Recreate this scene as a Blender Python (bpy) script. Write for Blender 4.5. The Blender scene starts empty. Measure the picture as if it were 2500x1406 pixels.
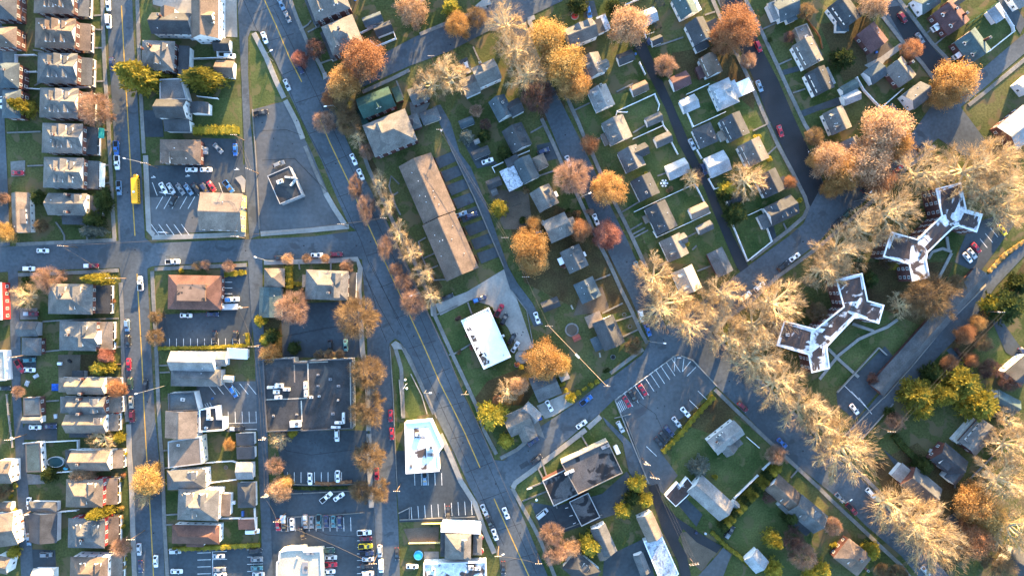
import bpy, math, random
from mathutils import Vector

R = math.radians
SC = bpy.context.scene
COL = SC.collection

# ------------------------------------------------------------------ image pixels to metres
# The town is laid out from image pixel positions: 1 pixel = 0.16 m, image x runs east, image y runs south.
# P() turns an image pixel into metres; a point read off a roof is brought back by its height (relief correction).
S, HC, CX, CY = 0.16, 270.0, 1250.0, 703.0
def P(px, py, z=0.0):
    k = S * (1 - z / HC)
    return ((px - CX) * k, (CY - py) * k)

# ------------------------------------------------------------------ camera, sky, sun, exposure
cam_data = bpy.data.cameras.new('camera')
cam = bpy.data.objects.new('camera', cam_data)
COL.objects.link(cam)
cam.location = (0, 0, HC)
cam.rotation_euler = (0, 0, 0)
cam_data.sensor_width = 36
cam_data.lens = 36 * HC / (2500 * S)
cam_data.clip_start = 1
cam_data.clip_end = 4000
SC.camera = cam

SUN_EL, SUN_AZ = 8.8, 18.0          # low winter sun from just east of the image top
w = bpy.data.worlds.new('World')
SC.world = w
w.use_nodes = True
nt = w.node_tree
sky = nt.nodes.new('ShaderNodeTexSky')
sky.sky_type = 'NISHITA'
sky.sun_disc = False
sky.sun_elevation = R(SUN_EL)
sky.sun_rotation = R(SUN_AZ)
sky.ozone_density = 2.6
nt.links.new(sky.outputs['Color'], nt.nodes['Background'].inputs['Color'])
nt.nodes['Background'].inputs['Strength'].default_value = 0.15

sun_data = bpy.data.lights.new('sun', 'SUN')
sun_data.energy = 4.4
sun_data.angle = R(0.5)
sun_data.color = (1.0, 0.64, 0.27)
sun = bpy.data.objects.new('sun', sun_data)
COL.objects.link(sun)
sd = Vector((math.sin(R(SUN_AZ)) * math.cos(R(SUN_EL)), math.cos(R(SUN_AZ)) * math.cos(R(SUN_EL)), math.sin(R(SUN_EL))))
sun.rotation_euler = (-sd).to_track_quat('-Z', 'Y').to_euler()
sun.location = sd * 300

SC.view_settings.view_transform = 'Standard'
SC.view_settings.look = 'None'
SC.view_settings.gamma = 1
SC.view_settings.use_curve_mapping = False
SC.view_settings.exposure = 3.3
SC.render.engine = 'CYCLES'
SC.cycles.max_bounces = 4
SC.cycles.diffuse_bounces = 2
SC.cycles.glossy_bounces = 2
SC.cycles.transmission_bounces = 2
SC.cycles.caustics_reflective = False

# ------------------------------------------------------------------ materials
MATS = {}
def mat(name, c, var=0.22, scale=0.35, rough=0.85, fine=0.15, fscale=4.0, spec=0.25, rnd=0.0, stain=None, tint=None, metal=0.0, dist=0.0, bump=0.0, through=0.0):
    """Principled colour broken up by two sizes of world-space noise; stain = (colour, amount, scale); tint = second colour in big patches."""
    if name in MATS: return MATS[name]
    m = bpy.data.materials.new(name); m.use_nodes = True
    n = m.node_tree.nodes; l = m.node_tree.links
    b = n['Principled BSDF']
    b.inputs['Roughness'].default_value = rough
    b.inputs['Specular IOR Level'].default_value = spec
    b.inputs['Metallic'].default_value = metal
    g = n.new('ShaderNodeNewGeometry')
    def noise(sc, det=5.0, d=0.0):
        t = n.new('ShaderNodeTexNoise'); t.inputs['Scale'].default_value = sc; t.inputs['Detail'].default_value = det
        t.inputs['Distortion'].default_value = d
        l.new(g.outputs['Position'], t.inputs['Vector']); return t
    def ramp(src, a, bb, p0=0.3, p1=0.7):
        r = n.new('ShaderNodeValToRGB'); r.color_ramp.elements[0].color = (*a, 1); r.color_ramp.elements[1].color = (*bb, 1)
        r.color_ramp.elements[0].position = p0; r.color_ramp.elements[1].position = p1
        l.new(src.outputs['Fac'], r.inputs['Fac']); return r
    def mul(a, bsock, blend='MULTIPLY', fac=1.0):
        x = n.new('ShaderNodeMix'); x.data_type = 'RGBA'; x.blend_type = blend
        x.inputs['Factor'].default_value = fac
        l.new(a, x.inputs['A']); l.new(bsock, x.inputs['B']); return x.outputs['Result']
    t0 = tuple(min(1, v * (1 - var)) for v in c); t1 = tuple(min(1, v * (1 + var)) for v in (tint or c))
    cur = ramp(noise(scale, 5, dist), t0, t1).outputs['Color']
    if fine:
        f = ramp(noise(fscale, 3), (1 - fine,) * 3, (1 + fine * .0,) * 3, 0.3, 0.7)
        cur = mul(cur, f.outputs['Color'])
    if stain:
        sc_, am, ss = stain
        msk = ramp(noise(ss, 7, 0.6), (0, 0, 0), (1, 1, 1), am, am + 0.06)
        x = n.new('ShaderNodeMix'); x.data_type = 'RGBA'
        l.new(msk.outputs['Color'], x.inputs['Factor']); l.new(cur, x.inputs['A']); x.inputs['B'].default_value = (*sc_, 1)
        cur = x.outputs['Result']
    if rnd:
        oi = n.new('ShaderNodeObjectInfo')
        mr = n.new('ShaderNodeMapRange'); mr.inputs['To Min'].default_value = 1 - rnd; mr.inputs['To Max'].default_value = 1 + rnd
        l.new(oi.outputs['Random'], mr.inputs['Value'])
        x = n.new('ShaderNodeVectorMath'); x.operation = 'SCALE'
        l.new(cur, x.inputs[0]); l.new(mr.outputs['Result'], x.inputs['Scale']); cur = x.outputs['Vector']
    l.new(cur, b.inputs['Base Color'])
    if bump:
        bp = n.new('ShaderNodeBump'); bp.inputs['Strength'].default_value = bump; bp.inputs['Distance'].default_value = 0.1
        l.new(noise(fscale, 4).outputs['Fac'], bp.inputs['Height']); l.new(bp.outputs['Normal'], b.inputs['Normal'])
    if through:      # thin leaves: part of the light passes through
        tr = n.new('ShaderNodeBsdfTranslucent'); mx = n.new('ShaderNodeMixShader'); mx.inputs['Fac'].default_value = through
        l.new(cur, tr.inputs['Color']); l.new(b.outputs['BSDF'], mx.inputs[1]); l.new(tr.outputs['BSDF'], mx.inputs[2]); l.new(mx.outputs['Shader'], n['Material Output'].inputs['Surface'])
    MATS[name] = m
    return m

M = mat
grass = M('lawn_grass', (0.046, 0.080, 0.020), var=0.32, scale=0.045, tint=(0.088, 0.086, 0.034), fine=0.45, fscale=1.3, rough=0.95, spec=0.1, bump=0.4, stain=((0.100, 0.080, 0.042), 0.535, 0.16))
green = M('green_turf', (0.046, 0.084, 0.022), var=0.32, scale=0.08, tint=(0.084, 0.094, 0.034), fine=0.4, fscale=1.5, rough=0.95, spec=0.1, bump=0.4, stain=((0.088, 0.084, 0.036), 0.555, 0.2))
litter = M('leaf_litter', (0.095, 0.060, 0.030), var=0.35, scale=0.12, tint=(0.075, 0.062, 0.026), fine=0.5, fscale=1.6, rough=0.95, spec=0.1)
dirt = M('bare_dirt', (0.12, 0.095, 0.072), var=0.3, scale=0.15, fine=0.4, rough=0.95, spec=0.1)
asph = M('asphalt', (0.060, 0.075, 0.088), var=0.28, scale=0.045, tint=(0.074, 0.088, 0.100), fine=0.28, fscale=0.9, rough=0.9, stain=((0.046, 0.055, 0.063), 0.575, 0.16))
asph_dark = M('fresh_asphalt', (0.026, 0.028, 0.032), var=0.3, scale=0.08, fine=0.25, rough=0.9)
asph_lite = M('worn_asphalt', (0.086, 0.092, 0.097), var=0.26, scale=0.06, fine=0.25, fscale=0.7, rough=0.9, stain=((0.055, 0.055, 0.06), 0.64, 0.08))
asph_lot = M('parking_asphalt', (0.046, 0.057, 0.066), var=0.32, scale=0.07, fine=0.25, fscale=0.8, rough=0.9, stain=((0.03, 0.03, 0.034), 0.66, 0.1))
conc = M('concrete', (0.24, 0.23, 0.21), var=0.22, scale=0.12, fine=0.2, fscale=1.1, rough=0.9)
conc_old = M('old_concrete', (0.165, 0.158, 0.145), var=0.3, scale=0.12, fine=0.3, fscale=1.0, rough=0.9)
conc_new = M('new_concrete', (0.42, 0.42, 0.40), var=0.15, scale=0.12, fine=0.15, rough=0.9)
seam = M('tar_seam', (0.018, 0.018, 0.02), rough=0.9)
pa_white = M('white_road_paint', (0.62, 0.62, 0.6), var=0.25, scale=0.7, rough=0.8)
pa_yel = M('yellow_road_paint', (0.42, 0.25, 0.045), var=0.25, scale=0.5, rough=0.8)
pa_blue = M('blue_road_paint', (0.03, 0.16, 0.4), rough=0.8)
def rf(name, c, **k):
    k.setdefault('var', 0.3); k.setdefault('scale', 0.25); k.setdefault('fine', 0.35); k.setdefault('fscale', 2.2); k.setdefault('rnd', 0.14)
    return M(name, c, **k)
RF = dict(
    grey=rf('grey_shingle', (0.100, 0.102, 0.104)), dark=rf('charcoal_shingle', (0.050, 0.053, 0.058)), blue=rf('slate_blue_shingle', (0.065, 0.085, 0.098)),
    brown=rf('brown_shingle', (0.135, 0.102, 0.082)), tan=rf('tan_shingle', (0.172, 0.138, 0.112)), red=rf('red_brown_shingle', (0.128, 0.066, 0.050)),
    maroon=rf('maroon_shingle', (0.085, 0.045, 0.045)), green=rf('green_shingle', (0.026, 0.062, 0.052)), slate=rf('weathered_slate', (0.138, 0.130, 0.122), stain=((0.088, 0.085, 0.082), 0.6, 0.25)),
    light=rf('pale_shingle', (0.22, 0.215, 0.21)), silver=rf('silver_metal', (0.26, 0.28, 0.30), rough=0.6), teal=rf('teal_roofing', (0.062, 0.095, 0.100)),
    white=rf('white_membrane', (0.72, 0.72, 0.72), var=0.12, fine=0.1, rnd=0.03, stain=((0.05, 0.045, 0.045), 0.665, 0.16)),
    stained=rf('stained_membrane', (0.62, 0.63, 0.66), var=0.3, scale=0.5, rnd=0.0, stain=((0.06, 0.046, 0.042), 0.485, 0.2)),
    blotch=rf('blotched_white_membrane', (0.68, 0.68, 0.68), var=0.15, fine=0.1, rnd=0.0, stain=((0.045, 0.042, 0.042), 0.475, 0.45)),
    patched=rf('patched_white_roofing', (0.40, 0.43, 0.48), var=0.4, scale=0.5, dist=2.5, rnd=0.0, stain=((0.16, 0.17, 0.19), 0.56, 0.6)),
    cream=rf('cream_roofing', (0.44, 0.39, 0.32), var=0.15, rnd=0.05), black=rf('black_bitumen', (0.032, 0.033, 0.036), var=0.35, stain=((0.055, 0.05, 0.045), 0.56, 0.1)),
    tar=rf('patched_tar_roof', (0.080, 0.074, 0.074), var=0.25, stain=((0.012, 0.012, 0.014), 0.505, 0.2)),
    rust=rf('dark_bitumen_patch', (0.055, 0.040, 0.038), var=0.4, rnd=0.0, stain=((0.5, 0.5, 0.52), 0.60, 0.22)))
def wl(name, c, **k):
    k.setdefault('var', 0.12); k.setdefault('scale', 0.5); k.setdefault('fine', 0.15); return M(name, c, **k)
WL = dict(white=wl('white_siding', (0.70, 0.70, 0.69)), cream=wl('cream_siding', (0.62, 0.55, 0.42)), brick=wl('red_brick', (0.110, 0.050, 0.045), var=0.3, fine=0.35, fscale=6),
    grey=wl('grey_siding', (0.32, 0.33, 0.34)), tan=wl('tan_stucco', (0.42, 0.36, 0.28)), yellow=wl('yellow_stucco', (0.60, 0.47, 0.20)), darkbrick=wl('dark_brick', (0.085, 0.040, 0.038), var=0.3, fine=0.35, fscale=6),
    stone=wl('pale_stone', (0.38, 0.34, 0.28)), wood=wl('brown_wood', (0.16, 0.085, 0.045)), redpaint=wl('red_paint', (0.30, 0.03, 0.035)))
trim = M('white_trim', (0.74, 0.74, 0.73), var=0.1, fine=0.1)
glass = M('window_glass', (0.025, 0.03, 0.036), var=0.3, rough=0.12, spec=0.5)
metal = M('galvanised_metal', (0.42, 0.43, 0.44), rough=0.5, metal=0.3)
white_m = M('white_enamel', (0.75, 0.75, 0.75), rough=0.45)
wood = M('weathered_pole_wood', (0.15, 0.105, 0.075), var=0.3)
wire_m = M('black_cable', (0.05, 0.045, 0.04), rough=0.6)
rubber = M('tyre_rubber', (0.02, 0.02, 0.021), rough=0.9)
lamp_m = M('lamp_lens', (0.7, 0.7, 0.66), rough=0.2)
tail_m = M('tail_lens', (0.35, 0.02, 0.02), rough=0.3)

# ------------------------------------------------------------------ mesh helpers
class MB:
    def __init__(s): s.v = []; s.f = []; s.m = []
    def add(s, vs, fs, mi=0):
        o = len(s.v); s.v += [tuple(v) for v in vs]
        for f in fs: s.f.append(tuple(i + o for i in f)); s.m.append(mi)
    def box(s, x0, x1, y0, y1, z0, z1, mi=0):
        s.add([(x0, y0, z0), (x1, y0, z0), (x1, y1, z0), (x0, y1, z0), (x0, y0, z1), (x1, y0, z1), (x1, y1, z1), (x0, y1, z1)],
              [(3, 2, 1, 0), (4, 5, 6, 7), (0, 1, 5, 4), (1, 2, 6, 5), (2, 3, 7, 6), (3, 0, 4, 7)], mi)
    def prism(s, pts, z0, z1, mi=0, cap=True, top_mi=None):
        n = len(pts)
        s.add([(x, y, z0) for x, y in pts] + [(x, y, z1) for x, y in pts], [(i, (i + 1) % n, n + (i + 1) % n, n + i) for i in range(n)], mi)
        if cap: s.add([(x, y, z1) for x, y in pts], [tuple(range(n))], mi if top_mi is None else top_mi)
    def tube(s, a, b, r0, r1, n=6, mi=0, cap=False):
        a = Vector(a); b = Vector(b); d = (b - a)
        if d.length < 1e-6: return
        q = d.to_track_quat('Z', 'Y'); vs = []
        for p, r in ((a, r0), (b, r1)):
            for i in range(n):
                t = 2 * math.pi * i / n
                vs.append(p + q @ Vector((math.cos(t) * r, math.sin(t) * r, 0)))
        fs = [(i, (i + 1) % n, n + (i + 1) % n, n + i) for i in range(n)]
        if cap: fs += [tuple(range(n, 2 * n)), tuple(range(n - 1, -1, -1))]
        s.add(vs, fs, mi)
    def data(s, name, mats, smooth=False):
        me = bpy.data.meshes.new(name); me.from_pydata(s.v, [], s.f)
        for m in mats: me.materials.append(m)
        if len(mats) > 1: me.polygons.foreach_set('material_index', s.m)
        if smooth: me.polygons.foreach_set('use_smooth', [True] * len(me.polygons))
        me.update(); return me

def link(name, data, parent=None, loc=None, rz=0.0):
    o = bpy.data.objects.new(name, data); COL.objects.link(o)
    if parent: o.parent = parent
    if loc is not None: o.location = loc
    if rz: o.rotation_euler = (0, 0, rz)
    return o
def tag(o, label, cat, group=None, kind=None):
    o['label'] = label; o['category'] = cat
    if group: o['group'] = group
    if kind: o['kind'] = kind
    return o
def thing(name, label, cat, loc, rz=0.0, group=None):
    return tag(link(name, None, None, loc, rz), label, cat, group)
def part(name, mb, mats, parent, smooth=False):
    if not isinstance(mats, (list, tuple)): mats = [mats]
    return link(name, mb.data(name, mats, smooth), parent)
def ccw(pts):
    a = sum(pts[i][0] * pts[(i + 1) % len(pts)][1] - pts[(i + 1) % len(pts)][0] * pts[i][1] for i in range(len(pts)))
    return pts if a > 0 else pts[::-1]
def inset(pts, d):
    """Polygon (ccw) moved inwards by d with mitred corners."""
    n = len(pts); out = []
    for i in range(n):
        p0, p1, p2 = Vector(pts[i - 1]), Vector(pts[i]), Vector(pts[(i + 1) % n])
        e0 = (p1 - p0).normalized(); e1 = (p2 - p1).normalized()
        n0 = Vector((-e0.y, e0.x)); n1 = Vector((-e1.y, e1.x))
        bis = (n0 + n1); k = d / max(0.3, (1 + n0.dot(n1)) / 2) / 2
        out.append(tuple(p1 + bis * k))
    return out

# ------------------------------------------------------------------ ground sheets
SHEETS = []
LAYER = {'litter': [0.006, 0.002], 'lot': [0.03, 0.003], 'road': [0.13, 0.004], 'walk': [0.27, 0.0015]}
def inside(x, y, pts):
    c = False; j = len(pts) - 1
    for i in range(len(pts)):
        xi, yi = pts[i]; xj, yj = pts[j]
        if (yi > y) != (yj > y) and x < (xj - xi) * (y - yi) / (yj - yi) + xi: c = not c
        j = i
    return c
def surf(x, y):
    z = 0.0
    for pts, h, bb in SHEETS:
        if h > z and bb[0] <= x <= bb[1] and bb[2] <= y <= bb[3] and inside(x, y, pts): z = h
    return z
def sheet(name, pl, m, layer, slab=False):
    L = LAYER[layer]; z = L[0]; L[0] += L[1]
    pts = ccw([P(*p) for p in pl]); b = MB()
    if slab or layer == 'walk': b.prism(pts, -0.05, z)
    else: b.add([(x, y, z) for x, y in pts], [tuple(range(len(pts)))])
    o = link(name, b.data(name, [m])); o['kind'] = 'structure'
    xs = [p[0] for p in pts]; ys = [p[1] for p in pts]
    SHEETS.append((pts, z, (min(xs), max(xs), min(ys), max(ys))))
    return o
def ribbon(pl, wd):
    n = len(pl); lft = []; rgt = []
    for i in range(n):
        a = Vector(pl[max(0, i - 1)]); b = Vector(pl[min(n - 1, i + 1)])
        d = (b - a).normalized(); q = Vector((-d.y, d.x)) * wd / 2
        p = Vector(pl[i]); lft.append(tuple(p + q)); rgt.append(tuple(p - q))
    return lft + rgt[::-1]
def strip(name, pl, wd, m, layer, slab=False): return sheet(name, ribbon(pl, wd), m, layer, slab)
def marks(name, segs, m, wd=1.1, lift=0.006):
    """painted lines, each a thin ribbon lying on whatever surface is below it"""
    b = MB()
    for s in segs:
        q = [P(*p) for p in ribbon(s, wd)]
        z = max(surf(*P(*p)) for p in s) + lift
        b.add([(x, y, z) for x, y in q], [tuple(range(len(q)))])
    o = link(name, b.data(name, [m])); o['kind'] = 'structure'; return o
# ================================================================== GROUND
g = MB(); g.add([(-900, -900, 0), (900, -900, 0), (900, 900, 0), (-900, 900, 0)], [(0, 1, 2, 3)])
o = link('ground', g.data('ground', [grass])); o['kind'] = 'structure'

def SH(kind, m, layer, rows):
    for pl in rows: sheet(kind, pl, m, layer)
def ST(kind, m, layer, wd, rows):
    for pl in rows: strip(kind, pl, wd, m, layer)

# brighter turf, leaf-strewn lawns and bare soil
SH('lawn', green, 'litter', [
    [(608, 90), (625, 78), (690, 245), (617, 268)], [(500, 240), (590, 240), (592, 340), (472, 335), (478, 290)], [(344, 10), (372, 10), (368, 95), (345, 108)],
    [(1395, 245), (1620, 215), (1700, 400), (1830, 655), (1600, 640), (1480, 400)], [(1640, 260), (1830, 240), (1960, 500), (1830, 640), (1740, 420)],
    [(960, 870), (985, 850), (1050, 1010), (975, 1022)], [(1065, 775), (1150, 735), (1150, 900), (1260, 905), (1165, 1010), (1120, 880)],
    [(1640, 1060), (1790, 1010), (1960, 1150), (1760, 1300), (1640, 1180)], [(1740, 1300), (1960, 1160), (1990, 1380), (1840, 1400)],
    [(1990, 840), (2160, 770), (2230, 830), (2120, 930), (2000, 950)], [(2330, 800), (2440, 770), (2470, 880), (2400, 900)],
    [(2380, 20), (2440, 10), (2470, 80), (2410, 140), (2360, 60)], [(1255, 1140), (1450, 1010), (1500, 1080), (1340, 1180), (1270, 1240)]])
SH('leaf_litter', litter, 'litter', [
    [(1225, 470), (1300, 470), (1470, 560), (1560, 760), (1440, 770), (1280, 690)], [(1640, 130), (1760, 110), (1850, 190), (1840, 270), (1760, 200), (1650, 190)],
    [(880, 330), (900, 400), (1060, 720), (1080, 700), (985, 560), (930, 430)], [(2080, 640), (2330, 640), (2260, 800), (2120, 740)],
    [(2300, 820), (2420, 720), (2460, 700), (2500, 640), (2500, 700), (2340, 900)], [(1190, 930), (1290, 890), (1330, 920), (1280, 990), (1150, 985)],
    [(2000, 60), (2120, 40), (2180, 150), (2060, 200)], [(1380, 250), (1310, 210), (1320, 300), (1380, 280)],
    [(0, 450), (28, 450), (30, 585), (0, 590)], [(640, 770), (690, 775), (690, 860), (650, 870)], [(1750, 960), (1800, 1010), (1740, 1060), (1650, 1030)],
    [(2130, 1130), (2240, 1080), (2450, 1300), (2300, 1400), (2180, 1260)], [(195, 865), (272, 865), (270, 912), (200, 915)]])
SH('bare_soil', dirt, 'litter', [
    [(142, 866), (197, 866), (195, 920), (143, 920)], [(1420, 710), (1470, 700), (1490, 760), (1400, 770)], [(1660, 1300), (1700, 1292), (1748, 1350), (1712, 1394), (1672, 1354)],
    [(985, 1290), (1072, 1285), (1070, 1322), (1000, 1325)], [(2110, 110), (2160, 100), (2190, 130), (2120, 170)], [(1190, 460), (1290, 470), (1300, 560), (1230, 560)]])

# ---- parking lots, drives and yards
SH('parking_lot', asph_lite, 'lot', [
    [(617, 268), (695, 248), (760, 370), (800, 468), (845, 556), (760, 566), (636, 574), (626, 500), (620, 350)],
    [(366, 470), (600, 472), (602, 560), (370, 575)], [(480, 932), (632, 930), (640, 1052), (556, 1054), (480, 1000)],
    [(1498, 972), (1650, 868), (1690, 872), (1752, 938), (1680, 1010), (1612, 1102), (1655, 1160), (1620, 1205), (1585, 1180), (1545, 1090)]])
SH('parking_lot', asph_lot, 'lot', [
    [(362, 405), (600, 402), (602, 478), (366, 482)], [(492, 338), (592, 340), (594, 405), (492, 405)],
    [(538, 655), (612, 650), (620, 760), (612, 850), (386, 852), (383, 768), (540, 762)], [(686, 742), (882, 735), (882, 872), (690, 872)],
    [(668, 1052), (898, 1050), (908, 1186), (700, 1186)], [(660, 1195), (912, 1190), (920, 1420), (660, 1420)], [(412, 1340), (645, 1335), (652, 1420), (412, 1420)],
    [(962, 1100), (1105, 1100), (1166, 1268), (975, 1274)], [(1295, 1225), (1355, 1235), (1470, 1205), (1530, 1150), (1560, 1190), (1500, 1255), (1330, 1315)],
    [(2368, 548), (2452, 520), (2478, 545), (2390, 668), (2330, 640)], [(2042, 960), (2160, 845), (2180, 870), (2165, 930), (2088, 1025), (2045, 990)], [(1475, 1360), (1580, 1310), (1600, 1420), (1470, 1420)]])
SH('driveway', asph_lot, 'lot', [[(1120, 150), (1140, 140), (1155, 175), (1140, 185)], [(1130, 345), (1150, 340), (1215, 400), (1165, 412)], [(1310, 355), (1355, 345), (1372, 385), (1318, 398)],
    [(1424, 5), (1450, 2), (1460, 40), (1425, 45)], [(1900, 175), (1955, 160), (1958, 172), (1908, 186)], [(1945, 275), (2000, 255), (2055, 235), (2060, 255), (2000, 270), (1955, 288)],
    [(1868, 548), (1885, 540), (1896, 580), (1882, 590)], [(1640, 1212), (1660, 1200), (1715, 1255), (1700, 1285)], [(2155, 1095), (2185, 1120), (2215, 1150), (2195, 1150)], [(2310, 855), (2322, 848), (2420, 960), (2410, 975)],
    [(2420, 780), (2440, 775), (2500, 860), (2490, 880), (2455, 860)], [(2308, 1265), (2345, 1240), (2430, 1180), (2390, 1210), (2330, 1310)], [(78, 1340), (135, 1342), (137, 1385), (80, 1388)], [(62, 1035), (140, 1030), (140, 1075), (45, 1072)],
    [(46, 870), (90, 868), (88, 908), (50, 912)], [(350, 270), (395, 270), (400, 335), (355, 335)]])
SH('concrete_yard', conc, 'lot', [
    [(1062, 742), (1140, 712), (1236, 654), (1302, 848), (1268, 860), (1240, 800), (1195, 745), (1150, 732), (1075, 770)], [(372, -5), (470, -5), (468, 34), (412, 32), (410, 22), (374, 12)],
    [(534, -5), (578, -5), (580, 92), (536, 90)], [(1310, 990), (1392, 955), (1400, 985), (1352, 1015), (1330, 1022)], [(2110, 160), (2150, 140), (2205, 100), (2215, 110), (2160, 150), (2140, 180)],
    [(1050, 742), (1062, 745), (1062, 775), (1052, 770)]])
SH('concrete_yard', conc_old, 'lot', [[(26, 395), (62, 392), (62, 430), (28, 432)], [(48, 752), (92, 752), (92, 780), (50, 780)], [(2, 115), (42, 115), (42, 155), (2, 155)], [(1000, 250), (1050, 252), (1030, 290), (1005, 290)],
    [(1240, 1010), (1300, 985), (1330, 1070), (1300, 1055)], [(66, 1155), (110, 1160), (110, 1180), (68, 1182)], [(1035, 1345), (1072, 1345), (1072, 1368), (1036, 1368)]])
SH('carport_pad', asph_lot, 'lot', [[(1062 + 14.6 * i, 387 + 33.1 * i), (1103 + 15.2 * i, 371 + 33.1 * i), (1114 + 15.2 * i, 394 + 33.1 * i), (1073 + 14.6 * i, 412 + 33.1 * i)] for i in range(8)])

# ---- streets
SH('street', asph, 'road', [
    [(263, -40), (265, 100), (272, 220), (283, 420), (290, 588), (60, 600), (-60, 606), (-60, 668), (60, 661), (292, 654), (296, 680), (303, 800), (306, 880), (314, 1020), (322, 1120), (328, 1250), (333, 1440),
     (404, 1440), (396, 1250), (389, 1120), (379, 1020), (371, 880), (362, 700), (360, 656), (372, 650), (600, 637), (650, 633), (860, 629), (887, 634), (900, 560), (760, 578), (620, 584), (500, 588), (370, 594), (354, 580), (346, 420), (335, 220), (327, 100), (322, -40)]])
SH('avenue', asph, 'road', [
    [(578, -40), (690, -40), (787, 192), (842, 332), (873, 402), (940, 532), (998, 652), (1052, 776), (1095, 866), (1132, 964), (1175, 1049), (1207, 1122), (1248, 1194), (1297, 1309), (1352, 1440),
     (1226, 1440), (1217, 1336), (1172, 1234), (1147, 1189), (1107, 1100), (1067, 1021), (1000, 866), (977, 834), (965, 826), (951, 838), (958, 960), (962, 1060), (968, 1200), (973, 1300), (978, 1440), (922, 1440), (915, 1260), (907, 1150), (900, 1000), (897, 850), (890, 720), (884, 632),
     (880, 572), (852, 549), (820, 477), (785, 392), (762, 347), (707, 232), (675, 155), (632, 77), (612, 76), (606, 92), (606, 180), (612, 300), (622, 400), (634, 575), (610, 584), (602, 480), (596, 352), (590, 200)]])
SH('street', asph, 'road', [
    [(787, 196), (800, 188), (935, 132), (1015, 90), (1087, 62), (1190, 20), (1202, -40), (1420, -40), (1372, 4), (1300, 38), (1284, 52), (1292, 80), (1330, 170), (1370, 250), (1420, 350), (1457, 430), (1500, 524), (1527, 577), (1557, 644), (1590, 725), (1625, 795),
     (1660, 778), (1760, 700), (1825, 650), (1925, 577), (1962, 545), (1976, 510), (1945, 440), (1910, 362), (1870, 275), (1835, 180), (1750, 0), (1735, -40), (1790, -40), (1805, -5), (1862, 125), (1900, 197), (1935, 280), (1967, 350), (1995, 405), (2020, 480), (2075, 445), (2225, 328), (2280, 250), (2300, 215), (2280, 190), (2212, 107), (2147, 22), (2110, -40), (2160, -40), (2225, 50), (2275, 115), (2322, 165), (2345, 195), (2385, 180), (2497, 85), (2560, 30), (2560, 80),
     (2500, 132), (2400, 217), (2345, 262), (2412, 352), (2420, 385), (2350, 380), (2290, 338), (2270, 354), (2207, 407), (2110, 492), (2032, 554), (1997, 592), (1905, 664), (1835, 731), (1737, 812), (1830, 910), (1922, 999), (2000, 1081), (2095, 1160), (2160, 1225), (2230, 1300), (2345, 1440),
     (2270, 1440), (2200, 1356), (2110, 1279), (2062, 1228), (2000, 1179), (1925, 1119), (1860, 1054), (1800, 991), (1750, 944), (1707, 896), (1690, 878), (1668, 868), (1645, 872), (1500, 974), (1462, 1011), (1410, 1051), (1300, 1146), (1255, 1178), (1240, 1190), (1205, 1122), (1230, 1124), (1300, 1054), (1395, 991), (1467, 934), (1500, 916), (1567, 866), (1587, 832), (1567, 791), (1535, 716), (1497, 642), (1480, 605), (1445, 527), (1425, 477), (1372, 382), (1327, 270), (1280, 180), (1240, 78), (1195, 76), (1095, 127), (1000, 162), (877, 217), (812, 252)],
    [(2410, -40), (2440, -40), (2505, 55), (2490, 85)], [(2060, 1062), (2140, 970), (2230, 868), (2370, 700), (2420, 664), (2500, 590), (2560, 560), (2560, 590), (2500, 625), (2430, 700), (2370, 790), (2300, 860), (2180, 985), (2105, 1070)]])
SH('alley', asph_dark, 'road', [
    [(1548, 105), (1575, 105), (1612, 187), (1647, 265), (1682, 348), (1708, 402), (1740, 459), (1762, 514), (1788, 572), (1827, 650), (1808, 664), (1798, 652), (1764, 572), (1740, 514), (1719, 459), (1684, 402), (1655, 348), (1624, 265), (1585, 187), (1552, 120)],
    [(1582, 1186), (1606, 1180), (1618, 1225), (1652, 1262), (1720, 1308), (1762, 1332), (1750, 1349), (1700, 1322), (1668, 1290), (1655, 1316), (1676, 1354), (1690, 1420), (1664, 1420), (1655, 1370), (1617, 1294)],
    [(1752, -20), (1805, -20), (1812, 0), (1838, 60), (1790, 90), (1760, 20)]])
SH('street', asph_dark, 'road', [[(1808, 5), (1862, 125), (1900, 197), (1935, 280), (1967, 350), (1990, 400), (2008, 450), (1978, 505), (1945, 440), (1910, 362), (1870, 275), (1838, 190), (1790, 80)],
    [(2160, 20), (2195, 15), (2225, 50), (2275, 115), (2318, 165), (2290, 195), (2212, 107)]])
SH('alley', asph, 'road', [
    [(-30, -40), (3, -40), (6, 100), (12, 300), (19, 440), (25, 600), (-30, 606)], [(20, 660), (44, 658), (48, 760), (51, 840), (51, 950), (60, 1080), (75, 1250), (84, 1440), (54, 1440), (45, 1250), (37, 1070), (30, 960), (25, 780)],
    [(606, 636), (641, 633), (642, 760), (646, 850), (652, 1000), (656, 1150), (662, 1280), (668, 1440), (640, 1440), (638, 1280), (632, 1150), (627, 1000), (622, 850), (613, 760)],
    [(1056, 262), (1075, 256), (1100, 300), (1122, 372), (1150, 410), (1188, 500), (1215, 580), (1240, 650), (1262, 690), (1300, 740), (1326, 792), (1304, 797), (1285, 755), (1245, 705), (1225, 640), (1155, 480), (1095, 352)],
    [(1470, 1015), (1545, 1085), (1585, 1180), (1560, 1190), (1535, 1150), (1520, 1080), (1480, 1035)]])
SH('long_drive', asph_lite, 'road', [[(1690, 1420), (1712, 1396), (1752, 1352), (1765, 1335), (1785, 1352), (1760, 1420)]])

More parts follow.
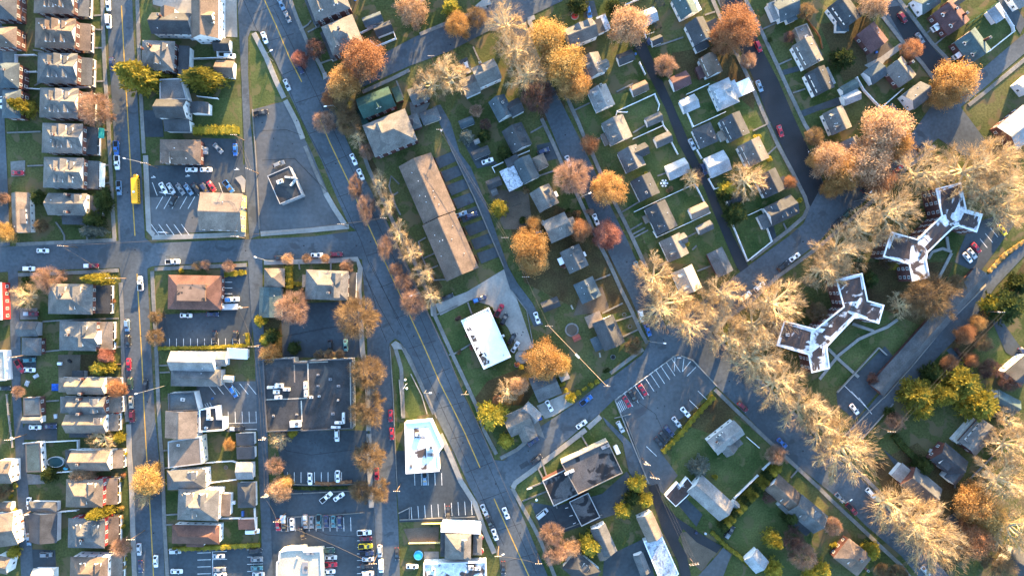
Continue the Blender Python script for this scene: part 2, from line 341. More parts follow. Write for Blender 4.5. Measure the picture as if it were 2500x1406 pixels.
# ---- pavements: raised slabs with a kerb
ST('pavement', conc_old, 'walk', 9, [
    [(250, -20), (254, 120), (258, 200), (265, 300), (270, 400), (276, 520), (280, 582)], [(335, -20), (342, 180), (347, 280), (352, 375)],
    [(295, 690), (299, 779), (301, 879), (305, 979), (312, 1029)], [(372, 662), (375, 729), (381, 829), (386, 954), (391, 1054), (397, 1129), (402, 1279), (410, 1420)],
    [(40, 597), (150, 592), (284, 586)], [(45, 671), (200, 665), (290, 660)], [(378, 657), (497, 651), (602, 647)],
    [(707, -5), (725, 45), (752, 107), (782, 160), (792, 182)], [(862, 300), (900, 412), (930, 477), (962, 547), (995, 602), (1060, 748), (1062, 771), (1105, 866), (1135, 929), (1165, 994), (1182, 1051), (1212, 1108)],
    [(1250, 1190), (1277, 1239), (1300, 1279), (1320, 1319), (1360, 1420)], [(1735, -10), (1750, 25), (1797, 130), (1832, 202), (1862, 275), (1900, 357), (1935, 422), (1965, 482), (1972, 508), (1962, 530), (1925, 562), (1832, 634)],
    [(1815, -10), (1855, 70), (1897, 160), (1930, 232), (1965, 305), (1990, 345)], [(2190, -5), (2230, 47), (2275, 107), (2320, 153)], [(2155, 42), (2200, 100), (2250, 155), (2279, 194)],
    [(2560, 100), (2500, 147), (2412, 220), (2364, 258)], [(2282, 357), (2212, 412), (2137, 484), (2050, 559), (2000, 602), (1900, 674), (1832, 736), (1775, 778), (1745, 812), (1770, 846), (1810, 884), (1900, 975), (2000, 1068), (2100, 1155), (2150, 1205)],
    [(1322, 290), (1350, 350), (1375, 407), (1412, 482), (1440, 542), (1460, 590), (1482, 632), (1497, 664), (1517, 709), (1542, 759), (1562, 804), (1580, 838)], [(1310, 78), (1345, 160), (1387, 245), (1412, 300), (1427, 337), (1450, 385), (1465, 420), (1500, 494), (1520, 532), (1542, 577), (1577, 652)],
    [(1570, 852), (1542, 872), (1490, 911)], [(1308, 1058), (1262, 1097), (1222, 1118)], [(1745, 950), (1792, 996), (1850, 1051), (1922, 1119), (1997, 1188), (2025, 1216), (2082, 1269), (2140, 1324), (2200, 1380), (2230, 1420)],
    [(1025, 85), (1090, 58), (1160, 32), (1188, 18)], [(800, 192), (860, 164), (930, 138)], [(885, 226), (960, 192), (1000, 172)], [(1275, 200), (1262, 160), (1235, 95)], [(745, 357), (767, 410), (795, 472)], [(964, 845), (980, 900), (985, 1020)], [(985, 850), (1020, 920), (1060, 1010)]])
ST('pavement', conc, 'walk', 12, [[(356, 380), (360, 477), (364, 562), (376, 574)], [(372, 580), (480, 577), (600, 572)], [(637, 571), (750, 563), (852, 553)], [(645, 641), (800, 637), (872, 633), (880, 655), (876, 702), (878, 729), (885, 854), (898, 954), (900, 1051)],
    [(620, 82), (650, 140), (675, 200), (694, 240)], [(697, 246), (725, 300), (740, 340)], [(795, 472), (815, 507), (842, 548)], [(315, 1035), (316, 1104), (322, 1179), (325, 1290), (330, 1420)],
    [(1075, 1059), (1100, 1114), (1125, 1174), (1160, 1229), (1185, 1299), (1207, 1349)], [(1430, 1048), (1362, 1101), (1302, 1146), (1258, 1178), (1252, 1190)], [(1466, 1016), (1435, 1044)],
    [(901, 1058), (903, 1150), (907, 1238)]])
SH('kerb_corner', conc, 'walk', [[(1200, 12), (1194, -2), (1184, -5), (1160, 16), (1164, 22)], [(1288, 44), (1304, 38), (1307, 48), (1298, 52), (1312, 76), (1302, 80), (1288, 58)], [(574, 435), (590, 429), (600, 440), (598, 470), (592, 470), (588, 452)],
    [(955, 840), (965, 832), (974, 836), (984, 852), (962, 852)], [(788, 182), (797, 176), (800, 190), (790, 196)]])
ST('garden_path', conc_old, 'walk', 3.6, [
    [(222, 40), (250, 38)], [(222, 72), (252, 74)], [(225, 118), (254, 118)], [(230, 200), (256, 199)], [(240, 316), (266, 320)], [(245, 405), (270, 403)], [(258, 448), (274, 446)], [(82, 123), (108, 128)], [(85, 210), (100, 202)], [(68, 406), (106, 404)], [(18, 325), (100, 322)],
    [(105, 785), (145, 782), (290, 777)], [(110, 858), (150, 854), (300, 846)], [(114, 979), (145, 977)], [(390, 892), (416, 891)], [(390, 909), (416, 908)], [(395, 1100), (410, 1098)], [(400, 1142), (415, 1141)], [(403, 1256), (436, 1254)], [(405, 1280), (424, 1279)],
    [(137, 542), (150, 560), (158, 575), (158, 588)], [(213, 572), (214, 588)], [(730, 640), (732, 658)], [(808, 640), (808, 660)], [(732, 75), (752, 62), (760, 52)], [(752, 80), (778, 66)], [(782, 156), (810, 146)], [(1155, 115), (1170, 148)], [(968, 198), (985, 240)],
    [(1295, 325), (1325, 308)], [(1315, 430), (1375, 410)], [(1402, 270), (1440, 252)], [(1450, 345), (1480, 330)], [(1515, 520), (1565, 490)], [(1538, 562), (1568, 545)], [(1545, 572), (1575, 556)], [(1548, 580), (1582, 562)], [(1610, 648), (1640, 635)], [(1672, 582), (1705, 565)], [(1605, 430), (1628, 422)], [(1545, 325), (1582, 302)],
    [(1505, 225), (1545, 205)], [(1600, 115), (1668, 92)], [(1745, 30), (1720, 38)], [(1800, 215), (1838, 200)], [(1838, 320), (1880, 300)], [(1870, 382), (1895, 358)], [(1862, 72), (1940, 35)], [(1898, 160), (1932, 145)], [(1935, 228), (1965, 218)], [(1912, 545), (1920, 562)], [(2210, 20), (2235, 2)], [(2235, 46), (2262, 22)], [(2262, 82), (2295, 55)], [(2282, 110), (2318, 80)], [(2315, 150), (2332, 138)],
    [(1440, 690), (1490, 670)], [(1470, 765), (1520, 740)], [(1475, 1170), (1498, 1160)], [(1520, 822), (1562, 802)], [(1500, 785), (1545, 770)], [(1300, 905), (1330, 890)], [(1105, 866), (1152, 838)], [(1096, 866), (1110, 862)], [(1062, 770), (1118, 745)], [(1142, 738), (1152, 766)],
    [(1320, 1115), (1345, 1195), (1360, 1240)], [(1290, 1190), (1330, 1175)], [(1276, 1222), (1335, 1198)], [(1418, 1060), (1440, 1098)], [(1312, 1140), (1330, 1175)], [(1930, 1165), (1952, 1140)], [(2355, 1180), (2430, 1105)], [(2330, 1190), (2332, 1160)], [(1700, 600), (1690, 610)], [(1702, 662), (1738, 648)],
    [(975, 450), (955, 430), (950, 455), (965, 500), (978, 525)], [(972, 470), (958, 478)], [(1040, 580), (1022, 590), (1030, 625), (1042, 655), (1060, 684), (1090, 682)], [(1036, 630), (1062, 618)], [(1046, 658), (1070, 648)]])
ST('garden_path', conc, 'walk', 7, [[(2000, 925), (2045, 868), (2095, 828), (2135, 810), (2165, 798), (2190, 780)], [(2020, 850), (2050, 880), (2095, 920)], [(2080, 790), (2132, 808)], [(2265, 632), (2275, 615), (2300, 607), (2322, 615)], [(2310, 578), (2315, 610)], [(2322, 618), (2290, 680)]])
ST('kerb', conc, 'walk', 2.5, [[(2056, 1068), (2158, 968), (2230, 885), (2300, 800), (2360, 740), (2406, 694)], [(1645, 870), (1502, 976)], [(1662, 868), (1690, 878), (1750, 942)], [(1502, 978), (1545, 1085), (1584, 1180)], [(2180, 985), (2100, 1075)]])
ST('kerb', conc_old, 'walk', 2.2, [[(1100, 362), (1158, 482), (1230, 650)], [(1246, 706), (1286, 758), (1302, 845)], [(1640, 870), (1658, 866)], [(682, 1180), (765, 1183), (905, 1180)], [(692, 1205), (800, 1200), (905, 1195)], [(690, 1262), (790, 1258), (890, 1250)], [(976, 1268), (1000, 1267), (1160, 1260)],
    [(952, 845), (960, 960), (964, 1060), (970, 1190)], [(977, 838), (1000, 868), (1066, 1020)], [(1332, 1308), (1470, 1255)], [(617, 268), (626, 400), (634, 560)], [(1540, 1010), (1500, 1020)], [(1525, 1018), (1560, 1110), (1580, 1180)]])

# ---- painted lines and seams
marks('centre_line', [[(297, 15), (304, 150), (308, 212), (316, 350), (320, 422), (330, 576)], [(335, 668), (337, 704), (347, 880), (353, 1016), (358, 1104), (367, 1242), (376, 1420)],
    [(640, -12), (675, 65), (707, 142), (737, 201)], [(780, 290), (807, 352), (850, 442), (884, 517), (934, 627), (965, 694), (1000, 769), (1037, 849), (1075, 936), (1112, 1009), (1134, 1054), (1172, 1141)], [(1206, 1216), (1237, 1286), (1298, 1420)]], pa_yel, 2.4)
L = []
for i in range(10): L.append([(372 + 20.3 * i, 446), (384 + 20.3 * i, 478)])
for i in range(5): L.append([(398 + 19.5 * i, 480), (381 + 19.5 * i, 510)]); L.append([(370 + 18.5 * i, 548), (389 + 18.5 * i, 574)])
for i in range(11): L.append([(414 + 17.1 * i, 826), (414 + 17.1 * i, 846)])
for i in range(6): L.append([(505 + 20 * i, 936), (526 + 20 * i, 962)])
for i in range(5): L.append([(557 + 17 * i, 1004), (558 + 17 * i, 1032)])
L += [[(558, 1033), (628, 1031)], [(594, 1048), (627, 1047)], [(500, 985), (505, 995)], [(505, 983), (510, 993)], [(512, 982), (517, 992)]]
for i in range(9): L.append([(702 + 16.5 * i, 1152), (702 + 16.5 * i, 1178)])
for i in range(11): L.append([(686 + 17 * i, 1262), (687 + 17 * i, 1296)])
for i in range(7): L.append([(872, 1303 + 16 * i), (908, 1302 + 16 * i)])
for i in range(5): L.append([(790, 1336 + 17 * i), (815, 1335 + 17 * i)]); L.append([(604, 1341 + 17.5 * i), (642, 1340 + 17.5 * i)]); L.append([(520, 1346 + 19 * i), (554, 1345 + 19 * i)]); L.append([(482, 1349 + 17 * i), (515, 1348 + 17 * i)])
L.append([(519, 1345), (520, 1420)])
for i in range(10): L.append([(1004 + 16.3 * i, 1236 - 1.6 * i), (1006 + 16.3 * i, 1266 - 1.2 * i)])
for i in range(5): L.append([(1012 + 16.5 * i, 1154), (1013 + 16.5 * i, 1184)])
for i in range(10): L.append([(1524 + 12.8 * i, 960 - 9.4 * i), (1545 + 12.8 * i, 992 - 9.4 * i)])
L += [[(1648, 872), (1646, 906)], [(1670, 874), (1666, 906)], [(1686, 882), (1666, 907)], [(1699, 896), (1677, 918)]]
for i in range(7): L.append([(1704 - 21 * i, 954 + 22.5 * i), (1729 - 21 * i, 978 + 22.5 * i)])
for i in range(6): L.append([(1506 + 3.6 * i, 980 - 2.5 * i + 3), (1516 + 3.6 * i, 1006 - 2.6 * i)])
for i in range(4): L.append([(2392 + 13 * i, 583 - 13 * i), (2410 + 13 * i, 605 - 13 * i)])
for i in range(3): L.append([(2060 + 18 * i, 940 + 15 * i), (2112 + 8 * i, 990 + 10 * i)])
for i in range(4): L.append([(545, 683 + 14 * i + 6), (567, 683 + 14 * i + 6)])
marks('parking_lines', L, pa_white, 1.15)
marks('bay_head_marks', [[(1653, 873), (1663, 873)], [(1688, 886), (1694, 892)], [(386, 567), (403, 567)]], pa_white, 2.2)
marks('parking_arrows', [[(369, 434), (379, 433)], [(374, 430), (380, 434)], [(453, 431), (463, 430)], [(457, 427), (464, 430)], [(572, 415), (582, 414)], [(577, 411), (584, 415)], [(1380, 1240), (1387, 1238)], [(1390, 1259), (1398, 1257)], [(1399, 1278), (1406, 1275)]], pa_white, 1.8)
marks('disabled_bay_mark', [[(516, 971), (520, 975)], [(516, 975), (521, 970)]], pa_blue, 3)
SL = []
for i in range(19):
    t = i / 18; y = 20 + 1340 * t; x = 651 + (1275 - 651) * t
    SL.append([(x - 34, y + 12 + random.Random(i).uniform(-5, 5)), (x + 32, y - 12 + random.Random(i + 9).uniform(-5, 5))])
SL += [[(590, -10), (625, 70), (700, 205), (740, 300), (790, 395), (840, 500), (880, 585), (900, 640), (980, 790), (1030, 890), (1090, 1020), (1150, 1150), (1230, 1330)], [(668, 20), (760, 205), (820, 330), (905, 510), (985, 680), (1060, 850), (1130, 1010), (1190, 1130), (1310, 1400)],
       [(880, 640), (910, 720), (930, 800), (945, 835)], [(894, 680), (925, 745), (962, 812)], [(905, 640), (980, 800)], [(640, 320), (700, 318), (735, 330)], [(640, 392), (720, 388), (800, 470)], [(660, 1060), (700, 1100), (760, 1110), (880, 1095)], [(700, 820), (800, 800), (880, 790)],
       [(700, 1300), (760, 1290), (800, 1305), (870, 1310)], [(1530, 960), (1600, 1010), (1640, 1100)], [(1345, 1240), (1368, 1290)]]
marks('tar_seams', SL, seam, 1.0)
marks('street_patches', [[(1690, 893), (1700, 878)], [(1905, 1000), (1925, 1008)], [(1270, 1140), (1290, 1128)], [(700, 480), (712, 492)]], asph_lot, 12, 0.008)

rd_ = random.Random(3); MH = []
for x, y in [(312, 470), (330, 610), (600, 612), (742, 600), (870, 600), (820, 400), (905, 590), (1010, 820), (1070, 960), (1130, 1080), (1210, 1180), (1270, 1300), (360, 980), (345, 820), (375, 1300), (1380, 330), (1450, 470), (1530, 640), (1620, 830), (1840, 690), (1960, 590), (1780, 930), (1960, 1100), (2120, 1260), (930, 900), (940, 1100), (640, 300), (1290, 1100), (1100, 110), (2210, 380)]:
    MH.append([(x - 1.6, y), (x + 1.6, y + .3)])
marks('manhole_covers', MH, seam, 3.0)
OS = []
for i in range(70):
    x, y = rd_.choice([(680, 330), (720, 480), (430, 540), (560, 1000), (790, 1110), (780, 1230), (760, 1320), (560, 1370), (1080, 1210), (1600, 960), (1640, 1010), (780, 800), (480, 800), (1250, 790), (2110, 960)]); x += rd_.uniform(-50, 50); y += rd_.uniform(-38, 38)
    if surf(*P(x, y)) > .02: OS.append([(x, y), (x + rd_.uniform(-3, 3), y + rd_.uniform(1, 5))])
marks('oil_stains', OS, M('oil_stain', (.03, .033, .037), rough=.6), 2.4)
# ================================================================== BUILDINGS
def window_data(wd, ht):
    b = MB(); a = wd / 2
    for x0, x1, z0, z1 in ((-a, a, 0, .12), (-a, a, ht - .12, ht), (-a, -a + .12, .12, ht - .12), (a - .12, a, .12, ht - .12)): b.box(x0, x1, -.02, .06, z0, z1, 0)
    b.box(-a + .12, a - .12, -.01, .025, .12, ht - .12, 1)
    b.box(-a + .12, a - .12, .026, .045, ht / 2 - .04, ht / 2 + .04, 0)
    return b.data('window', [trim, glass])
WIN = window_data(1.15, 1.55); WIN_S = window_data(0.95, 1.2)
def door_data(wd=1.0, ht=2.1):
    b = MB(); a = wd / 2
    b.box(-a - .1, -a, -.02, .06, 0, ht + .1, 0); b.box(a, a + .1, -.02, .06, 0, ht + .1, 0); b.box(-a, a, -.02, .06, ht, ht + .1, 0); b.box(-a, a, -.01, .03, 0, ht, 1)
    return b.data('door', [trim, M('door_paint', (0.16, 0.07, 0.05))])
DOOR = door_data()
GDOOR = {}
def garage_door(wd):
    k = round(wd, 1)
    if k not in GDOOR:
        b = MB(); a = k / 2
        for i in range(4): b.box(-a, a, -.02, .03 + .01 * (i % 2), .55 * i, .55 * (i + 1) - .02)
        GDOOR[k] = b.data('garage_door', [trim])
    return GDOOR[k]

def roof_mesh(kind, a, b, h, r, th=0.16):
    """closed roof shell: a, b = half length and half width at the eaves, h = eave height, r = rise"""
    m = MB()
    if kind in ('gable', 'gambrel'):
        prof = [(-b, 0), (0, r), (b, 0)] if kind == 'gable' else [(-b, 0), (-b * .62, r * .68), (0, r), (b * .62, r * .68), (b, 0)]
        n = len(prof)
        top = [(x, y, h + z) for x in (-a, a) for y, z in prof]; bot = [(x, y, h + z - th) for x in (-a, a) for y, z in prof]
        f = []
        for i in range(n - 1):
            f += [(i, n + i, n + i + 1, i + 1), (2 * n + i + 1, 3 * n + i + 1, 3 * n + i, 2 * n + i), (2 * n + i, i, i + 1, 2 * n + i + 1), (n + i, 3 * n + i, 3 * n + i + 1, n + i + 1)]
        f += [(0, 2 * n, 3 * n, n), (n - 1, 2 * n - 1, 4 * n - 1, 3 * n - 1)]
        m.add(top + bot, f)
    elif kind == 'hip':
        k = max(a - b, 0.02) if a >= b else 0.02; kb = 0.0
        if b > a: k = 0.0; kb = b - a
        rd = [(-k, -kb, h + r), (k, kb, h + r)]
        e = [(-a, -b, h), (a, -b, h), (a, b, h), (-a, b, h)]
        lo = [(x, y, z - th) for x, y, z in e]
        if b > a: f = [(0, 1, 4), (1, 2, 5, 4), (2, 3, 5), (3, 0, 4, 5)]
        else: f = [(0, 1, 5, 4), (1, 2, 5), (2, 3, 4, 5), (3, 0, 4)]
        f += [(0, 6, 7, 1), (1, 7, 8, 2), (2, 8, 9, 3), (3, 9, 6, 0), (9, 8, 7, 6)]
        m.add(e + rd + lo, f)
    elif kind == 'shed':      # falls towards -y
        m.add([(-a, -b, h), (a, -b, h), (a, b, h + r), (-a, b, h + r), (-a, -b, h - th), (a, -b, h - th), (a, b, h + r - th), (-a, b, h + r - th)],
              [(0, 1, 2, 3), (7, 6, 5, 4), (0, 4, 5, 1), (1, 5, 6, 2), (2, 6, 7, 3), (3, 7, 4, 0)])
    else:                     # flat with a low rim
        m.box(-a, a, -b, b, h - .2, h)
    return m
def wall_mesh(kind, a, b, h, r, ov):
    m = MB(); x = a - ov; y = b - ov
    if kind in ('gable', 'gambrel', 'shed'):
        s = r / b if kind != 'shed' else r / (2 * b)
        if kind == 'gable': prof = [(-y, 0), (-y, h + s * ov - .06), (0, h + r - .06), (y, h + s * ov - .06), (y, 0)]
        elif kind == 'gambrel': prof = [(-y, 0), (-y, h - .06), (-b * .62, h + r * .68 - .1), (0, h + r - .1), (b * .62, h + r * .68 - .1), (y, h - .06), (y, 0)]
        else: prof = [(-y, 0), (-y, h + s * ov - .1), (y, h + r - s * ov - .1), (y, 0)]
        n = len(prof)
        m.add([(-x, q, z) for q, z in prof] + [(x, q, z) for q, z in prof], [tuple(range(n))[::-1], tuple(range(n, 2 * n))] + [(i, i + 1, n + i + 1, n + i) for i in range(n - 1)])
    else: m.box(-x, x, -y, y, 0, h - .12)
    return m
def dormer_mesh(u, sgn, a, b, h, r, wd=1.7, kind='gable', big=1.0, yo=.66):
    m = MB(); x0 = u * a; hw = wd / 2
    zr = lambda y: h + r * (1 - abs(y) / b)
    yb = lambda z: max(0.0, b * (1 - (z - h) / r))
    yf = b * yo; zf = zr(yf); ze = zf + 1.15 * big; zt = ze + (0.75 * big * wd / 1.7 if kind == 'gable' else .0)
    zt = min(zt, h + r - .05); ze = min(ze, zt - .1 if kind == 'gable' else h + r - .3)
    if kind == 'gable':
        m.add([(x0 - hw, yf, zf - .1), (x0 + hw, yf, zf - .1), (x0 + hw, yf, ze), (x0, yf, zt - .05), (x0 - hw, yf, ze)], [(0, 1, 2, 3, 4)], 1)
        for s in (-1, 1): m.add([(x0 + s * hw, yf, zf - .1), (x0 + s * hw, yf, ze), (x0 + s * hw, yb(ze), ze)], [(0, 1, 2)], 1)
        for s in (-1, 1): m.add([(x0 + s * (hw + .15), yf + .2, ze - .1), (x0, yf + .2, zt), (x0, yb(zt) - .1, zt), (x0 + s * (hw + .15), yb(ze), ze - .1)], [(0, 1, 2, 3)], 0)
        nw = 1 if wd < 2.4 else 2
    else:
        m.add([(x0 - hw, yf, zf - .1), (x0 + hw, yf, zf - .1), (x0 + hw, yf, ze), (x0 - hw, yf, ze)], [(0, 1, 2, 3)], 1)
        yk = yb(ze + .25)
        for s in (-1, 1): m.add([(x0 + s * hw, yf, zf - .1), (x0 + s * hw, yf, ze), (x0 + s * hw, yk, ze + .2)], [(0, 1, 2)], 1)
        m.add([(x0 - hw - .1, yf + .25, ze), (x0 + hw + .1, yf + .25, ze), (x0 + hw + .1, yk, ze + .27), (x0 - hw - .1, yk, ze + .27)], [(0, 1, 2, 3)], 0)
        nw = max(2, int(wd / 2.6))
    for i in range(nw):
        xc = x0 - hw + wd * (i + .5) / nw
        m.add([(xc - .4, yf + .02, zf + .12), (xc + .4, yf + .02, zf + .12), (xc + .4, yf + .02, ze - .08), (xc - .4, yf + .02, ze - .08)], [(0, 1, 2, 3)], 2)
    if sgn < 0: m.v = [(x, -y, z) for x, y, z in m.v]; m.f = [f[::-1] for f in m.f]
    return m

def faces_view(root_xy, rz, side):
    """is a wall on this side turned towards the middle of the town (the sides the camera could see)?"""
    nx, ny = {'E': (1, 0), 'W': (-1, 0), 'N': (0, 1), 'S': (0, -1)}[side]
    wx, wy = nx * math.cos(rz) - ny * math.sin(rz), nx * math.sin(rz) + ny * math.cos(rz)
    return -(wx * root_xy[0] + wy * root_xy[1]) > 12
def put_windows(root, xy, rz, x, y, h, cx=0, cy=0, skip=()):
    storeys = [1.0, 3.75] if h > 5 else [1.0]
    if h > 8: storeys = [1.0, 3.9, 6.8]
    for side in 'EWNS':
        if side in skip or not faces_view(xy, rz, side): continue
        ln = 2 * (y if side in 'EW' else x); n = int(ln // 2.9)
        for z in storeys:
            for i in range(n):
                t = -ln / 2 + ln * (i + .5) / n
                if z == 1.0 and n > 2 and i == n // 2 and side in 'EW':
                    p, a = ((x if side == 'E' else -x), t), (-math.pi / 2 if side == 'E' else math.pi / 2)
                    link('door', DOOR, root, (cx + p[0], cy + p[1], .15), a); continue
                p, a = {'E': ((x, t), -math.pi / 2), 'W': ((-x, t), math.pi / 2), 'N': ((t, y), 0), 'S': ((t, -y), math.pi)}[side]
                link('window', WIN if h > 3.4 else WIN_S, root, (cx + p[0], cy + p[1], z), a)

def house(name, label, cat, px, py, L, W, ang, h, kind, rise, rm, wm, c=(), d=(), p=(), w=(), v=0, win=True, ov=0.4, group=None, gd=None):
    """px, py, L, W: centre and size of the eaves in image pixels; ang: bearing of the ridge axis (clockwise, 0 = east)
    c chimneys (u, v) | d dormers (u, side, width, kind) | p porches (side, depth, u0, u1, material) | w wings (dx, dy, L, W, turn, h, kind, rise, roof, wall)"""
    k = S * (1 - h / HC); a, b = L * k / 2, W * k / 2; rz = -R(ang); xy = P(px, py, h)
    root = thing(name, label, cat, (*xy, 0), rz, group)
    part('wall', wall_mesh(kind, a, b, h, rise, ov), WL[wm], root)
    roof = part('roof', roof_mesh(kind, a, b, h, rise), RF[rm], root)
    def rz_at(y): return h + (rise * (1 - abs(y) / b) if kind in ('gable', 'gambrel', 'hip') else 0)
    if kind in ('gable', 'hip') and L > 30:   # ridge capping
        e = a - .1 if kind == 'gable' else max(a - b, .1)
        if b <= a or kind == 'gable':
            m = MB(); m.box(-e, e, -.16, .16, h + rise - .06, h + rise + .05); part('ridge_cap', m, RF[rm], roof)
    for cu, cv in c:
        m = MB(); x, y = cu * a, cv * b; z = rz_at(y)
        m.box(x - .45, x + .45, y - .38, y + .38, z - 1, z + 1.1 if abs(cv) < .4 else h + rise + .5); zt = m.v[4][2]
        m.box(x - .52, x + .52, y - .45, y + .45, zt, zt + .14, 1); m.box(x - .2, x + .2, y - .2, y + .2, zt + .14, zt + .3, 2)
        part('chimney', m, [WL['brick'], conc, RF['black']], roof)
    for q in d:
        u, sg = q[0], q[1]; wd = q[2] if len(q) > 2 else 1.7; dk = q[3] if len(q) > 3 else 'gable'; yo = q[4] if len(q) > 4 else (.66 if wd < 3 else .8)
        part('dormer', dormer_mesh(u, sg, a, b, h, rise, wd, dk, 1.25 if wd > 2.4 and dk == 'gable' else 1, yo), [RF[rm], trim if wm != 'brick' or wd < 2.5 else WL['white'], glass], roof)
    for side, dep, u0, u1, pm in p:
        dm = dep * k; m = MB(); hh = 2.9 if h > 4 else 2.5
        x0, x1, y0, y1 = {'E': (a - ov, a - ov + dm, u0 * b, u1 * b), 'W': (-a + ov - dm, -a + ov, u0 * b, u1 * b), 'N': (u0 * a, u1 * a, b - ov, b - ov + dm), 'S': (u0 * a, u1 * a, -b + ov - dm, -b + ov)}[side]
        q = [(x0, y0), (x1, y0), (x1, y1), (x0, y1)]
        zz = {'E': (hh + .7, hh, hh, hh + .7), 'W': (hh, hh + .7, hh + .7, hh), 'N': (hh + .7, hh + .7, hh, hh), 'S': (hh, hh, hh + .7, hh + .7)}[side]
        m.add([(x, y, z) for (x, y), z in zip(q, zz)] + [(x, y, z - .2) for (x, y), z in zip(q, zz)], [(0, 1, 2, 3), (7, 6, 5, 4), (0, 4, 5, 1), (1, 5, 6, 2), (2, 6, 7, 3), (3, 7, 4, 0)])
        pr = part('porch_roof', m, RF[pm], root)
        m = MB(); m.box(x0 + .05, x1 - .05, y0 + .05, y1 - .05, 0, .45); part('porch_floor', m, conc_old, root)
        ex = {'E': x1 - .25, 'W': x0 + .25}.get(side); ey = {'N': y1 - .25, 'S': y0 + .25}.get(side)
        m = MB(); nn = 4 if max(x1 - x0, y1 - y0) > 6 else 2
        for i in range(nn):
            t = i / (nn - 1)
            X = ex if ex is not None else x0 + .25 + (x1 - x0 - .5) * t; Y = ey if ey is not None else y0 + .25 + (y1 - y0 - .5) * t
            part('porch_post', (lambda bb: (bb.box(X - .12, X + .12, Y - .12, Y + .12, .45, hh - .16), bb)[1])(MB()), trim, root)
        m = MB()
        if ex is not None: m.box(ex - .06, ex + .06, y0 + .4, y1 - .4, .5, 1.3)
        else: m.box(x0 + .4, x1 - .4, ey - .06, ey + .06, .5, 1.3)
        part('porch_railing', m, trim, root)
    for dx, dy, l2, w2, turn, h2, k2, r2, rm2, wm2 in w:
        A, B = l2 * S / 2, w2 * S / 2
        e = link('wing', wall_mesh(k2, A, B, h2, r2, .3).data('wing', [WL[wm2]]), root, (dx * S, -dy * S, 0), -R(turn))
        link('wing_roof', roof_mesh(k2, A, B, h2, r2).data('wing_roof', [RF[rm2]]), e)
    rnd = random.Random(hash((px, py)) & 0xffff)
    for i in range(v):
        m = MB(); x, y = rnd.uniform(-.7, .7) * a, rnd.choice((-1, 1)) * rnd.uniform(.2, .7) * b; z = rz_at(y)
        m.tube((x, y, z - .2), (x, y, z + .5), .13, .13, 8, 0, True); part('vent_pipe', m, white_m, roof)
    if gd:
        side, wd = gd; x, y = a - ov, b - ov
        pp, aa = {'E': ((x, 0), -math.pi / 2), 'W': ((-x, 0), math.pi / 2), 'N': ((0, y), 0), 'S': ((0, -y), math.pi)}[side]
        link('garage_door', garage_door(wd), root, (*pp, .05), aa)
    elif win and h > 2.4: put_windows(root, xy, rz, a - ov, b - ov, h)
    return root

PAR = {'white': (.70, .71, .72), 'grey': (.3, .3, .3), 'dark': (.07, .07, .075), 'stone': (.19, .17, .15), 'cream': (.6, .52, .4)}
def block(name, label, cat, pl, h, wm, rm, pm='white', units=(), par=.45, rim=.35, win=False, patch=(), group=None, hs=None):
    """flat-roofed building: pl = parapet corners in image pixels. units: (x, y, long, wide, high, bearing) plant on the roof"""
    pts = ccw([P(x, y, h) for x, y in pl]); cx = sum(p[0] for p in pts) / len(pts); cy = sum(p[1] for p in pts) / len(pts)
    pts = [(x - cx, y - cy) for x, y in pts]; n = len(pts); ins = inset(pts, rim)
    root = thing(name, label, cat, (cx, cy, 0), 0, group)
    m = MB(); m.prism(pts, 0, h - .12, cap=False); part('wall', m, WL[wm], root)
    m = MB(); m.add([(x, y, h - par) for x, y in ins], [tuple(range(n))]); roof = part('roof', m, RF[rm], root)
    out = inset(pts, -.1)
    m = MB(); m.add([(x, y, h - .4) for x, y in out] + [(x, y, h) for x, y in out] + [(x, y, h) for x, y in ins] + [(x, y, h - par - .05) for x, y in ins] + [(x, y, h - .4) for x, y in pts],
        [f for i in range(n) for j in [(i + 1) % n] for f in ((i, j, n + j, n + i), (n + i, n + j, 2 * n + j, 2 * n + i), (2 * n + i, 2 * n + j, 3 * n + j, 3 * n + i), (i, 4 * n + i, 4 * n + j, j))])
    part('parapet', m, M('parapet_' + pm, PAR[pm], var=.1), root)
    for q in patch:      # sheets of other roofing welded on
        pm_, pp = q; ppts = ccw([P(x, y, h) for x, y in pp]); m = MB(); m.add([(x - cx, y - cy, h - par + .03) for x, y in ppts], [tuple(range(len(ppts)))]); part('roof_patch', m, RF[pm_], roof)
    for ux, uy, ul, uw, uh, ua in units:
        X, Y = P(ux, uy, h); m = MB(); A, B = ul * S / 2, uw * S / 2; m.box(-A, A, -B, B, 0, uh)
        m.tube((A * .3, 0, uh), (A * .3, 0, uh + .12), min(A, B) * .6, min(A, B) * .6, 12, 1, True)
        u = part('rooftop_unit', m, [M('dusty_enamel', (.5, .5, .49), rough=.5) if uh > .55 else M('dull_vent', (.2, .2, .21)), M('fan_grille', (.08, .08, .085))], root); u.location = (X - cx, Y - cy, h - par); u.rotation_euler = (0, 0, -R(ua))
    if win:
        for i in range(n):
            p0, p1 = Vector(pts[i]), Vector(pts[(i + 1) % n]); e = p1 - p0; nr = Vector((e.y, -e.x)).normalized(); mid = (p0 + p1) / 2
            if -(nr.x * (mid.x + cx) + nr.y * (mid.y + cy)) < 12 or e.length < 3: continue
            k = int(e.length // 2.7); aa = math.atan2(nr.y, nr.x) - math.pi / 2
            for z in ([1.1, 4.0, 6.9] if h > 8 else [1.1, 4.2] if h > 5.5 else [1.1]):
                for j in range(k):
                    q = p0 + e * (j + .5) / k; link('window', WIN, root, (q.x, q.y, z), aa)
    return root
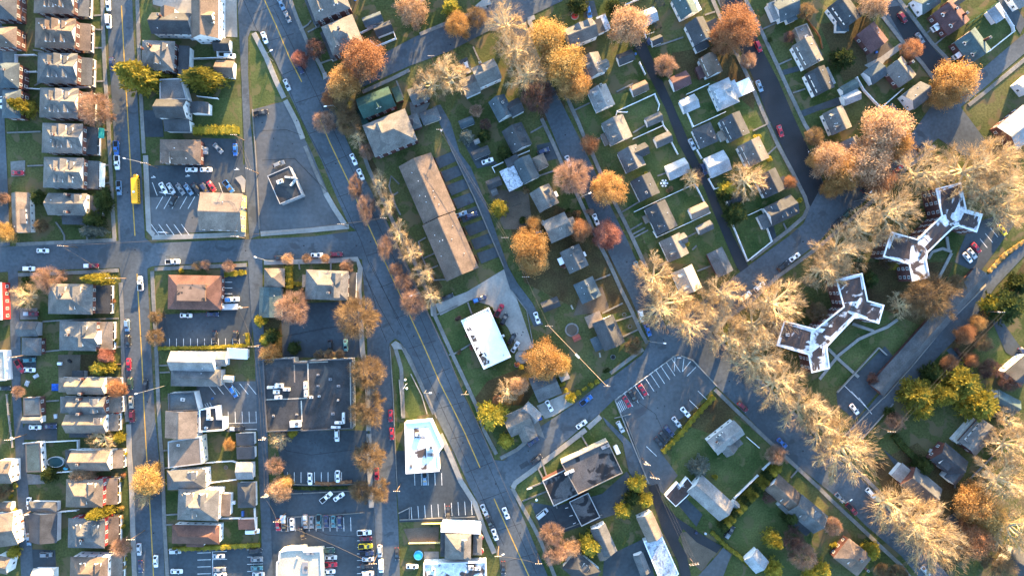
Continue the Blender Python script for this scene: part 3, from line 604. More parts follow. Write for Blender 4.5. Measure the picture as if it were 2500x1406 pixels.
# ---- the west side: brick twin houses in a column along the main street
G1 = 'twin brick houses down the west side of the main street'
TD = [(-.25, 1, 2.0), (-.2, -1, 2.2), (.55, 1, 1.6), (.5, -1, 1.6)]
for lab, x, y, L_, W_, rm, pm, ex in [
    ('brown hipped twin house cut off by the top edge, beside a white car', 132, -4, 98, 76, 'brown', 'grey', 0),
    ('brown hipped brick twin house facing the white van at the kerb', 135, 82, 99, 73, 'brown', 'brown', 0),
    ('grey hipped brick twin house with white fenced yard, west of the dark blue parked car', 140, 167, 97, 74, 'grey', 'grey', 0),
    ('slate roofed brick twin house half behind the bare reddish street tree', 144, 252, 95, 73, 'slate', 'tan', 0),
    ('pale slate brick twin house with a teal awning in front', 152, 338, 99, 73, 'slate', 'dark', 1),
    ('slate roofed brick twin house with a long white awning over its porch', 155, 422, 98, 75, 'slate', 'grey', 2)]:
    r = house('twin_house', lab, 'house', x, y, L_, W_, 1.5, 6.6, 'hip', 3.6, rm, 'brick', c=[(-.15, .1)], d=TD + [(.1, 1, 3.0), (-.0, -1, 1.8)], p=[('E', 25, -.92, .92, pm)], group=G1, v=2)
    a = L_ * S / 2
    m = MB(); m.add([(a * .35, -3.6, 7.6), (a - .1, -3.6, 6.7), (a - .1, 0, 9.2), (a * .35, 0, 10.1), (a - .1, 3.6, 6.7), (a * .35, 3.6, 7.6)], [(0, 1, 2, 3), (3, 2, 4, 5)], 0)
    m.add([(a - .3, -3.2, 6.6), (a - .3, 3.2, 6.6), (a - .3, 0, 8.9)], [(0, 1, 2)], 1)
    part('front_gable', m, [RF[rm], trim], r)
    if ex:
        m = MB(); y0, y1 = (1.2, 5.2) if ex == 1 else (-4.6, 4.6); x0 = a + 3.6
        m.add([(x0, y0, 2.9), (x0 + 1.9, y0, 2.4), (x0 + 1.9, y1, 2.4), (x0, y1, 2.9), (x0, y0, 2.8), (x0 + 1.9, y0, 2.3), (x0 + 1.9, y1, 2.3), (x0, y1, 2.8)], [(0, 1, 2, 3), (7, 6, 5, 4), (0, 4, 5, 1), (1, 5, 6, 2), (2, 6, 7, 3)])
        part('awning', m, M('teal_awning', (.03, .28, .22)) if ex == 1 else M('cream_awning', (.66, .6, .5)), r)
house('corner_house', 'slate roofed white gabled house between dark evergreens near the crossing', 'house', 165, 499, 96, 54, 1, 5.6, 'gable', 2.8, 'slate', 'white', c=[(.15, .8), (.15, -.75)], d=[(.55, 1, 3.2)], p=[('E', 24, -.9, .9, 'dark')], w=[(5, 32, 55, 30, 0, 3, 'shed', .8, 'dark', 'brick')], v=1)
house('row_cottage', 'long brown roofed cottage on the far west lane beside the yellow tree', 'house', 51, 520, 98, 44, 88, 3.4, 'gable', 2.6, 'tan', 'white', d=[(.2, 1, 5.5, 'shed')], v=1)
for lab, x, y, L_, W_, hh, rm, kind in [('grey hipped brick house cut by the left edge at the very top', 8, 14, 66, 68, 6, 'grey', 'hip'), ('tan sunlit hipped brick house on the left edge above the concrete pads', 8, 91, 66, 50, 6, 'brown', 'hip'),
    ('blue grey roofed brick house on the left edge with white window trim', 22, 185, 50, 62, 6, 'blue', 'hip'), ('blue grey roofed house behind the small yellow evergreen', 28, 254, 46, 70, 5.5, 'blue', 'hip')]:
    house('lane_house', lab, 'house', x, y, L_, W_, 1, hh, kind, 2.6, rm, 'brick', c=[(-.1, .3)], group='brick houses along the far west lane', v=1)
# below the crossing
house('hipped_house', 'slate hipped house with cross gable and black porch below the crossing', 'house', 172, 730, 108, 74, 1, 6.2, 'hip', 3.6, 'slate', 'brick', d=[(.35, 1, 3.6), (-.3, 1, 3.0), (.2, -1, 2.2)], p=[('E', 34, -.95, .95, 'black')], c=[(-.2, .3)])
house('gabled_garage', 'grey gabled double garage with a tan sunlit slope by the lane', 'garage', 69, 803, 50, 38, 1, 2.8, 'gable', 1.9, 'grey', 'grey', gd=('W', 4.5))
house('hipped_garage', 'grey hipped brick garage touching the gabled garage', 'garage', 77, 846, 48, 43, 1, 3.2, 'hip', 1.6, 'grey', 'brick', win=True)
house('hipped_house', 'grey hipped house with a wide tan front porch, next to the gravel yard', 'house', 190, 820, 90, 72, 1, 6.4, 'hip', 3.4, 'grey', 'brick', c=[(-.25, .1)], d=[(.5, 1, 1.8), (.3, -1, 1.8)], p=[('E', 30, -.95, .95, 'tan')], w=[(30, 4, 36, 34, 0, 6.4, 'gable', 2.6, 'grey', 'white')], v=1)
house('narrow_house', 'tan gabled house with a blue tarpaulin at its rear door', 'house', 210, 942, 92, 42, 1, 5.6, 'gable', 2.4, 'tan', 'white', c=[(-.1, .85), (-.1, -.8)], p=[('E', 30, -.9, .9, 'brown')], w=[(-56, 0, 38, 36, 0, 3.4, 'hip', 1.8, 'tan', 'white'), (-30, -26, 28, 16, 0, 3, 'flat', 0, 'dark', 'grey')])
house('narrow_house', 'mottled slate house with rounded front gable, below the blue tarpaulin house', 'house', 215, 990, 92, 44, 0, 5.6, 'gable', 2.6, 'slate', 'brick', c=[(-.3, .8), (-.3, -.8)], d=[(.45, 1, 3.0), (.45, -1, 2.4)], p=[('E', 28, -.9, .9, 'tan')], w=[(-54, 0, 42, 40, 0, 3.6, 'hip', 2.2, 'grey', 'white')])
house('narrow_house', 'brown gabled house with yellow sunlit front corner beside the red porch mat', 'house', 210, 1034, 100, 46, 0, 5.6, 'gable', 2.4, 'tan', 'white', d=[(.7, 1, 2.6)], p=[('E', 22, -.9, .9, 'grey')], w=[(-20, 26, 60, 20, 0, 3.2, 'flat', 0, 'dark', 'white')])
block('flat_garage', 'flat blue grey garage with white windowed brick side by the lane', 'garage', [(57, 971), (96, 970), (98, 1013), (58, 1014)], 3.4, 'brick', 'blue', 'dark', win=True, par=.1)
house('small_garage', 'small grey garage with white gable end above the white parked car', 'garage', 80, 1024, 46, 20, 0, 2.8, 'gable', 1.6, 'grey', 'white', gd=('W', 2.4))
block('long_garage', 'long flat dark teal garage with white windowed wall by the oval pool', 'garage', [(62, 1083), (96, 1080), (100, 1151), (64, 1152)], 3.6, 'white', 'teal', 'dark', win=True, par=.08)
house('gabled_house', 'tan and charcoal gabled house east of the oval pool', 'house', 222, 1124, 96, 50, 0, 5.6, 'gable', 2.8, 'tan', 'white', d=[], c=[(-.45, -.2)], p=[('E', 24, -.9, .9, 'tan')], w=[(-56, 0, 30, 44, 0, 3.2, 'hip', 1.6, 'dark', 'white')])
G2 = 'hipped twin houses in the lower left with porches to the street'
house('twin_house', 'brown hipped twin house shaded by the small orange tree on its roof edge', 'house', 206, 1204, 90, 68, 1, 6.4, 'hip', 3.4, 'tan', 'redpaint', d=[(.5, 1, 3), (.1, -1, 2.4)], p=[('E', 26, -.95, .95, 'brown')], group=G2)
house('twin_house', 'grey hipped twin house with white bordered rear roof, left of the hedged yards', 'house', 211, 1301, 90, 72, 1, 6.4, 'hip', 3.4, 'grey', 'redpaint', c=[(0, -.3)], d=[(.6, 1, 2.4), (-.3, 1, 1.8), (-.3, -1, 1.8)], p=[('E', 24, -.95, .95, 'brown')], group=G2)
house('twin_house', 'lowest twin house on the main street, cross gabled, cut by the bottom edge', 'house', 217, 1392, 92, 66, 1, 6.4, 'hip', 3.4, 'brown', 'white', d=[(-.2, 1, 2.2), (.6, 1, 2.4)], p=[('E', 26, -.95, .95, 'tan')], group=G2)
house('lane_garage', 'charcoal lane garage with tan patches behind the shaded brown twin house', 'garage', 104, 1237, 70, 26, 1, 3, 'hip', 1.2, 'grey', 'white', gd=('W', 2.4))
house('lane_garage', 'large charcoal garage roof with a thin leaf strewn ridge', 'garage', 105, 1288, 72, 68, 91, 3.2, 'gable', 1.8, 'dark', 'white', gd=('S', 4.5))
house('small_garage', 'white gabled shed in the bottom left corner yard', 'garage', 108, 1400, 54, 26, 0, 2.6, 'gable', 1.5, 'cream', 'white', gd=('W', 2.4))
house('edge_house', 'tan roofed house with white side wall cut by the left edge', 'house', 8, 1152, 42, 56, 0, 5.5, 'gable', 2, 'tan', 'white')
house('edge_garage', 'small tan and black garage cut by the left edge between yellow shrubs', 'garage', 12, 1237, 34, 23, 0, 2.8, 'gable', 1.2, 'brown', 'white', gd=('E', 2.4))
house('edge_house', 'large cream roofed house cut by the left edge', 'house', 6, 1294, 66, 80, -8, 5.5, 'gable', 2.2, 'tan', 'white', v=1)
house('edge_house', 'small tan house with white gable in the bottom left corner', 'house', 4, 1378, 36, 42, 12, 5, 'gable', 2, 'tan', 'white')
block('edge_store', 'red fronted flat building cut by the left edge below the crossing', 'shop', [(-40, 690), (2, 690), (4, 780), (-40, 780)], 5, 'redpaint', 'grey', 'white', win=True)
block('edge_store', 'cream flat building cut by the left edge beside the lane', 'shop', [(-40, 858), (10, 856), (14, 928), (-40, 930)], 4, 'white', 'cream', 'white')

# ---- between the main street and the avenue, upper part
r = house('church_hall', 'big white gabled house with charcoal south slope above the concrete drive', 'house', 419, 58, 98, 52, 1, 5.8, 'gable', 3.2, 'dark', 'white', c=[(-.45, .5)], w=[(-12, -24, 30, 34, 90, 5.4, 'gable', 2.4, 'brown', 'white'), (-46, -16, 22, 34, 90, 3, 'flat', 0, 'blue', 'white')], v=2)
house('tall_hall', 'tall brown roofed hall with white east gable wall at the top edge', 'hall', 500, 28, 132, 66, 90, 7.5, 'gable', 4, 'brown', 'white', d=[(.3, 1, 4)])
house('hipped_house', 'slate hipped house with two dormers and dark rear roof by the big evergreen', 'house', 386, 136, 80, 72, 2, 6.2, 'hip', 3.8, 'slate', 'brick', c=[(-.3, .5), (-.8, .3)], d=[(.5, 1, 2.2), (.1, -1, 2.4)], w=[(56, 8, 26, 74, 0, 4.4, 'flat', 0, 'dark', 'white')])
house('white_farmhouse', 'white house with two tiers of charcoal roof south of the flat grey roof', 'house', 418, 266, 74, 46, 1, 5.8, 'gable', 3.0, 'dark', 'white', w=[(10, 38, 62, 28, 0, 4, 'shed', 1.2, 'dark', 'white'), (62, -6, 28, 44, 90, 4, 'gable', 1.5, 'dark', 'white')])
block('flat_annex', 'flat pale grey roof joined to the white house with charcoal tiers', 'annex', [(390, 194), (442, 192), (456, 243), (390, 244)], 4.6, 'white', 'grey', 'grey', par=.1)
house('lane_garage', 'dark garage with white east gable at the concrete yard', 'garage', 542, 110, 40, 32, 2, 3, 'gable', 1.7, 'dark', 'white', gd=('E', 3.5))
house('lane_garage', 'tan and black double garage with white gable beside the lane', 'garage', 549, 169, 46, 42, 3, 3, 'gable', 2, 'brown', 'white', gd=('E', 4.2))
r = house('shop_building', 'brown hipped shop with triangular white porch gable above the parking', 'shop', 440, 371, 100, 60, 1, 4.2, 'hip', 1.6, 'brown', 'brick', d=[(-.65, -1, 3.2, 'gable', .95)], v=3)
house('tan_store', 'tan gabled store with yellow windowed east wall between lane and parking', 'shop', 539, 518, 104, 94, 2, 5.2, 'gable', 1.7, 'tan', 'yellow', v=1)
r = block('kiosk_building', 'small flat black roofed kiosk standing alone in the triangular lot', 'shop', [(653, 430), (706, 407), (737, 476), (683, 498)], 4.5, 'grey', 'black', 'grey', rim=.15, par=.2, units=[(684, 444, 15, 9, .9, -20), (722, 436, 4, 4, 2.2, 45), (708, 434, 22, 4, 1.2, 6), (718, 445, 4, 24, 1.2, 40)])

# ---- centre left, below the crossing
r = house('hipped_shop', 'orange brown hipped building with flat stained roof deck', 'shop', 475, 714, 130, 84, 1, 4.2, 'hip', 2.4, 'red', 'brick')
m = MB(); m.box(-5.6, 5.2, -3.2, 3.2, 5.2, 6.75); part('roof_deck', m, M('tan_deck', (.20, .13, .09), stain=((.02, .02, .02), .6, .3)), r)
house('pyramid_garage', 'small square building with pyramid roof beside the clipped hedge', 'garage', 670, 678, 50, 46, 0, 3.6, 'hip', 2.2, 'tan', 'brick')
house('wide_garage', 'low gabled building half teal half brown under the bare pink tree', 'garage', 660, 738, 74, 54, 91, 3.2, 'gable', 1.2, 'teal', 'grey', v=1)
house('corner_building', 'large slate hipped house with curved dormers on the avenue corner', 'house', 798, 696, 104, 72, 2, 6.6, 'hip', 3.6, 'slate', 'darkbrick', d=[(.5, 1, 3.6), (.45, -1, 3.6)], c=[(.2, -.5)], p=[('E', 16, -.95, .95, 'black')], w=[(-60, -8, 12, 30, 0, 3, 'flat', 0, 'grey', 'white')])
house('white_house', 'white gabled house with pale roof south of the clipped yellow hedge', 'house', 471, 882, 110, 48, 1, 6, 'gable', 2.8, 'light', 'white', w=[(62, -6, 26, 36, 0, 4, 'gable', 1.6, 'light', 'white')], v=1)
house('grey_house', 'plain grey hipped house joined below the pale roofed white house', 'house', 478, 922, 122, 42, 1, 5.2, 'hip', 2.2, 'grey', 'grey', v=1)
house('metal_shed', 'long white corrugated metal shed at the end of the hedge', 'shed', 580, 863, 50, 26, 3, 2.8, 'shed', .6, 'white', 'white', win=False)
house('tool_shed', 'little white shed beside the wide parking yard', 'shed', 558, 925, 24, 17, 3, 2.3, 'gable', .8, 'cream', 'white', win=False)
block('flat_office', 'flat grey roofed office with outside stair above the tan gabled house', 'shop', [(410, 961), (472, 957), (482, 1000), (411, 1004)], 5.2, 'white', 'blue', 'dark', units=[(446, 975, 9, 7, .8, 10)])
house('tan_house', 'tan gabled house with dark west slope joined to the flat roof with white parapet', 'house', 442, 1036, 66, 78, 91, 5.8, 'gable', 2.2, 'tan', 'white')
block('flat_shop', 'flat dark roofed shop with stepped white parapet and tall white ducts', 'shop', [(486, 1000), (528, 993), (530, 1022), (545, 1022), (545, 1050), (486, 1054)], 5, 'white', 'black', 'white', units=[(510, 1010, 6, 22, 1.4, 0), (512, 1022, 14, 6, 1, 0), (503, 1044, 7, 5, .7, 0)])
block('flat_terrace', 'tan roofed brick building with red rear wall', 'house', [(410, 1078), (488, 1066), (492, 1132), (411, 1142)], 6, 'cream', 'tan', 'grey', units=[(436, 1086, 6, 5, .6, 0)], win=True, par=.1)
house('white_house', 'white house with sunlit cross gable above the slate cross roofed house', 'house', 455, 1170, 94, 48, -2, 5.8, 'hip', 2.4, 'grey', 'white', d=[(.4, 1, 3.6)], v=1)
house('hipped_house', 'large slate house with crossed sunlit gables', 'house', 484, 1232, 100, 76, 2, 6.4, 'hip', 3.6, 'slate', 'white', d=[(-.4, 1, 3.6), (.3, 1, 3), (-.1, -1, 2)], w=[(58, 4, 22, 54, 0, 3.4, 'flat', 0, 'brown', 'white')])
house('hipped_shop', 'red brown hipped building with white rear wall above the hedge row', 'house', 478, 1304, 116, 46, 1, 4.6, 'hip', 2.4, 'red', 'white', w=[(-5, 26, 42, 14, 0, 3.4, 'flat', 0, 'red', 'white')])
for lab, x, y, L_, W_, k_, rm in [('black flat roofed garage, upper of the pair by the lane wires', 599, 1072, 44, 32, 'shed', 'dark'), ('black flat roofed garage, lower of the pair by the lane wires', 600, 1105, 44, 31, 'shed', 'dark'),
    ('pale grey gabled garage with sunlit patch by the round stone garden', 598, 1149, 42, 42, 'gable', 'light'), ('square charcoal hipped garage with tan sunlit patch', 602, 1208, 44, 62, 'hip', 'dark'), ('red brown garage beside the white parked van', 602, 1279, 40, 26, 'shed', 'red')]:
    house('lane_garage', lab, 'garage', x, y, L_, W_, -1, 3, k_, .5 if k_ == 'shed' else 1.6, rm, 'white', gd=('E', 3.6), group='garages down the lane behind the main street')
block('big_store', 'large flat black roofed commercial building with pale parapets and white rooftop plant', 'shop', [(641, 878), (716, 874), (718, 884), (750, 884), (752, 880), (858, 876), (860, 1046), (736, 1052), (736, 1050), (650, 1054), (645, 978), (646, 978)], 6.2, 'stone', 'black', 'dark',
    units=[(665, 945, 24, 6, 1, 0), (682, 941, 20, 10, 1.1, 2), (700, 950, 16, 7, 1, 0), (675, 956, 15, 9, .9, 0), (680, 969, 17, 8, 1, 0), (746, 940, 7, 17, 1.2, 0), (747, 960, 7, 16, 1.2, 0), (760, 969, 8, 6, 1, 0), (779, 967, 6, 4, .7, 0), (825, 977, 4, 4, .7, 0), (722, 1034, 26, 15, 1.2, -3), (839, 1020, 6, 26, 1.2, 0), (828, 1031, 20, 6, 1.2, 0), (820, 1042, 22, 5, 1, 0), (806, 926, 8, 6, .3, 0), (776, 915, 6, 4, .5, 0), (776, 942, 6, 4, .5, 0), (826, 942, 8, 5, .4, 0), (812, 1010, 8, 6, .3, 0), (667, 1015, 5, 5, .5, 0), (724, 1012, 6, 4, .5, 0)],
    patch=[('black', [(650, 980), (735, 976), (735, 978), (650, 982)]), ('cream', [(646, 975), (750, 971), (750, 973), (646, 977)]), ('cream', [(853, 884), (857, 884), (859, 1044), (855, 1044)]), ('cream', [(754, 884), (800, 882), (800, 884), (754, 886)]), ('cream', [(749, 886), (752, 886), (754, 970), (751, 970)]), ('cream', [(733, 978), (736, 978), (738, 1030), (735, 1030)]), ('grey', [(719, 888), (748, 888), (749, 890), (719, 890)]), ('tan', [(716, 890), (719, 890), (720, 934), (717, 934)])], win=True, par=.5)
block('cream_store', 'cream roofed commercial building with blue grey rear bay beside the red pickup', 'shop', [(682, 1347), (700, 1342), (740, 1340), (742, 1346), (783, 1344), (786, 1400), (786, 1430), (674, 1430), (675, 1372), (680, 1368)], 5.4, 'cream', 'cream', 'white', units=[(756, 1350, 18, 8, .4, 0), (745, 1385, 14, 28, .5, 0), (725, 1362, 4, 4, .6, 0)])
block('white_roof_store', 'white membrane roofed building with pointed east side between two streets', 'shop', [(988, 1032), (1052, 1026), (1081, 1091), (1070, 1106), (1072, 1150), (991, 1156)], 5, 'white', 'white', 'white', units=[(1021, 1060, 14, 8, .9, 0), (1050, 1092, 17, 11, 1, -10), (1051, 1110, 16, 8, .3, 0), (1003, 1138, 6, 9, .5, 0)], patch=[('stained', [(1010, 1046), (1044, 1040), (1050, 1075), (1012, 1078)]), ('stained', [(1012, 1096), (1040, 1094), (1042, 1146), (1014, 1148)]), ('white', [(990, 1034), (1005, 1032), (1005, 1150), (992, 1152)]), ('white', [(1055, 1044), (1074, 1090), (1064, 1104), (1060, 1062)])])
house('slate_house', 'slate hipped house with white flat north roof and red striped awnings', 'house', 1118, 1334, 64, 62, 1, 6, 'hip', 3, 'slate', 'brick', d=[(.5, 1, 2), (.5, -1, 2)], w=[(6, -42, 96, 24, 2, 5, 'flat', 0, 'white', 'white'), (-37, 0, 12, 58, 0, 4, 'flat', 0, 'dark', 'white'), (46, 0, 22, 50, 0, 3.6, 'hip', 1.4, 'slate', 'brick')])
block('white_roof_store', 'stained white flat roof cut by the bottom edge under the slate hipped house', 'shop', [(1034, 1376), (1186, 1371), (1188, 1430), (1034, 1430)], 4.6, 'white', 'stained', 'white', units=[(1058, 1390, 8, 7, .8, 0), (1150, 1385, 12, 10, .8, 0), (1166, 1388, 14, 7, .6, 0)])

# ---- along the avenue, upper part
house('hipped_house', 'pale slate hipped brick house at the top edge of the avenue', 'house', 797, -6, 92, 92, -21, 6.4, 'hip', 4, 'slate', 'brick', d=[(.35, -1, 1.8), (-.5, -1, 1.8), (-.2, 1, 1.8)], p=[('W', 12, -.95, .95, 'dark')])
house('hipped_house', 'slate hipped brick house with three white dormers behind the orange tree', 'house', 836, 86, 82, 76, -22.5, 6.4, 'hip', 4, 'slate', 'brick', d=[(.35, -1, 1.8), (-.5, 1, 1.8), (-.5, -1, 1.8)], c=[(0, .25)], p=[('W', 13, -.95, .95, 'dark')])
house('gabled_garage', 'blue grey gabled garage east of the top avenue houses, upper one', 'garage', 910, 48, 48, 25, -21, 2.8, 'gable', 1.6, 'blue', 'white', gd=('E', 2.6))
house('gabled_garage', 'dark gabled garage inside the white fenced yard', 'garage', 936, 71, 44, 28, -21, 2.8, 'gable', 1.6, 'dark', 'white', gd=('E', 2.6))
house('green_roof_house', 'brick house with dark green roof beside the grey hipped house', 'house', 918, 251, 86, 52, -22, 5.6, 'gable', 3, 'green', 'brick', d=[(.05, -1, 2)], w=[(54, -4, 18, 36, 0, 3.4, 'flat', 0, 'green', 'brick'), (-44, 6, 16, 62, 0, 3, 'flat', 0, 'green', 'brick')])
house('hipped_house', 'big grey hipped house with a small lit dormer on the avenue', 'house', 952, 325, 112, 84, -22, 6.4, 'hip', 3.6, 'slate', 'brick', d=[(-.3, 1, 2)], w=[(62, -8, 30, 36, 0, 3.6, 'hip', 1.6, 'grey', 'brick')])
house('narrow_house', 'grey gabled house beneath the pair of bare sycamores', 'house', 1022, 231, 44, 42, -22, 4.6, 'gable', 2, 'grey', 'brick')
house('hipped_garage', 'small grey hipped garage at the mouth of the lane', 'garage', 1050, 284, 46, 32, -20, 3, 'hip', 1.8, 'grey', 'tan', gd=('E', 3))
house('gabled_house', 'slate roofed white gabled house with lower side wing near the big bare trees', 'house', 1188, 179, 60, 52, -24, 5.2, 'gable', 3, 'slate', 'white', d=[(-.2, 1, 2.4)], c=[(-.2, .9)], w=[(-48, 8, 40, 46, 0, 3.2, 'gable', 2, 'slate', 'white')])
CG = 'small gabled houses in the diagonal blocks'
def cape(lab, x, y, L_, W_, a, rm, wm='white', **k):
    k.setdefault('v', 2)
    return house('cape_house', lab, 'house', x, y, L_, W_, a, k.pop('h', 3.6), k.pop('kind', 'gable'), k.pop('rise', 3.3), rm, wm, group=CG, **k)
D2 = [(-.5, 1, 1.6), (.5, 1, 1.6)]; D2W = [(-.5, -1, 1.6), (.5, -1, 1.6)]
cape('teal gabled house with sunlit cross wing below the brown lawn', 1224, 264, 54, 44, 62, 'blue', w=[(14, -30, 34, 36, 90, 3.4, 'gable', 2.6, 'dark', 'white')], c=[(-.2, .3)])
cape('charcoal and white trimmed house with two pale dormers near the dark shrub', 1262, 337, 60, 54, 64, 'dark', d=D2)
house('gabled_garage', 'slate blue gabled garage by the blue green conifer', 'garage', 1139, 299, 37, 21, -22, 2.7, 'gable', 1.6, 'blue', 'white', gd=('W', 2.6))
house('tool_shed', 'tiny white shed beside the blue green conifer', 'shed', 1164, 346, 14, 12, -22, 2.2, 'gable', .7, 'light', 'white', win=False)
house('gabled_garage', 'black gabled garage beside the white car on the lane drive', 'garage', 1174, 373, 44, 22, -22, 2.7, 'gable', 1.6, 'dark', 'white', gd=('W', 2.6))
house('large_house', 'large house with white membrane rear roof and tan hipped front bay', 'house', 1286, 414, 60, 44, 64, 4.2, 'gable', 2.6, 'blue', 'white', w=[(2, 42, 54, 38, 0, 3.4, 'flat', 0, 'patched', 'white'), (-2, -38, 30, 34, 90, 3.6, 'hip', 2, 'tan', 'white'), (-34, 22, 22, 34, 0, 3.4, 'shed', .6, 'dark', 'white')], v=1)
house('gabled_garage', 'charcoal gabled shed beside the large house with membrane roof', 'shed', 1206, 447, 36, 23, -22, 2.6, 'gable', 1.5, 'dark', 'white', gd=('W', 2.4))
house('tool_shed', 'small brown grey shed tucked below the charcoal gabled shed', 'shed', 1207, 469, 16, 17, -22, 2.2, 'gable', .8, 'grey', 'white', win=False)
cape('teal roofed house with two sunlit cream dormers, east of the garden pergola', 1329, 484, 54, 54, 62, 'slate', d=D2, p=[('N', 10, -.1, .4, 'white')])
house('brown_house', 'slate house with sunlit cream upper slope beside the small red orange trees', 'house', 1362, 556, 60, 58, -24, 4.6, 'gable', 3.2, 'slate', 'white', w=[(24, 8, 36, 40, 90, 4.4, 'gable', 2.6, 'slate', 'white')], d=[(.7, -1, 1.8)], c=[(.1, -.2)], group=CG)
cape('teal and tan house with two dormers south of the red orange trees', 1402, 632, 58, 52, 65, 'grey', d=D2, c=[(-.9, .2)], p=[('N', 8, -.2, .2, 'white'), ('S', 14, -.6, .0, 'white')])
cape('teal and grey house with pale dormer left of the long lit lawn strip', 1434, 708, 52, 52, 65, 'blue', d=[(.4, 1, 2.4)], c=[(-.5, .1)])
house('gabled_garage', 'black gabled garage with tan patch at the lane end', 'garage', 1344, 743, 44, 26, -22, 2.7, 'gable', 1.6, 'dark', 'white', gd=('W', 2.8))
house('side_gable_house', 'charcoal and cream gabled house with flat sun porch by two round flower beds', 'house', 1486, 812, 74, 56, 66, 4.4, 'gable', 3.2, 'dark', 'white', w=[(-42, 18, 30, 40, 0, 3, 'flat', 0, 'tan', 'white'), (14, 36, 34, 22, 0, 2.8, 'shed', .5, 'blue', 'white')], d=[(-.5, 1, 2.4)], group=CG)
# the long apartment row and the white roofed office
house('row_apartments', 'long brown roofed apartment row, upper section with two cars behind it', 'apartment', 1043, 460, 153, 86, 66.6, 5.0, 'gable', 2.9, 'brown', 'brick', v=8, group='stepped brown apartment row')
house('row_apartments', 'long brown roofed apartment row, lower section next to the concrete yard', 'apartment', 1100, 602, 149, 86, 66.6, 5.4, 'gable', 2.9, 'brown', 'brick', v=7, group='stepped brown apartment row')
for i in range(8):
    x, y = 1065 + 14.3 * i, 394 + 34 * i
    xy = P(x, y); m = MB(); m.box(-1.5, 1.5, -.08, .08, 0, 1.1); m.box(1.42, 1.58, -.08, 1.5, 0, 1.1); m.box(-1.58, -1.42, -.08, 1.5, 0, 1.1)
    o = link('patio_screen', m.data('patio_screen', [WL['brick']]), None, (*xy, 0), -R(66.6) + math.pi)
    tag(o, 'low brick patio screen behind the apartment row, %s' % ['northernmost, by the top pad', 'second from the north end', 'third from the north end', 'fourth from the north, above the two cars', 'beside the two dark cars', 'third from the south end', 'second from the south end', 'southernmost, near the concrete yard'][i], 'wall', 'brick patio screens behind the apartment row')
block('white_office', 'bright white flat roofed office with black blotches along its west edge', 'office', [(1126, 783), (1193, 751), (1247, 871), (1181, 901)], 4.5, 'brick', 'white', 'white', par=.12, units=[(1227, 820, 5, 9, .8, 66)], win=True,
    patch=[('blotch', [(1130, 786), (1140, 781), (1160, 822), (1152, 828)]), ('blotch', [(1152, 828), (1162, 823), (1178, 868), (1168, 872)]), ('blotch', [(1168, 866), (1184, 860), (1198, 886), (1182, 893)])])
house('cream_garage', 'grey hipped roof garage with cream sunlit slope above the shrub row', 'garage', 1331, 941, 62, 66, -23, 3, 'gable', 1.8, 'grey', 'white', gd=('S', 4.5))
house('lean_to', 'small pale flat shed beside the cream garage', 'shed', 1377, 918, 24, 22, -24, 2.4, 'flat', 0, 'light', 'grey', win=False)
house('corner_house', 'pale grey cross gabled house on the avenue corner beside the yellow evergreen', 'house', 1266, 1030, 62, 54, -24, 4.4, 'gable', 2.8, 'slate', 'white', w=[(34, -6, 46, 36, 66, 3.8, 'gable', 2.2, 'light', 'white'), (8, 30, 40, 40, 90, 4, 'gable', 2.2, 'slate', 'white')])
# ---- the diagonal blocks between the two shaded streets
house('large_house', 'blue grey gabled house with two cream bay roofs and flat rear annexes', 'house', 1419, 80, 74, 46, -22, 5.4, 'gable', 2.8, 'slate', 'white', d=[(.6, 1, 3.4), (.0, 1, 3.4)], w=[(48, -2, 22, 34, 0, 3.6, 'flat', 0, 'dark', 'white'), (62, -6, 24, 38, 0, 3, 'flat', 0, 'patched', 'white')], v=1)
cape('grey and brown gabled house right of the golden tree clump', 1447, 161, 54, 52, 66, 'slate', d=[(-.1, -1, 1.8)], w=[(8, -24, 26, 22, 90, 3.4, 'gable', 2.2, 'slate', 'white')])
cape('charcoal house with two white dormers and pale right slope below the golden trees', 1468, 240, 56, 50, 66, 'light', d=D2W, c=[(-.9, .3)])
cape('mottled blue grey and tan house with dormer above the white fence corner', 1506, 318, 60, 58, 66, 'slate', d=D2W, w=[(8, 34, 30, 12, 0, 2.8, 'flat', 0, 'brown', 'white')])
cape('charcoal house with cream right slope and white cross gable to the left', 1542, 388, 56, 52, 65, 'grey', w=[(-8, -28, 36, 30, 90, 3.6, 'gable', 2.4, 'dark', 'white')], d=[(.5, -1, 2.4)])
cape('charcoal and tan house beside the white flower shaped garden table', 1575, 457, 56, 54, 64, 'dark', c=[(.5, -.3)])
cape('charcoal and grey house with two dormers inside the deep green fenced lawn', 1614, 531, 72, 56, 64, 'dark', d=D2W, w=[(-12, 30, 20, 18, 0, 2.4, 'flat', 0, 'tan', 'wood')])
cape('mottled slate and tan house with cross gable below the fenced green lawn', 1646, 604, 56, 54, 65, 'slate', d=[(.4, -1, 1.7)], w=[(-10, -24, 26, 26, 90, 3.4, 'gable', 2.2, 'slate', 'white')])
cape('dark house with one dazzling white sunlit slope above the big bare trees', 1677, 684, 62, 54, 66, 'cream', d=D2W)  # sun glare put into the colour: cream roofing in place of dark shingles
house('gabled_garage', 'long grey gabled garage at the lane mouth on the lower diagonal road', 'garage', 1758, 640, 64, 42, 64, 3.2, 'gable', 1.8, 'grey', 'brick', gd=('W', 4.4))
AG = 'garages along the dark back lane'
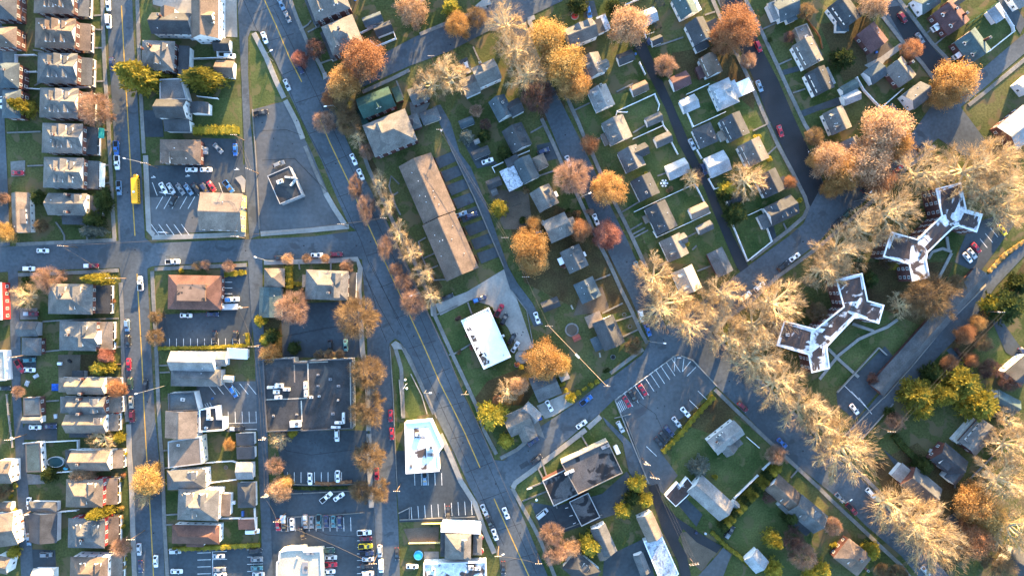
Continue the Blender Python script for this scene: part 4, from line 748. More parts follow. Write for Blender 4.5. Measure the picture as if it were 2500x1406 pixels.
for lab, x, y, L_, W_, a, rm in [('dark gabled garage with white end west of the lane top, beside the blue bins', 1527, 141, 42, 27, -22, 'dark'), ('cream sunlit garage west of the lane, below the open lawn', 1561, 216, 42, 27, -24, 'brown'), ('pale garage west of the lane beside the white fence run', 1596, 292, 42, 24, -24, 'grey'),
    ('cream ridged garage west of the lane, below the white fence run', 1619, 341, 42, 28, -24, 'grey'), ('silver grey garage west of the lane under the pink bare tree', 1654, 413, 54, 38, -24, 'silver'), ('tan roofed shed at the corner of the white fenced lawn', 1706, 515, 46, 30, -24, 'tan'), ('small tan and grey garage below the white fenced lawn', 1721, 556, 38, 24, -26, 'grey'),
    ('silver garage near the top edge beside the big peach tree', 1583, 41, 42, 36, -22, 'silver'), ('tiny dark shed under the wires east of the lane top', 1603, 99, 28, 20, -24, 'dark'), ('maroon brown garage with white apron drive', 1661, 198, 46, 36, -24, 'maroon'),
    ('silver garage beside the white silver bungalow', 1683, 254, 42, 36, -24, 'silver'), ('pale metal garage with curved looking roof behind the parked dark car', 1752, 401, 54, 52, -24, 'silver'), ('small dark garage with white front between the yellow evergreens', 1790, 487, 36, 24, -26, 'dark')]:
    house('lane_garage', lab, 'garage', x, y, L_, W_, a, 2.9, 'gable', 1.7, rm, 'white', gd=('W', 2.8), group=AG)
cape('teal gabled house with white left wall at the top edge', 1672, 14, 56, 48, 64, 'teal', w=[(6, -24, 40, 20, 0, 3, 'flat', 0, 'white', 'white')])
cape('dark teal house with sunlit tan streaked slope beside the round orange tree', 1706, 76, 56, 50, 64, 'dark', w=[(10, -34, 40, 32, 0, 3.2, 'shed', .8, 'dark', 'white'), (36, 8, 18, 34, 0, 3, 'flat', 0, 'dark', 'white')])
cape('brown gabled house with white rear dormer facing the leaf strewn yard', 1735, 160, 52, 44, 66, 'brown', d=[(0, -1, 7, 'shed')], w=[(4, 26, 30, 18, 0, 2.8, 'flat', 0, 'maroon', 'brick')])
house('silver_bungalow', 'white and silver roofed bungalow with flat white rear extension', 'house', 1768, 230, 66, 54, 66, 3.8, 'hip', 2.4, 'silver', 'white', d=[(0, -1, 5, 'shed'), (-.2, 1, 2.2)], w=[(4, -52, 34, 40, 0, 3.2, 'flat', 0, 'white', 'white'), (0, -30, 44, 16, 0, 3.4, 'flat', 0, 'silver', 'white')], group=CG)
cape('charcoal house with white dormer strip and tan street slope above the yellow bush', 1793, 310, 60, 56, 64, 'dark', d=[(0, -1, 7.4, 'shed')], w=[(6, 34, 26, 14, 0, 2.8, 'flat', 0, 'tan', 'white')])
house('hexagon_garage', 'charcoal cottage with chamfered roof and three round skylights by the lane', 'house', 1722, 331, 52, 50, 66, 3.2, 'hip', 1.8, 'dark', 'white', v=4, group=CG)
cape('grey house with white dormer strip behind the spreading tan bare tree', 1839, 372, 58, 60, 64, 'slate', d=[(0, -1, 7.6, 'shed')])
cape('charcoal and tan house with white rear dormer by the red brick path', 1880, 447, 58, 56, 64, 'dark', d=[(.2, -1, 4.6, 'shed')], w=[(14, -32, 30, 16, 0, 2.8, 'flat', 0, 'dark', 'white')])
house('corner_house', 'charcoal corner house with white flat carport and two pointed dormers', 'house', 1908, 514, 74, 50, -26, 4, 'gable', 3, 'dark', 'white', d=[(0, -1, 2.4), (.6, -1, 2.0), (-.3, 1, 3.4)], w=[(-44, 6, 26, 36, 0, 3, 'flat', 0, 'grey', 'white')], group=CG)
# ---- upper right
cape('teal hipped gable house with white side wings at the top edge right of the street', 1920, 20, 56, 52, -24, 'blue', w=[(-28, -6, 24, 44, 0, 3.6, 'flat', 0, 'light', 'white'), (4, 28, 26, 14, 0, 2.8, 'flat', 0, 'blue', 'white')], rise=2.8)
cape('slate and tan house with white window strip and a tan sun terrace', 1972, 130, 66, 54, 62, 'slate', d=[(0, -1, 7.6, 'shed')], c=[(.9, .1)], w=[(-6, -26, 52, 12, 0, 2.8, 'flat', 0, 'grey', 'white')])
block('sun_terrace', 'tan flat terrace roof on the back of the slate and tan house', 'annex', [(1941, 69), (1970, 58), (1985, 90), (1955, 104)], 3, 'stone', 'tan', 'stone', units=[(1969, 90, 8, 7, .6, -22), (1958, 73, 6, 5, .5, -22)])
cape('charcoal and tan house with white dormer row beside the dark drive', 2001, 198, 60, 54, 64, 'dark', d=[(0, -1, 7.4, 'shed')], w=[(0, -30, 44, 12, 0, 2.8, 'flat', 0, 'light', 'white')])
cape('dark house with glaring sunlit skylight and white rear wing at the top edge', 2062, 30, 66, 58, 54, 'dark', d=[(0, -1, 8, 'shed')], w=[(26, 22, 30, 22, -54, 3, 'flat', 0, 'blue', 'white')])
cape('plain maroon brown house with narrow sunlit edge left of the shaded street', 2130, 92, 58, 54, 52, 'maroon', wm='brick')
house('gabled_garage', 'blue grey gabled garage behind the long concrete drive', 'garage', 2137, 179, 46, 40, -36, 3, 'gable', 1.8, 'blue', 'white', gd=('E', 3))
cape('slate house with brick rear wall beside the blue grey garage', 2198, 176, 58, 54, 52, 'slate', wm='brick', c=[(-.1, .9)])
cape('tan and grey gabled house with white triangular gable by the big orange tree', 2239, 234, 56, 46, -38, 'grey', h=4.4)
house('lane_garage', 'dull teal garage with white front between the yards', 'garage', 2073, 214, 44, 24, -30, 2.8, 'gable', 1.4, 'teal', 'white', gd=('W', 2.6))
house('lane_garage', 'silver hipped garage at the end of the dark drive', 'garage', 2078, 238, 44, 28, -22, 2.8, 'gable', 1.5, 'silver', 'white', gd=('W', 2.6))
cape('slate house with two white dormers and brown sunlit slope by the dark drive', 2044, 294, 58, 54, 66, 'slate', d=D2W)
house('yard_shed', 'dull teal shed beside the tall white fence', 'shed', 2180, 270, 32, 22, 50, 2.6, 'gable', 1.2, 'teal', 'white', gd=('W', 2.2))
cape('teal roofed house cut by the top edge with a green bin beside it', 2262, 4, 54, 46, -34, 'teal')
house('brick_house', 'large maroon roofed brick house with two white dormers', 'house', 2322, 42, 66, 66, 54, 4.6, 'gable', 3.4, 'maroon', 'brick', d=D2W, c=[(-.3, .2), (.4, .6)], w=[(-24, -34, 40, 24, 90, 4.2, 'gable', 2.2, 'brown', 'brick')], p=[('S', 10, -.25, .25, 'white')])
house('brick_house', 'teal roofed brick house with two white dormers inside the white fence', 'house', 2374, 112, 66, 64, 54, 4.6, 'gable', 3.4, 'teal', 'brick', d=D2W, c=[(.2, .9)], p=[('S', 10, -.2, .2, 'white')])
house('gabled_garage', 'white garage with grey roof at the corner of the white fence', 'garage', 2434, 34, 38, 32, 54, 3, 'gable', 1.4, 'silver', 'white', gd=('N', 2.6))
house('edge_house', 'pale blue roofed brick house cut by the right edge above the lit lawn', 'house', 2490, 312, 84, 76, -40, 5, 'gable', 2.8, 'silver', 'brick')
house('edge_house', 'white house corner on the right edge beside the wide lawn', 'house', 2510, 205, 44, 40, -40, 4, 'gable', 2, 'silver', 'white')
house('edge_house', 'white roofed house corner at the top right corner', 'house', 2492, -6, 44, 40, 54, 4, 'gable', 2, 'light', 'white')
cape('pale tan house swallowed by the cluster of orange trees', 2082, 362, 50, 46, 66, 'slate')

def grow_poly(q, f):
    mx, my = sum(p[0] for p in q) / len(q), sum(p[1] for p in q) / len(q); return [(mx + (x - mx) * f, my + (y - my) * f) for x, y in q]
# ---- the two Y shaped apartment blocks
for lab, pl, pt, un in [
    ('upper Y shaped brick apartment block with white rimmed stained roof', [(2285, 461), (2346, 446), (2360, 512), (2399, 523), (2385, 567), (2342, 552), (2328, 556), (2265, 617), (2262, 635), (2270, 677), (2228, 687), (2220, 645), (2157, 626), (2176, 566), (2240, 584), (2300, 527)],
     [[(2300, 470), (2338, 458), (2340, 492), (2330, 515), (2303, 522)], [(2356, 522), (2387, 530), (2378, 556), (2345, 545)], [(2178, 600), (2188, 578), (2222, 592), (2218, 630), (2170, 622)], [(2262, 600), (2300, 562), (2310, 566), (2270, 612)]], [(2322, 548, 5, 5, .6, 30), (2250, 612, 5, 4, .5, 30)]),
    ('lower Y shaped brick apartment block with white rimmed stained roof', [(2042, 683), (2105, 667), (2119, 734), (2159, 745), (2146, 790), (2102, 775), (2085, 777), (2020, 846), (2020, 856), (2026, 899), (1982, 910), (1974, 866), (1896, 843), (1915, 783), (1992, 803), (2060, 749)],
     [[(2052, 692), (2098, 680), (2104, 718), (2092, 732), (2062, 736)], [(2110, 742), (2148, 752), (2138, 780), (2104, 766)], [(1910, 838), (1922, 795), (1976, 812), (1972, 852)], [(2010, 812), (2060, 762), (2078, 772), (2030, 818)], [(1985, 860), (2008, 842), (2006, 868), (1986, 872)]], [(2086, 743, 7, 7, .6, 0), (1922, 817, 8, 7, .7, 0)])]:
    block('apartment_block', lab, 'apartment', pl, 9.6, 'brick', 'stained', 'white', units=un, rim=.4, par=.25, win=True, patch=[('rust', grow_poly(q, 1.14)) for q in pt], group='Y shaped brick apartment blocks')
# the long low garage row beside the right hand road
a0, a1 = P(2140, 953, 3), P(2398, 667, 3); cx_, cy_ = (a0[0] + a1[0]) / 2, (a0[1] + a1[1]) / 2
house('garage_row', 'very long low gabled garage row with grey roof beside the right hand road', 'garage', 2269, 810, 386, 44, -48, 2.6, 'gable', 2.4, 'grey', 'brick', win=False)

# ---- bottom middle and right
block('flat_hall', 'flat tar roofed brick hall with black puddle stains, tall front block', 'hall', [(1371, 1131), (1484, 1078), (1520, 1154), (1412, 1206)], 7.2, 'stone', 'tar', 'stone', rim=.2, units=[(1390, 1152, 6, 24, .9, 66), (1478, 1090, 20, 8, .5, -24)])
block('flat_hall', 'flat tar roofed brick hall, middle block facing the small lawn', 'hall', [(1325, 1174), (1381, 1146), (1412, 1206), (1352, 1235)], 5.2, 'darkbrick', 'tar', 'grey', rim=.2)
block('flat_hall', 'flat tar roofed low rear block beside the arrow marked drive', 'hall', [(1390, 1225), (1436, 1203), (1465, 1262), (1420, 1284)], 3.6, 'darkbrick', 'tar', 'grey', rim=.2)
house('ranch_house', 'long pale gabled house with white west gable beside the conifer hedge', 'house', 1735, 1215, 108, 56, 42, 4, 'gable', 2.8, 'light', 'white', w=[(58, -28, 18, 16, 0, 3, 'gable', 1.4, 'light', 'white')])
block('flat_carport', 'dark brown flat roofed carport joined to the long pale gabled house', 'carport', [(1625, 1211), (1655, 1178), (1661, 1188), (1678, 1166), (1697, 1190), (1676, 1212), (1650, 1236)], 3, 'white', 'rust', 'white', par=.15, rim=.15)
house('workshop', 'tan and grey gabled workshop with white front gable by the dark lane fork', 'workshop', 1586, 1285, 66, 42, 65, 4.2, 'gable', 2.2, 'tan', 'white')
block('membrane_shop', 'long patched white flat roof continuing below the tan workshop', 'workshop', [(1572, 1322), (1616, 1308), (1657, 1400), (1640, 1418), (1612, 1418)], 3.8, 'white', 'patched', 'white', par=.08)
house('narrow_shed', 'narrow grey gabled shed beside the patched white roof', 'shed', 1567, 1376, 52, 27, 68, 2.8, 'gable', 1.2, 'grey', 'white', gd=('W', 2.6))
house('large_house', 'big mottled pale gabled house with several wings inside the conifer hedge', 'house', 1772, 1068, 84, 44, -38, 4.8, 'gable', 3, 'light', 'white', d=[(-.2, 1, 3.2), (.2, -1, 2.4)], w=[(-10, 26, 30, 34, 90, 3.8, 'gable', 2, 'slate', 'white'), (14, 30, 24, 24, 0, 2.8, 'flat', 0, 'slate', 'white')], c=[(-.6, .4)])
house('gabled_house', 'brown and charcoal gabled house with white west gable, right of the conifer hedge', 'house', 1914, 1203, 84, 52, 42, 4.4, 'gable', 3, 'brown', 'white', d=[(.3, -1, 3)], w=[(30, 24, 34, 20, 0, 3.4, 'gable', 1.6, 'grey', 'white')])
house('gabled_house', 'tan sunlit house with tall white windowed gable at the right of the brown house', 'house', 1972, 1254, 84, 56, 40, 5, 'gable', 3.2, 'grey', 'white', d=[(.3, 1, 2.4), (-.2, -1, 2.2)], w=[(8, 34, 60, 18, 0, 3, 'shed', .6, 'dark', 'white')])
house('silver_shed', 'silver grey gabled barn by the yellow green hedge', 'shed', 1847, 1369, 44, 44, 48, 3.4, 'gable', 2, 'silver', 'white', gd=('W', 3))
house('hipped_house', 'tan and charcoal hipped house between yellow shrubs at the bottom', 'house', 2083, 1360, 74, 62, 38, 5, 'hip', 3, 'brown', 'brick', d=[(0, -1, 2.2)], c=[(.2, .2), (.9, -.1)])
house('brick_house', 'grey gabled house with brick west gable and white dish terrace', 'house', 2250, 1188, 84, 58, 40, 4.6, 'gable', 3, 'grey', 'brick', w=[(-52, 4, 30, 40, 0, 3, 'flat', 0, 'light', 'white')])
house('gabled_house', 'dark teal house with brick patio beside the dark evergreen', 'house', 2318, 1124, 74, 56, 40, 4.4, 'gable', 2.8, 'dark', 'brick', d=[(-.2, -1, 4, 'shed')], w=[(34, 20, 36, 34, 90, 4, 'gable', 2.2, 'dark', 'white')])
house('gabled_house', 'slate house with pale roof strip at the end of the narrow drive', 'house', 2386, 1066, 80, 56, -48, 4.4, 'gable', 2.8, 'slate', 'brick', d=[(0, 1, 8.5, 'shed')], w=[(-6, -26, 74, 14, 0, 3, 'flat', 0, 'cream', 'white')])
house('edge_house', 'white house with dark gabled roof cut by the right border', 'house', 2496, 905, 70, 52, -40, 5, 'gable', 2.6, 'dark', 'white')
house('gabled_house', 'pale teal roofed house at the right behind the yellow evergreen clump', 'house', 2456, 982, 62, 40, 28, 4, 'gable', 2.2, 'teal', 'white')
house('edge_house', 'dark house with grey slope in the bottom right corner', 'house', 2486, 1372, 60, 56, 30, 4.4, 'gable', 2.6, 'dark', 'white')
house('gabled_house', 'dark teal cross roofed house with white hip lines at the bottom', 'house', 1420, 1390, 78, 56, 40, 4.6, 'hip', 2.8, 'dark', 'white', d=[(0, 1, 2.6)])
house('gabled_house', 'plain grey house behind the bright yellow green tree', 'house', 1474, 1318, 74, 40, 66, 4.2, 'gable', 2, 'grey', 'white', w=[(30, 16, 30, 26, 0, 3.2, 'gable', 1.4, 'tan', 'white')])
# ================================================================== TREES
bark_pale = M('pale_bark', (0.60, 0.48, 0.28), var=0.3, scale=0.5, rnd=0.1); bark = M('brown_bark', (0.16, 0.115, 0.08), var=0.3, scale=0.5)
def leafm(name, c, tint, r=0.14): return M(name, c, var=0.35, scale=0.28, tint=tint, fine=0.45, fscale=2.2, rough=0.8, spec=0.15, rnd=r, through=0.42)
LM = dict(bare=leafm('pale_twigs', (0.29, 0.205, 0.125), (0.38, 0.28, 0.17)), pink=leafm('pinkish_twigs', (0.36, 0.21, 0.15), (0.42, 0.27, 0.19)), plum=leafm('plum_twigs', (0.12, 0.065, 0.055), (0.17, 0.095, 0.08)),
    orange=leafm('orange_leaves', (0.46, 0.22, 0.07), (0.50, 0.31, 0.12)), rust=leafm('rust_leaves', (0.38, 0.16, 0.08), (0.42, 0.22, 0.11)), gold=leafm('golden_leaves', (0.50, 0.30, 0.09), (0.54, 0.37, 0.14)), peach=leafm('peach_leaves', (0.52, 0.31, 0.18), (0.54, 0.36, 0.22)),
    red=leafm('red_leaves', (0.30, 0.09, 0.07), (0.34, 0.16, 0.12)), yew=leafm('yellow_green_needles', (0.19, 0.175, 0.025), (0.30, 0.24, 0.035)), green=leafm('dark_green_needles', (0.035, 0.06, 0.016), (0.065, 0.08, 0.02)), lime=leafm('lime_leaves', (0.32, 0.28, 0.03), (0.42, 0.34, 0.05)),
    spruce=leafm('blue_spruce_needles', (0.10, 0.13, 0.115), (0.20, 0.21, 0.17)), brown=leafm('brown_twigs', (0.19, 0.13, 0.075), (0.25, 0.17, 0.09)))

def limbs_data(seed, Rr, Ht, fork, nlimb, twigs, spread, wd, leaf=0, leaf_s=.4, tw=(.014, .03), halo=2):
    """grow a deciduous tree: returns (wood mesh, crown mesh). Twigs are thin slivers, leaves small quads, both spread over the branch ends."""
    rd = random.Random(seed); wood_b = MB(); cr = MB(); tips = []
    def branch(p, d, ln, rad, depth):
        n = (5, 4, 3, 3)[depth]; q = p.copy(); dd = d.copy(); st = ln / n
        for i in range(n):
            dd = (dd + Vector((rd.gauss(0, .10), rd.gauss(0, .10), rd.gauss(.03, .07)))).normalized()
            nx = q + dd * st; r0 = rad * (1 - .75 * i / n); r1 = rad * (1 - .75 * (i + 1) / n)
            wood_b.tube(q, nx, r0, r1, 5 if depth == 0 else 3)
            q = nx
            if depth < 3 and (i > 0 or depth > 0) and i < n - 1 + (depth < 2):
                for c_ in range(2 if depth < 2 else 1 + (rd.random() < .5)):
                    s = dd.cross(Vector((rd.gauss(0, 1), rd.gauss(0, 1), rd.gauss(0, .35)))).normalized()
                    nd = (dd * rd.uniform(.75, 1.1) + s * rd.uniform(.45, .8) + Vector((0, 0, .08))).normalized()
                    branch(q, nd, ln * rd.uniform(.42, .62) * (1.12 - .13 * i), max(r1 * .6, .028), depth + 1)
            if depth >= 2: tips.append((q.copy(), dd.copy()))
        tips.append((q.copy(), dd.copy()))
    wood_b.tube((0, 0, -.3), (0, 0, Ht * fork * .5), wd * 1.25, wd, 8); wood_b.tube((0, 0, Ht * fork * .5), (0, 0, Ht * fork), wd, wd * .8, 8)
    for i in range(nlimb):
        t = 2 * math.pi * i / nlimb + rd.uniform(-.3, .3); el = R(rd.uniform(*spread))
        d = Vector((math.cos(t) * math.cos(el), math.sin(t) * math.cos(el), math.sin(el)))
        branch(Vector((0, 0, Ht * fork * rd.uniform(.75, 1.0))), d, Rr * rd.uniform(.78, 1.02) if el < 1.0 else Ht * (1 - fork) * .8, wd * .45, 0)
    branch(Vector((0, 0, Ht * fork)), Vector((0, 0, 1)), Ht * (1 - fork) * .7, wd * .5, 0)
    ds = sorted((p.x * p.x + p.y * p.y) ** .5 for p, d in tips); Rt = ds[int(len(ds) * .93)]; zt = max(p.z for p, d in tips); zc = zt * .60
    def shell(lo):      # a point in the outer crown, left out where the crown has a gap
        while True:
            v = Vector((rd.gauss(0, 1), rd.gauss(0, 1), rd.gauss(.25, .9))).normalized(); a = math.atan2(v.y, v.x)
            bulge = 1 + .09 * math.sin(3 * a + seed) + .07 * math.sin(7 * a + seed * 2) + .05 * math.sin(5 * v.z + seed)
            if math.sin(9 * v.x + seed) * math.sin(9 * v.y + seed * 3) * math.sin(7 * v.z + seed) < .42: break
        q = rd.uniform(lo, 1.0) * bulge; return Vector((v.x * Rt * q, v.y * Rt * q, zc + v.z * (zt - zc) * q)), v
    for k in range(twigs):
        p, d = shell(.74) if k % 5 < halo else rd.choice(tips); s = Vector((rd.gauss(0, 1), rd.gauss(0, 1), rd.gauss(0, .7))).normalized()
        o = p - d * rd.uniform(0, .08) * Rr; dd = (d + s * rd.uniform(.15, .65)).normalized(); ln = Rr * rd.uniform(.07, .19)
        side = dd.cross(Vector((rd.gauss(0, 1), rd.gauss(0, 1), rd.gauss(0, 1)))).normalized() * rd.uniform(*tw)
        e = o + dd * ln
        cr.add([o - side, o + side, e + side * .5, e - side * .5], [(0, 1, 2, 3)])
    for k in range(leaf):
        p, d = shell(.7) if k % 5 < 2 else rd.choice(tips); c = p + Vector((rd.gauss(0, .10), rd.gauss(0, .10), rd.gauss(0, .08))) * Rr
        a = Vector((rd.gauss(0, 1), rd.gauss(0, 1), rd.gauss(0, 1))).normalized(); b = a.cross(Vector((rd.gauss(0, 1), rd.gauss(0, 1), rd.gauss(0, 1)))).normalized(); h = leaf_s * rd.uniform(.5, 1)
        cr.add([c - a * h * .5, c + b * h * .4, c + a * h * .5, c - b * h * .4], [(0, 1, 2, 3)])
    f = 7.6 / Rt      # crown brought to its nominal radius
    for b_ in (wood_b, cr): b_.v = [(x * f, y * f, z * (.5 + .5 * f) if z > 0 else z) for x, y, z in b_.v]
    return wood_b, cr
def conifer_data(seed, Rr, Ht, n, power=.8, droop=.25, tuft=16, base=.06, size=.5):
    """conifer: whorled branches, each a feathered frond of small quads"""
    rd = random.Random(seed); wd = MB(); cr = MB(); wd.tube((0, 0, -.3), (0, 0, Ht * .55), Ht * .018, Ht * .011, 6); wd.tube((0, 0, Ht * .55), (0, 0, Ht), Ht * .011, .03, 5)
    for i in range(n):
        t = (i + rd.random()) / n; z = Ht * (base + (1 - base) * t); ln = Rr * max(.05, (1 - t) ** power) * rd.uniform(.6, 1.2); a = i * 2.39996 + rd.uniform(-.3, .3)
        d = Vector((math.cos(a), math.sin(a), 0)); up = rd.uniform(.1, .5)
        wd.tube((0, 0, z), tuple(d * ln * .8 + Vector((0, 0, z + ln * (up - droop) * .8))), .05, .02, 3)
        for j in range(tuft):
            s = (j + rd.random()) / tuft; c = d * ln * s + Vector((0, 0, z + ln * (up * s - droop * s * s)))
            sp = ln * .30 * (1.1 - s) + .12; sd_ = Vector((-d.y, d.x, 0)) * rd.uniform(-1, 1) * sp
            c = c + sd_ + Vector((0, 0, rd.gauss(0, .1)))
            f = (d * rd.uniform(.5, 1) + sd_.normalized() * rd.uniform(.2, .8) + Vector((0, 0, rd.uniform(-.2, .5)))).normalized() * size * rd.uniform(.6, 1.3)
            q = f.cross(Vector((rd.gauss(0, .4), rd.gauss(0, .4), 1))).normalized() * size * .33
            cr.add([c - q, c + q, c + f + q * .4, c + f - q * .4], [(0, 1, 2, 3)])
    return wd, cr
def clump_data(seed, Rr, Ht, n, size=.3, lobes=7):
    """bush: several uneven leaf clumps on short stems"""
    rd = random.Random(seed); wd = MB(); cr = MB(); cs = []
    for i in range(lobes):
        a = rd.uniform(0, 6.28); q = rd.uniform(.15, .62) * Rr; cs.append((Vector((math.cos(a) * q, math.sin(a) * q, Ht * rd.uniform(.35, .75))), rd.uniform(.32, .55) * Rr)); wd.tube((0, 0, 0), tuple(cs[-1][0]), .05, .02, 4)
    for k in range(n):
        c0, r0 = rd.choice(cs); v = Vector((rd.gauss(0, 1), rd.gauss(0, 1), rd.gauss(0, 1))).normalized() * r0 * rd.uniform(.6, 1.05); v.z *= Ht / Rr * .55; c = c0 + v; c.z = max(.05, c.z)
        a = Vector((rd.gauss(0, 1), rd.gauss(0, 1), rd.gauss(0, 1))).normalized(); b = a.cross(Vector((rd.gauss(0, 1), rd.gauss(0, 1), rd.gauss(0, 1)))).normalized(); h = size * rd.uniform(.6, 1.1)
        cr.add([c - a * h * .5, c + b * h * .4, c + a * h * .5, c - b * h * .4], [(0, 1, 2, 3)])
    return wd, cr
PROTO = {}
def proto(form):
    """three variants of each form, unit radius 8 m for trees, 1 m for bushes"""
    if form not in PROTO:
        out = []
        for s in range(4 if form in ('bare', 'leafy') else 3):
            if form == 'bare': wdb, crb = limbs_data(11 + s, 5.6, 14, .30, 9, 5200, (15, 62), .78, halo=1)
            elif form == 'fine': wdb, crb = limbs_data(31 + s, 5.3, 11, .22, 9, 11500, (18, 75), .30, tw=(.018, .036))
            elif form == 'leafy': wdb, crb = limbs_data(51 + s, 5.2, 11.5, .22, 9, 1200, (12, 78), .32, leaf=13500, leaf_s=.42)
            elif form == 'conifer': wdb, crb = conifer_data(71 + s, 8, 24, 190, .62, .3, 26, size=1.1)
            elif form == 'dome': wdb, crb = conifer_data(91 + s, 8, 13, 120, .42, .12, 34, size=1.05)
            else: wdb, crb = clump_data(111 + s, 1, 1.5, 700, .24)
            wm_ = bark_pale if form == 'bare' else bark
            out.append((wdb.data('trunk', [wm_]), crb.data('crown', [LM['bare']])))
        PROTO[form] = out
    return PROTO[form]
LM['yewd'] = LM['yew']
FORM = dict(yewd='dome', bare='bare', pink='fine', plum='fine', brown='fine', orange='leafy', rust='leafy', gold='leafy', peach='leafy', red='leafy', yew='conifer', green='dome', lime='dome', spruce='dome')
NAMES = dict(yewd='evergreen_tree', bare='bare_tree', pink='bare_tree', plum='bare_tree', brown='bare_tree', orange='autumn_tree', rust='autumn_tree', gold='autumn_tree', peach='autumn_tree', red='autumn_tree', yew='evergreen_tree', green='evergreen_tree', lime='evergreen_tree', spruce='spruce_tree')
DESC = dict(yewd='yellow green spreading evergreen', bare='pale limbed bare tree', pink='pinkish brown bare tree', plum='dull plum bare tree', brown='brown twiggy bare tree', orange='orange leaved tree', rust='rust leaved tree', gold='golden leaved tree', peach='peach leaved tree', red='dark red tree', yew='yellow green feathery evergreen', green='dark green evergreen', lime='bright lime evergreen', spruce='blue grey spruce')
tk = 0
def tree(kind, px, py, r, where, asp=1.0, tall=1.0, group=None, cat='tree', form=None, name=None):
    """px, py, r: crown centre and radius in image pixels; the foot is found from the height of the crown"""
    global tk; tk += 1
    form = form or ('bush' if r < 13 and kind not in ('yew',) else FORM[kind])
    u = r * S / (8.0 if form != 'bush' else 1.0); hz = {'bare': 15, 'fine': 11, 'leafy': 12, 'conifer': 24, 'dome': 13, 'bush': 1.5}[form]
    if form == 'conifer': zs = min(1.2, 13.5 / (24 * u)) if r < 45 else .85
    else: zs = 1.0 if r > 24 else 1.15
    if form == 'bush': zs = .8
    zs *= tall; hc = hz * u * zs * (.62 if form != 'conifer' else .4)
    xy = P(px, py, hc); wm_, cm_ = proto(form)[tk % len(proto(form))]
    o = thing(name or (NAMES[kind] if form != 'bush' else 'shrub'), DESC[kind].replace(' tree', ' shrub' if form == 'bush' else ' tree') + ' ' + where, cat if form != 'bush' else 'shrub', (*xy, max(0, surf(*xy) - .05)), 0 if asp != 1 else tk * 2.1, group)
    o.scale = (u * asp, u / asp, u * zs)
    link('trunk', wm_, o); c = link('crown', cm_, o)
    c.material_slots[0].link = 'OBJECT'; c.material_slots[0].material = LM[kind]
    return o
T = lambda rows, group=None, **k: [tree(*q, group=group, **k) if len(q) == 5 else tree(*q[:5], asp=q[5], group=group, **k) for q in rows]
# ---- upper left and along the avenue
T([('yew', 338, 187, 50, 'leaning over the main street near the top left', 1.2), ('yew', 494, 190, 44, 'beside the tan and black double garage', 1.42), ('yew', 58, 261, 24, 'behind the left column of twin houses'),
   ('pink', 238, 270, 40, 'on the kerb in front of the fourth twin house'), ('pink', 12, 485, 15, 'on the far west lane beside the long cottage'), ('gold', 20, 570, 24, 'on the lane corner above the crossing'), ('green', 92, 482, 20, 'between the long cottage and the slate house'),
   ('green', 248, 490, 28, 'in front of the white gabled corner house', .8), ('green', 226, 536, 27, 'south of the corner house porch'), ('spruce', 222, 563, 24, 'lying low on the corner lawn above the crossing', 1.3), ('brown', 104, 552, 18, 'on the corner lawn by the curved path'),
   ('pink', 122, 681, 33, 'below the white pickup on the cross street'), ('yew', 236, 681, 24, 'at the corner of the black porched house', 1.5), ('bare', 60, 724, 34, 'left of the black porched house'), ('brown', 383, 774, 17, 'on the verge right of the main street, upper of two'), ('brown', 382, 823, 21, 'on the verge right of the main street, lower of two'),
   ('pink', 48, 955, 15, 'at the lane end of the littered yard'), ('red', 262, 868, 17, 'beside the gravel yard wall'), ('lime', 246, 898, 26, 'in the leaf strewn yard below the red tree', 1.2), ('rust', 287, 948, 21, 'at the porch of the narrow tan house'),
   ('bare', 246, 1074, 30, 'over the roof of the charcoal and tan house', 1.1), ('lime', 288, 1068, 15, 'at the pavement near the tan bare tree'), ('gold', 362, 1172, 38, 'over the main street near the bottom'), ('bare', 349, 1215, 24, 'below the golden street tree'), ('peach', 204, 1158, 26, 'on the roof edge of a hipped twin house', 1.2),
   ('green', 117, 1161, 21, 'beside the garage by the oval pool'), ('yew', 246, 1248, 24, 'between two hipped twin houses', 1.3), ('pink', 298, 1335, 22, 'on the pavement near the bottom of the main street'), ('lime', 30, 1350, 16, 'at the left edge beside the lane'), ('brown', 8, 1200, 20, 'at the left edge between edge houses')])
T([('red', 731, 145, 20, 'overhanging the avenue traffic lane'), ('plum', 772, 121, 24, 'on the avenue pavement beside the red tree'), ('rust', 886, 147, 51, 'on the corner of the avenue and the side street'), ('orange', 841, 207, 38, 'in the mouth of the side street'), ('rust', 806, 242, 21, 'on the avenue kerb below the bright orange tree'),
   ('brown', 843, 268, 32, 'beside the green roofed house'), ('pink', 793, 300, 27, 'leaning over the avenue opposite the triangular lot'), ('brown', 852, 302, 30, 'left of the green roofed house, lower'), ('bare', 873, 336, 25, 'at the front of the big grey hipped house')])
T([('pink', 898, 371, 20, 'at the corner of the big grey hipped house'), ('pink', 869, 460, 22, 'over the avenue lane below the white parked cars', .75), ('pink', 894, 510, 27, 'over the avenue centre line, uppermost', .7), ('bare', 926, 446, 28, 'on the verge left of the long apartment row, upper', .8), ('bare', 944, 498, 29, 'on the verge left of the long apartment row, middle', .8),
   ('bare', 974, 574, 32, 'on the verge at the joint of the apartment row', .8), ('pink', 940, 606, 23, 'over the avenue by the cross street mouth', .75), ('bare', 1004, 616, 31, 'in front of the lower apartment section, upper'), ('bare', 1032, 668, 31, 'in front of the lower apartment section, lower'), ('pink', 967, 658, 17, 'over the avenue below the cross street'),
   ('pink', 1008, 738, 31, 'over the avenue beside the concrete drive'), ('bare', 1049, 722, 30, 'at the mouth of the concrete drive'), ('pink', 985, 690, 22, 'over the avenue centre line, lowest')], 'bare street trees along the avenue')
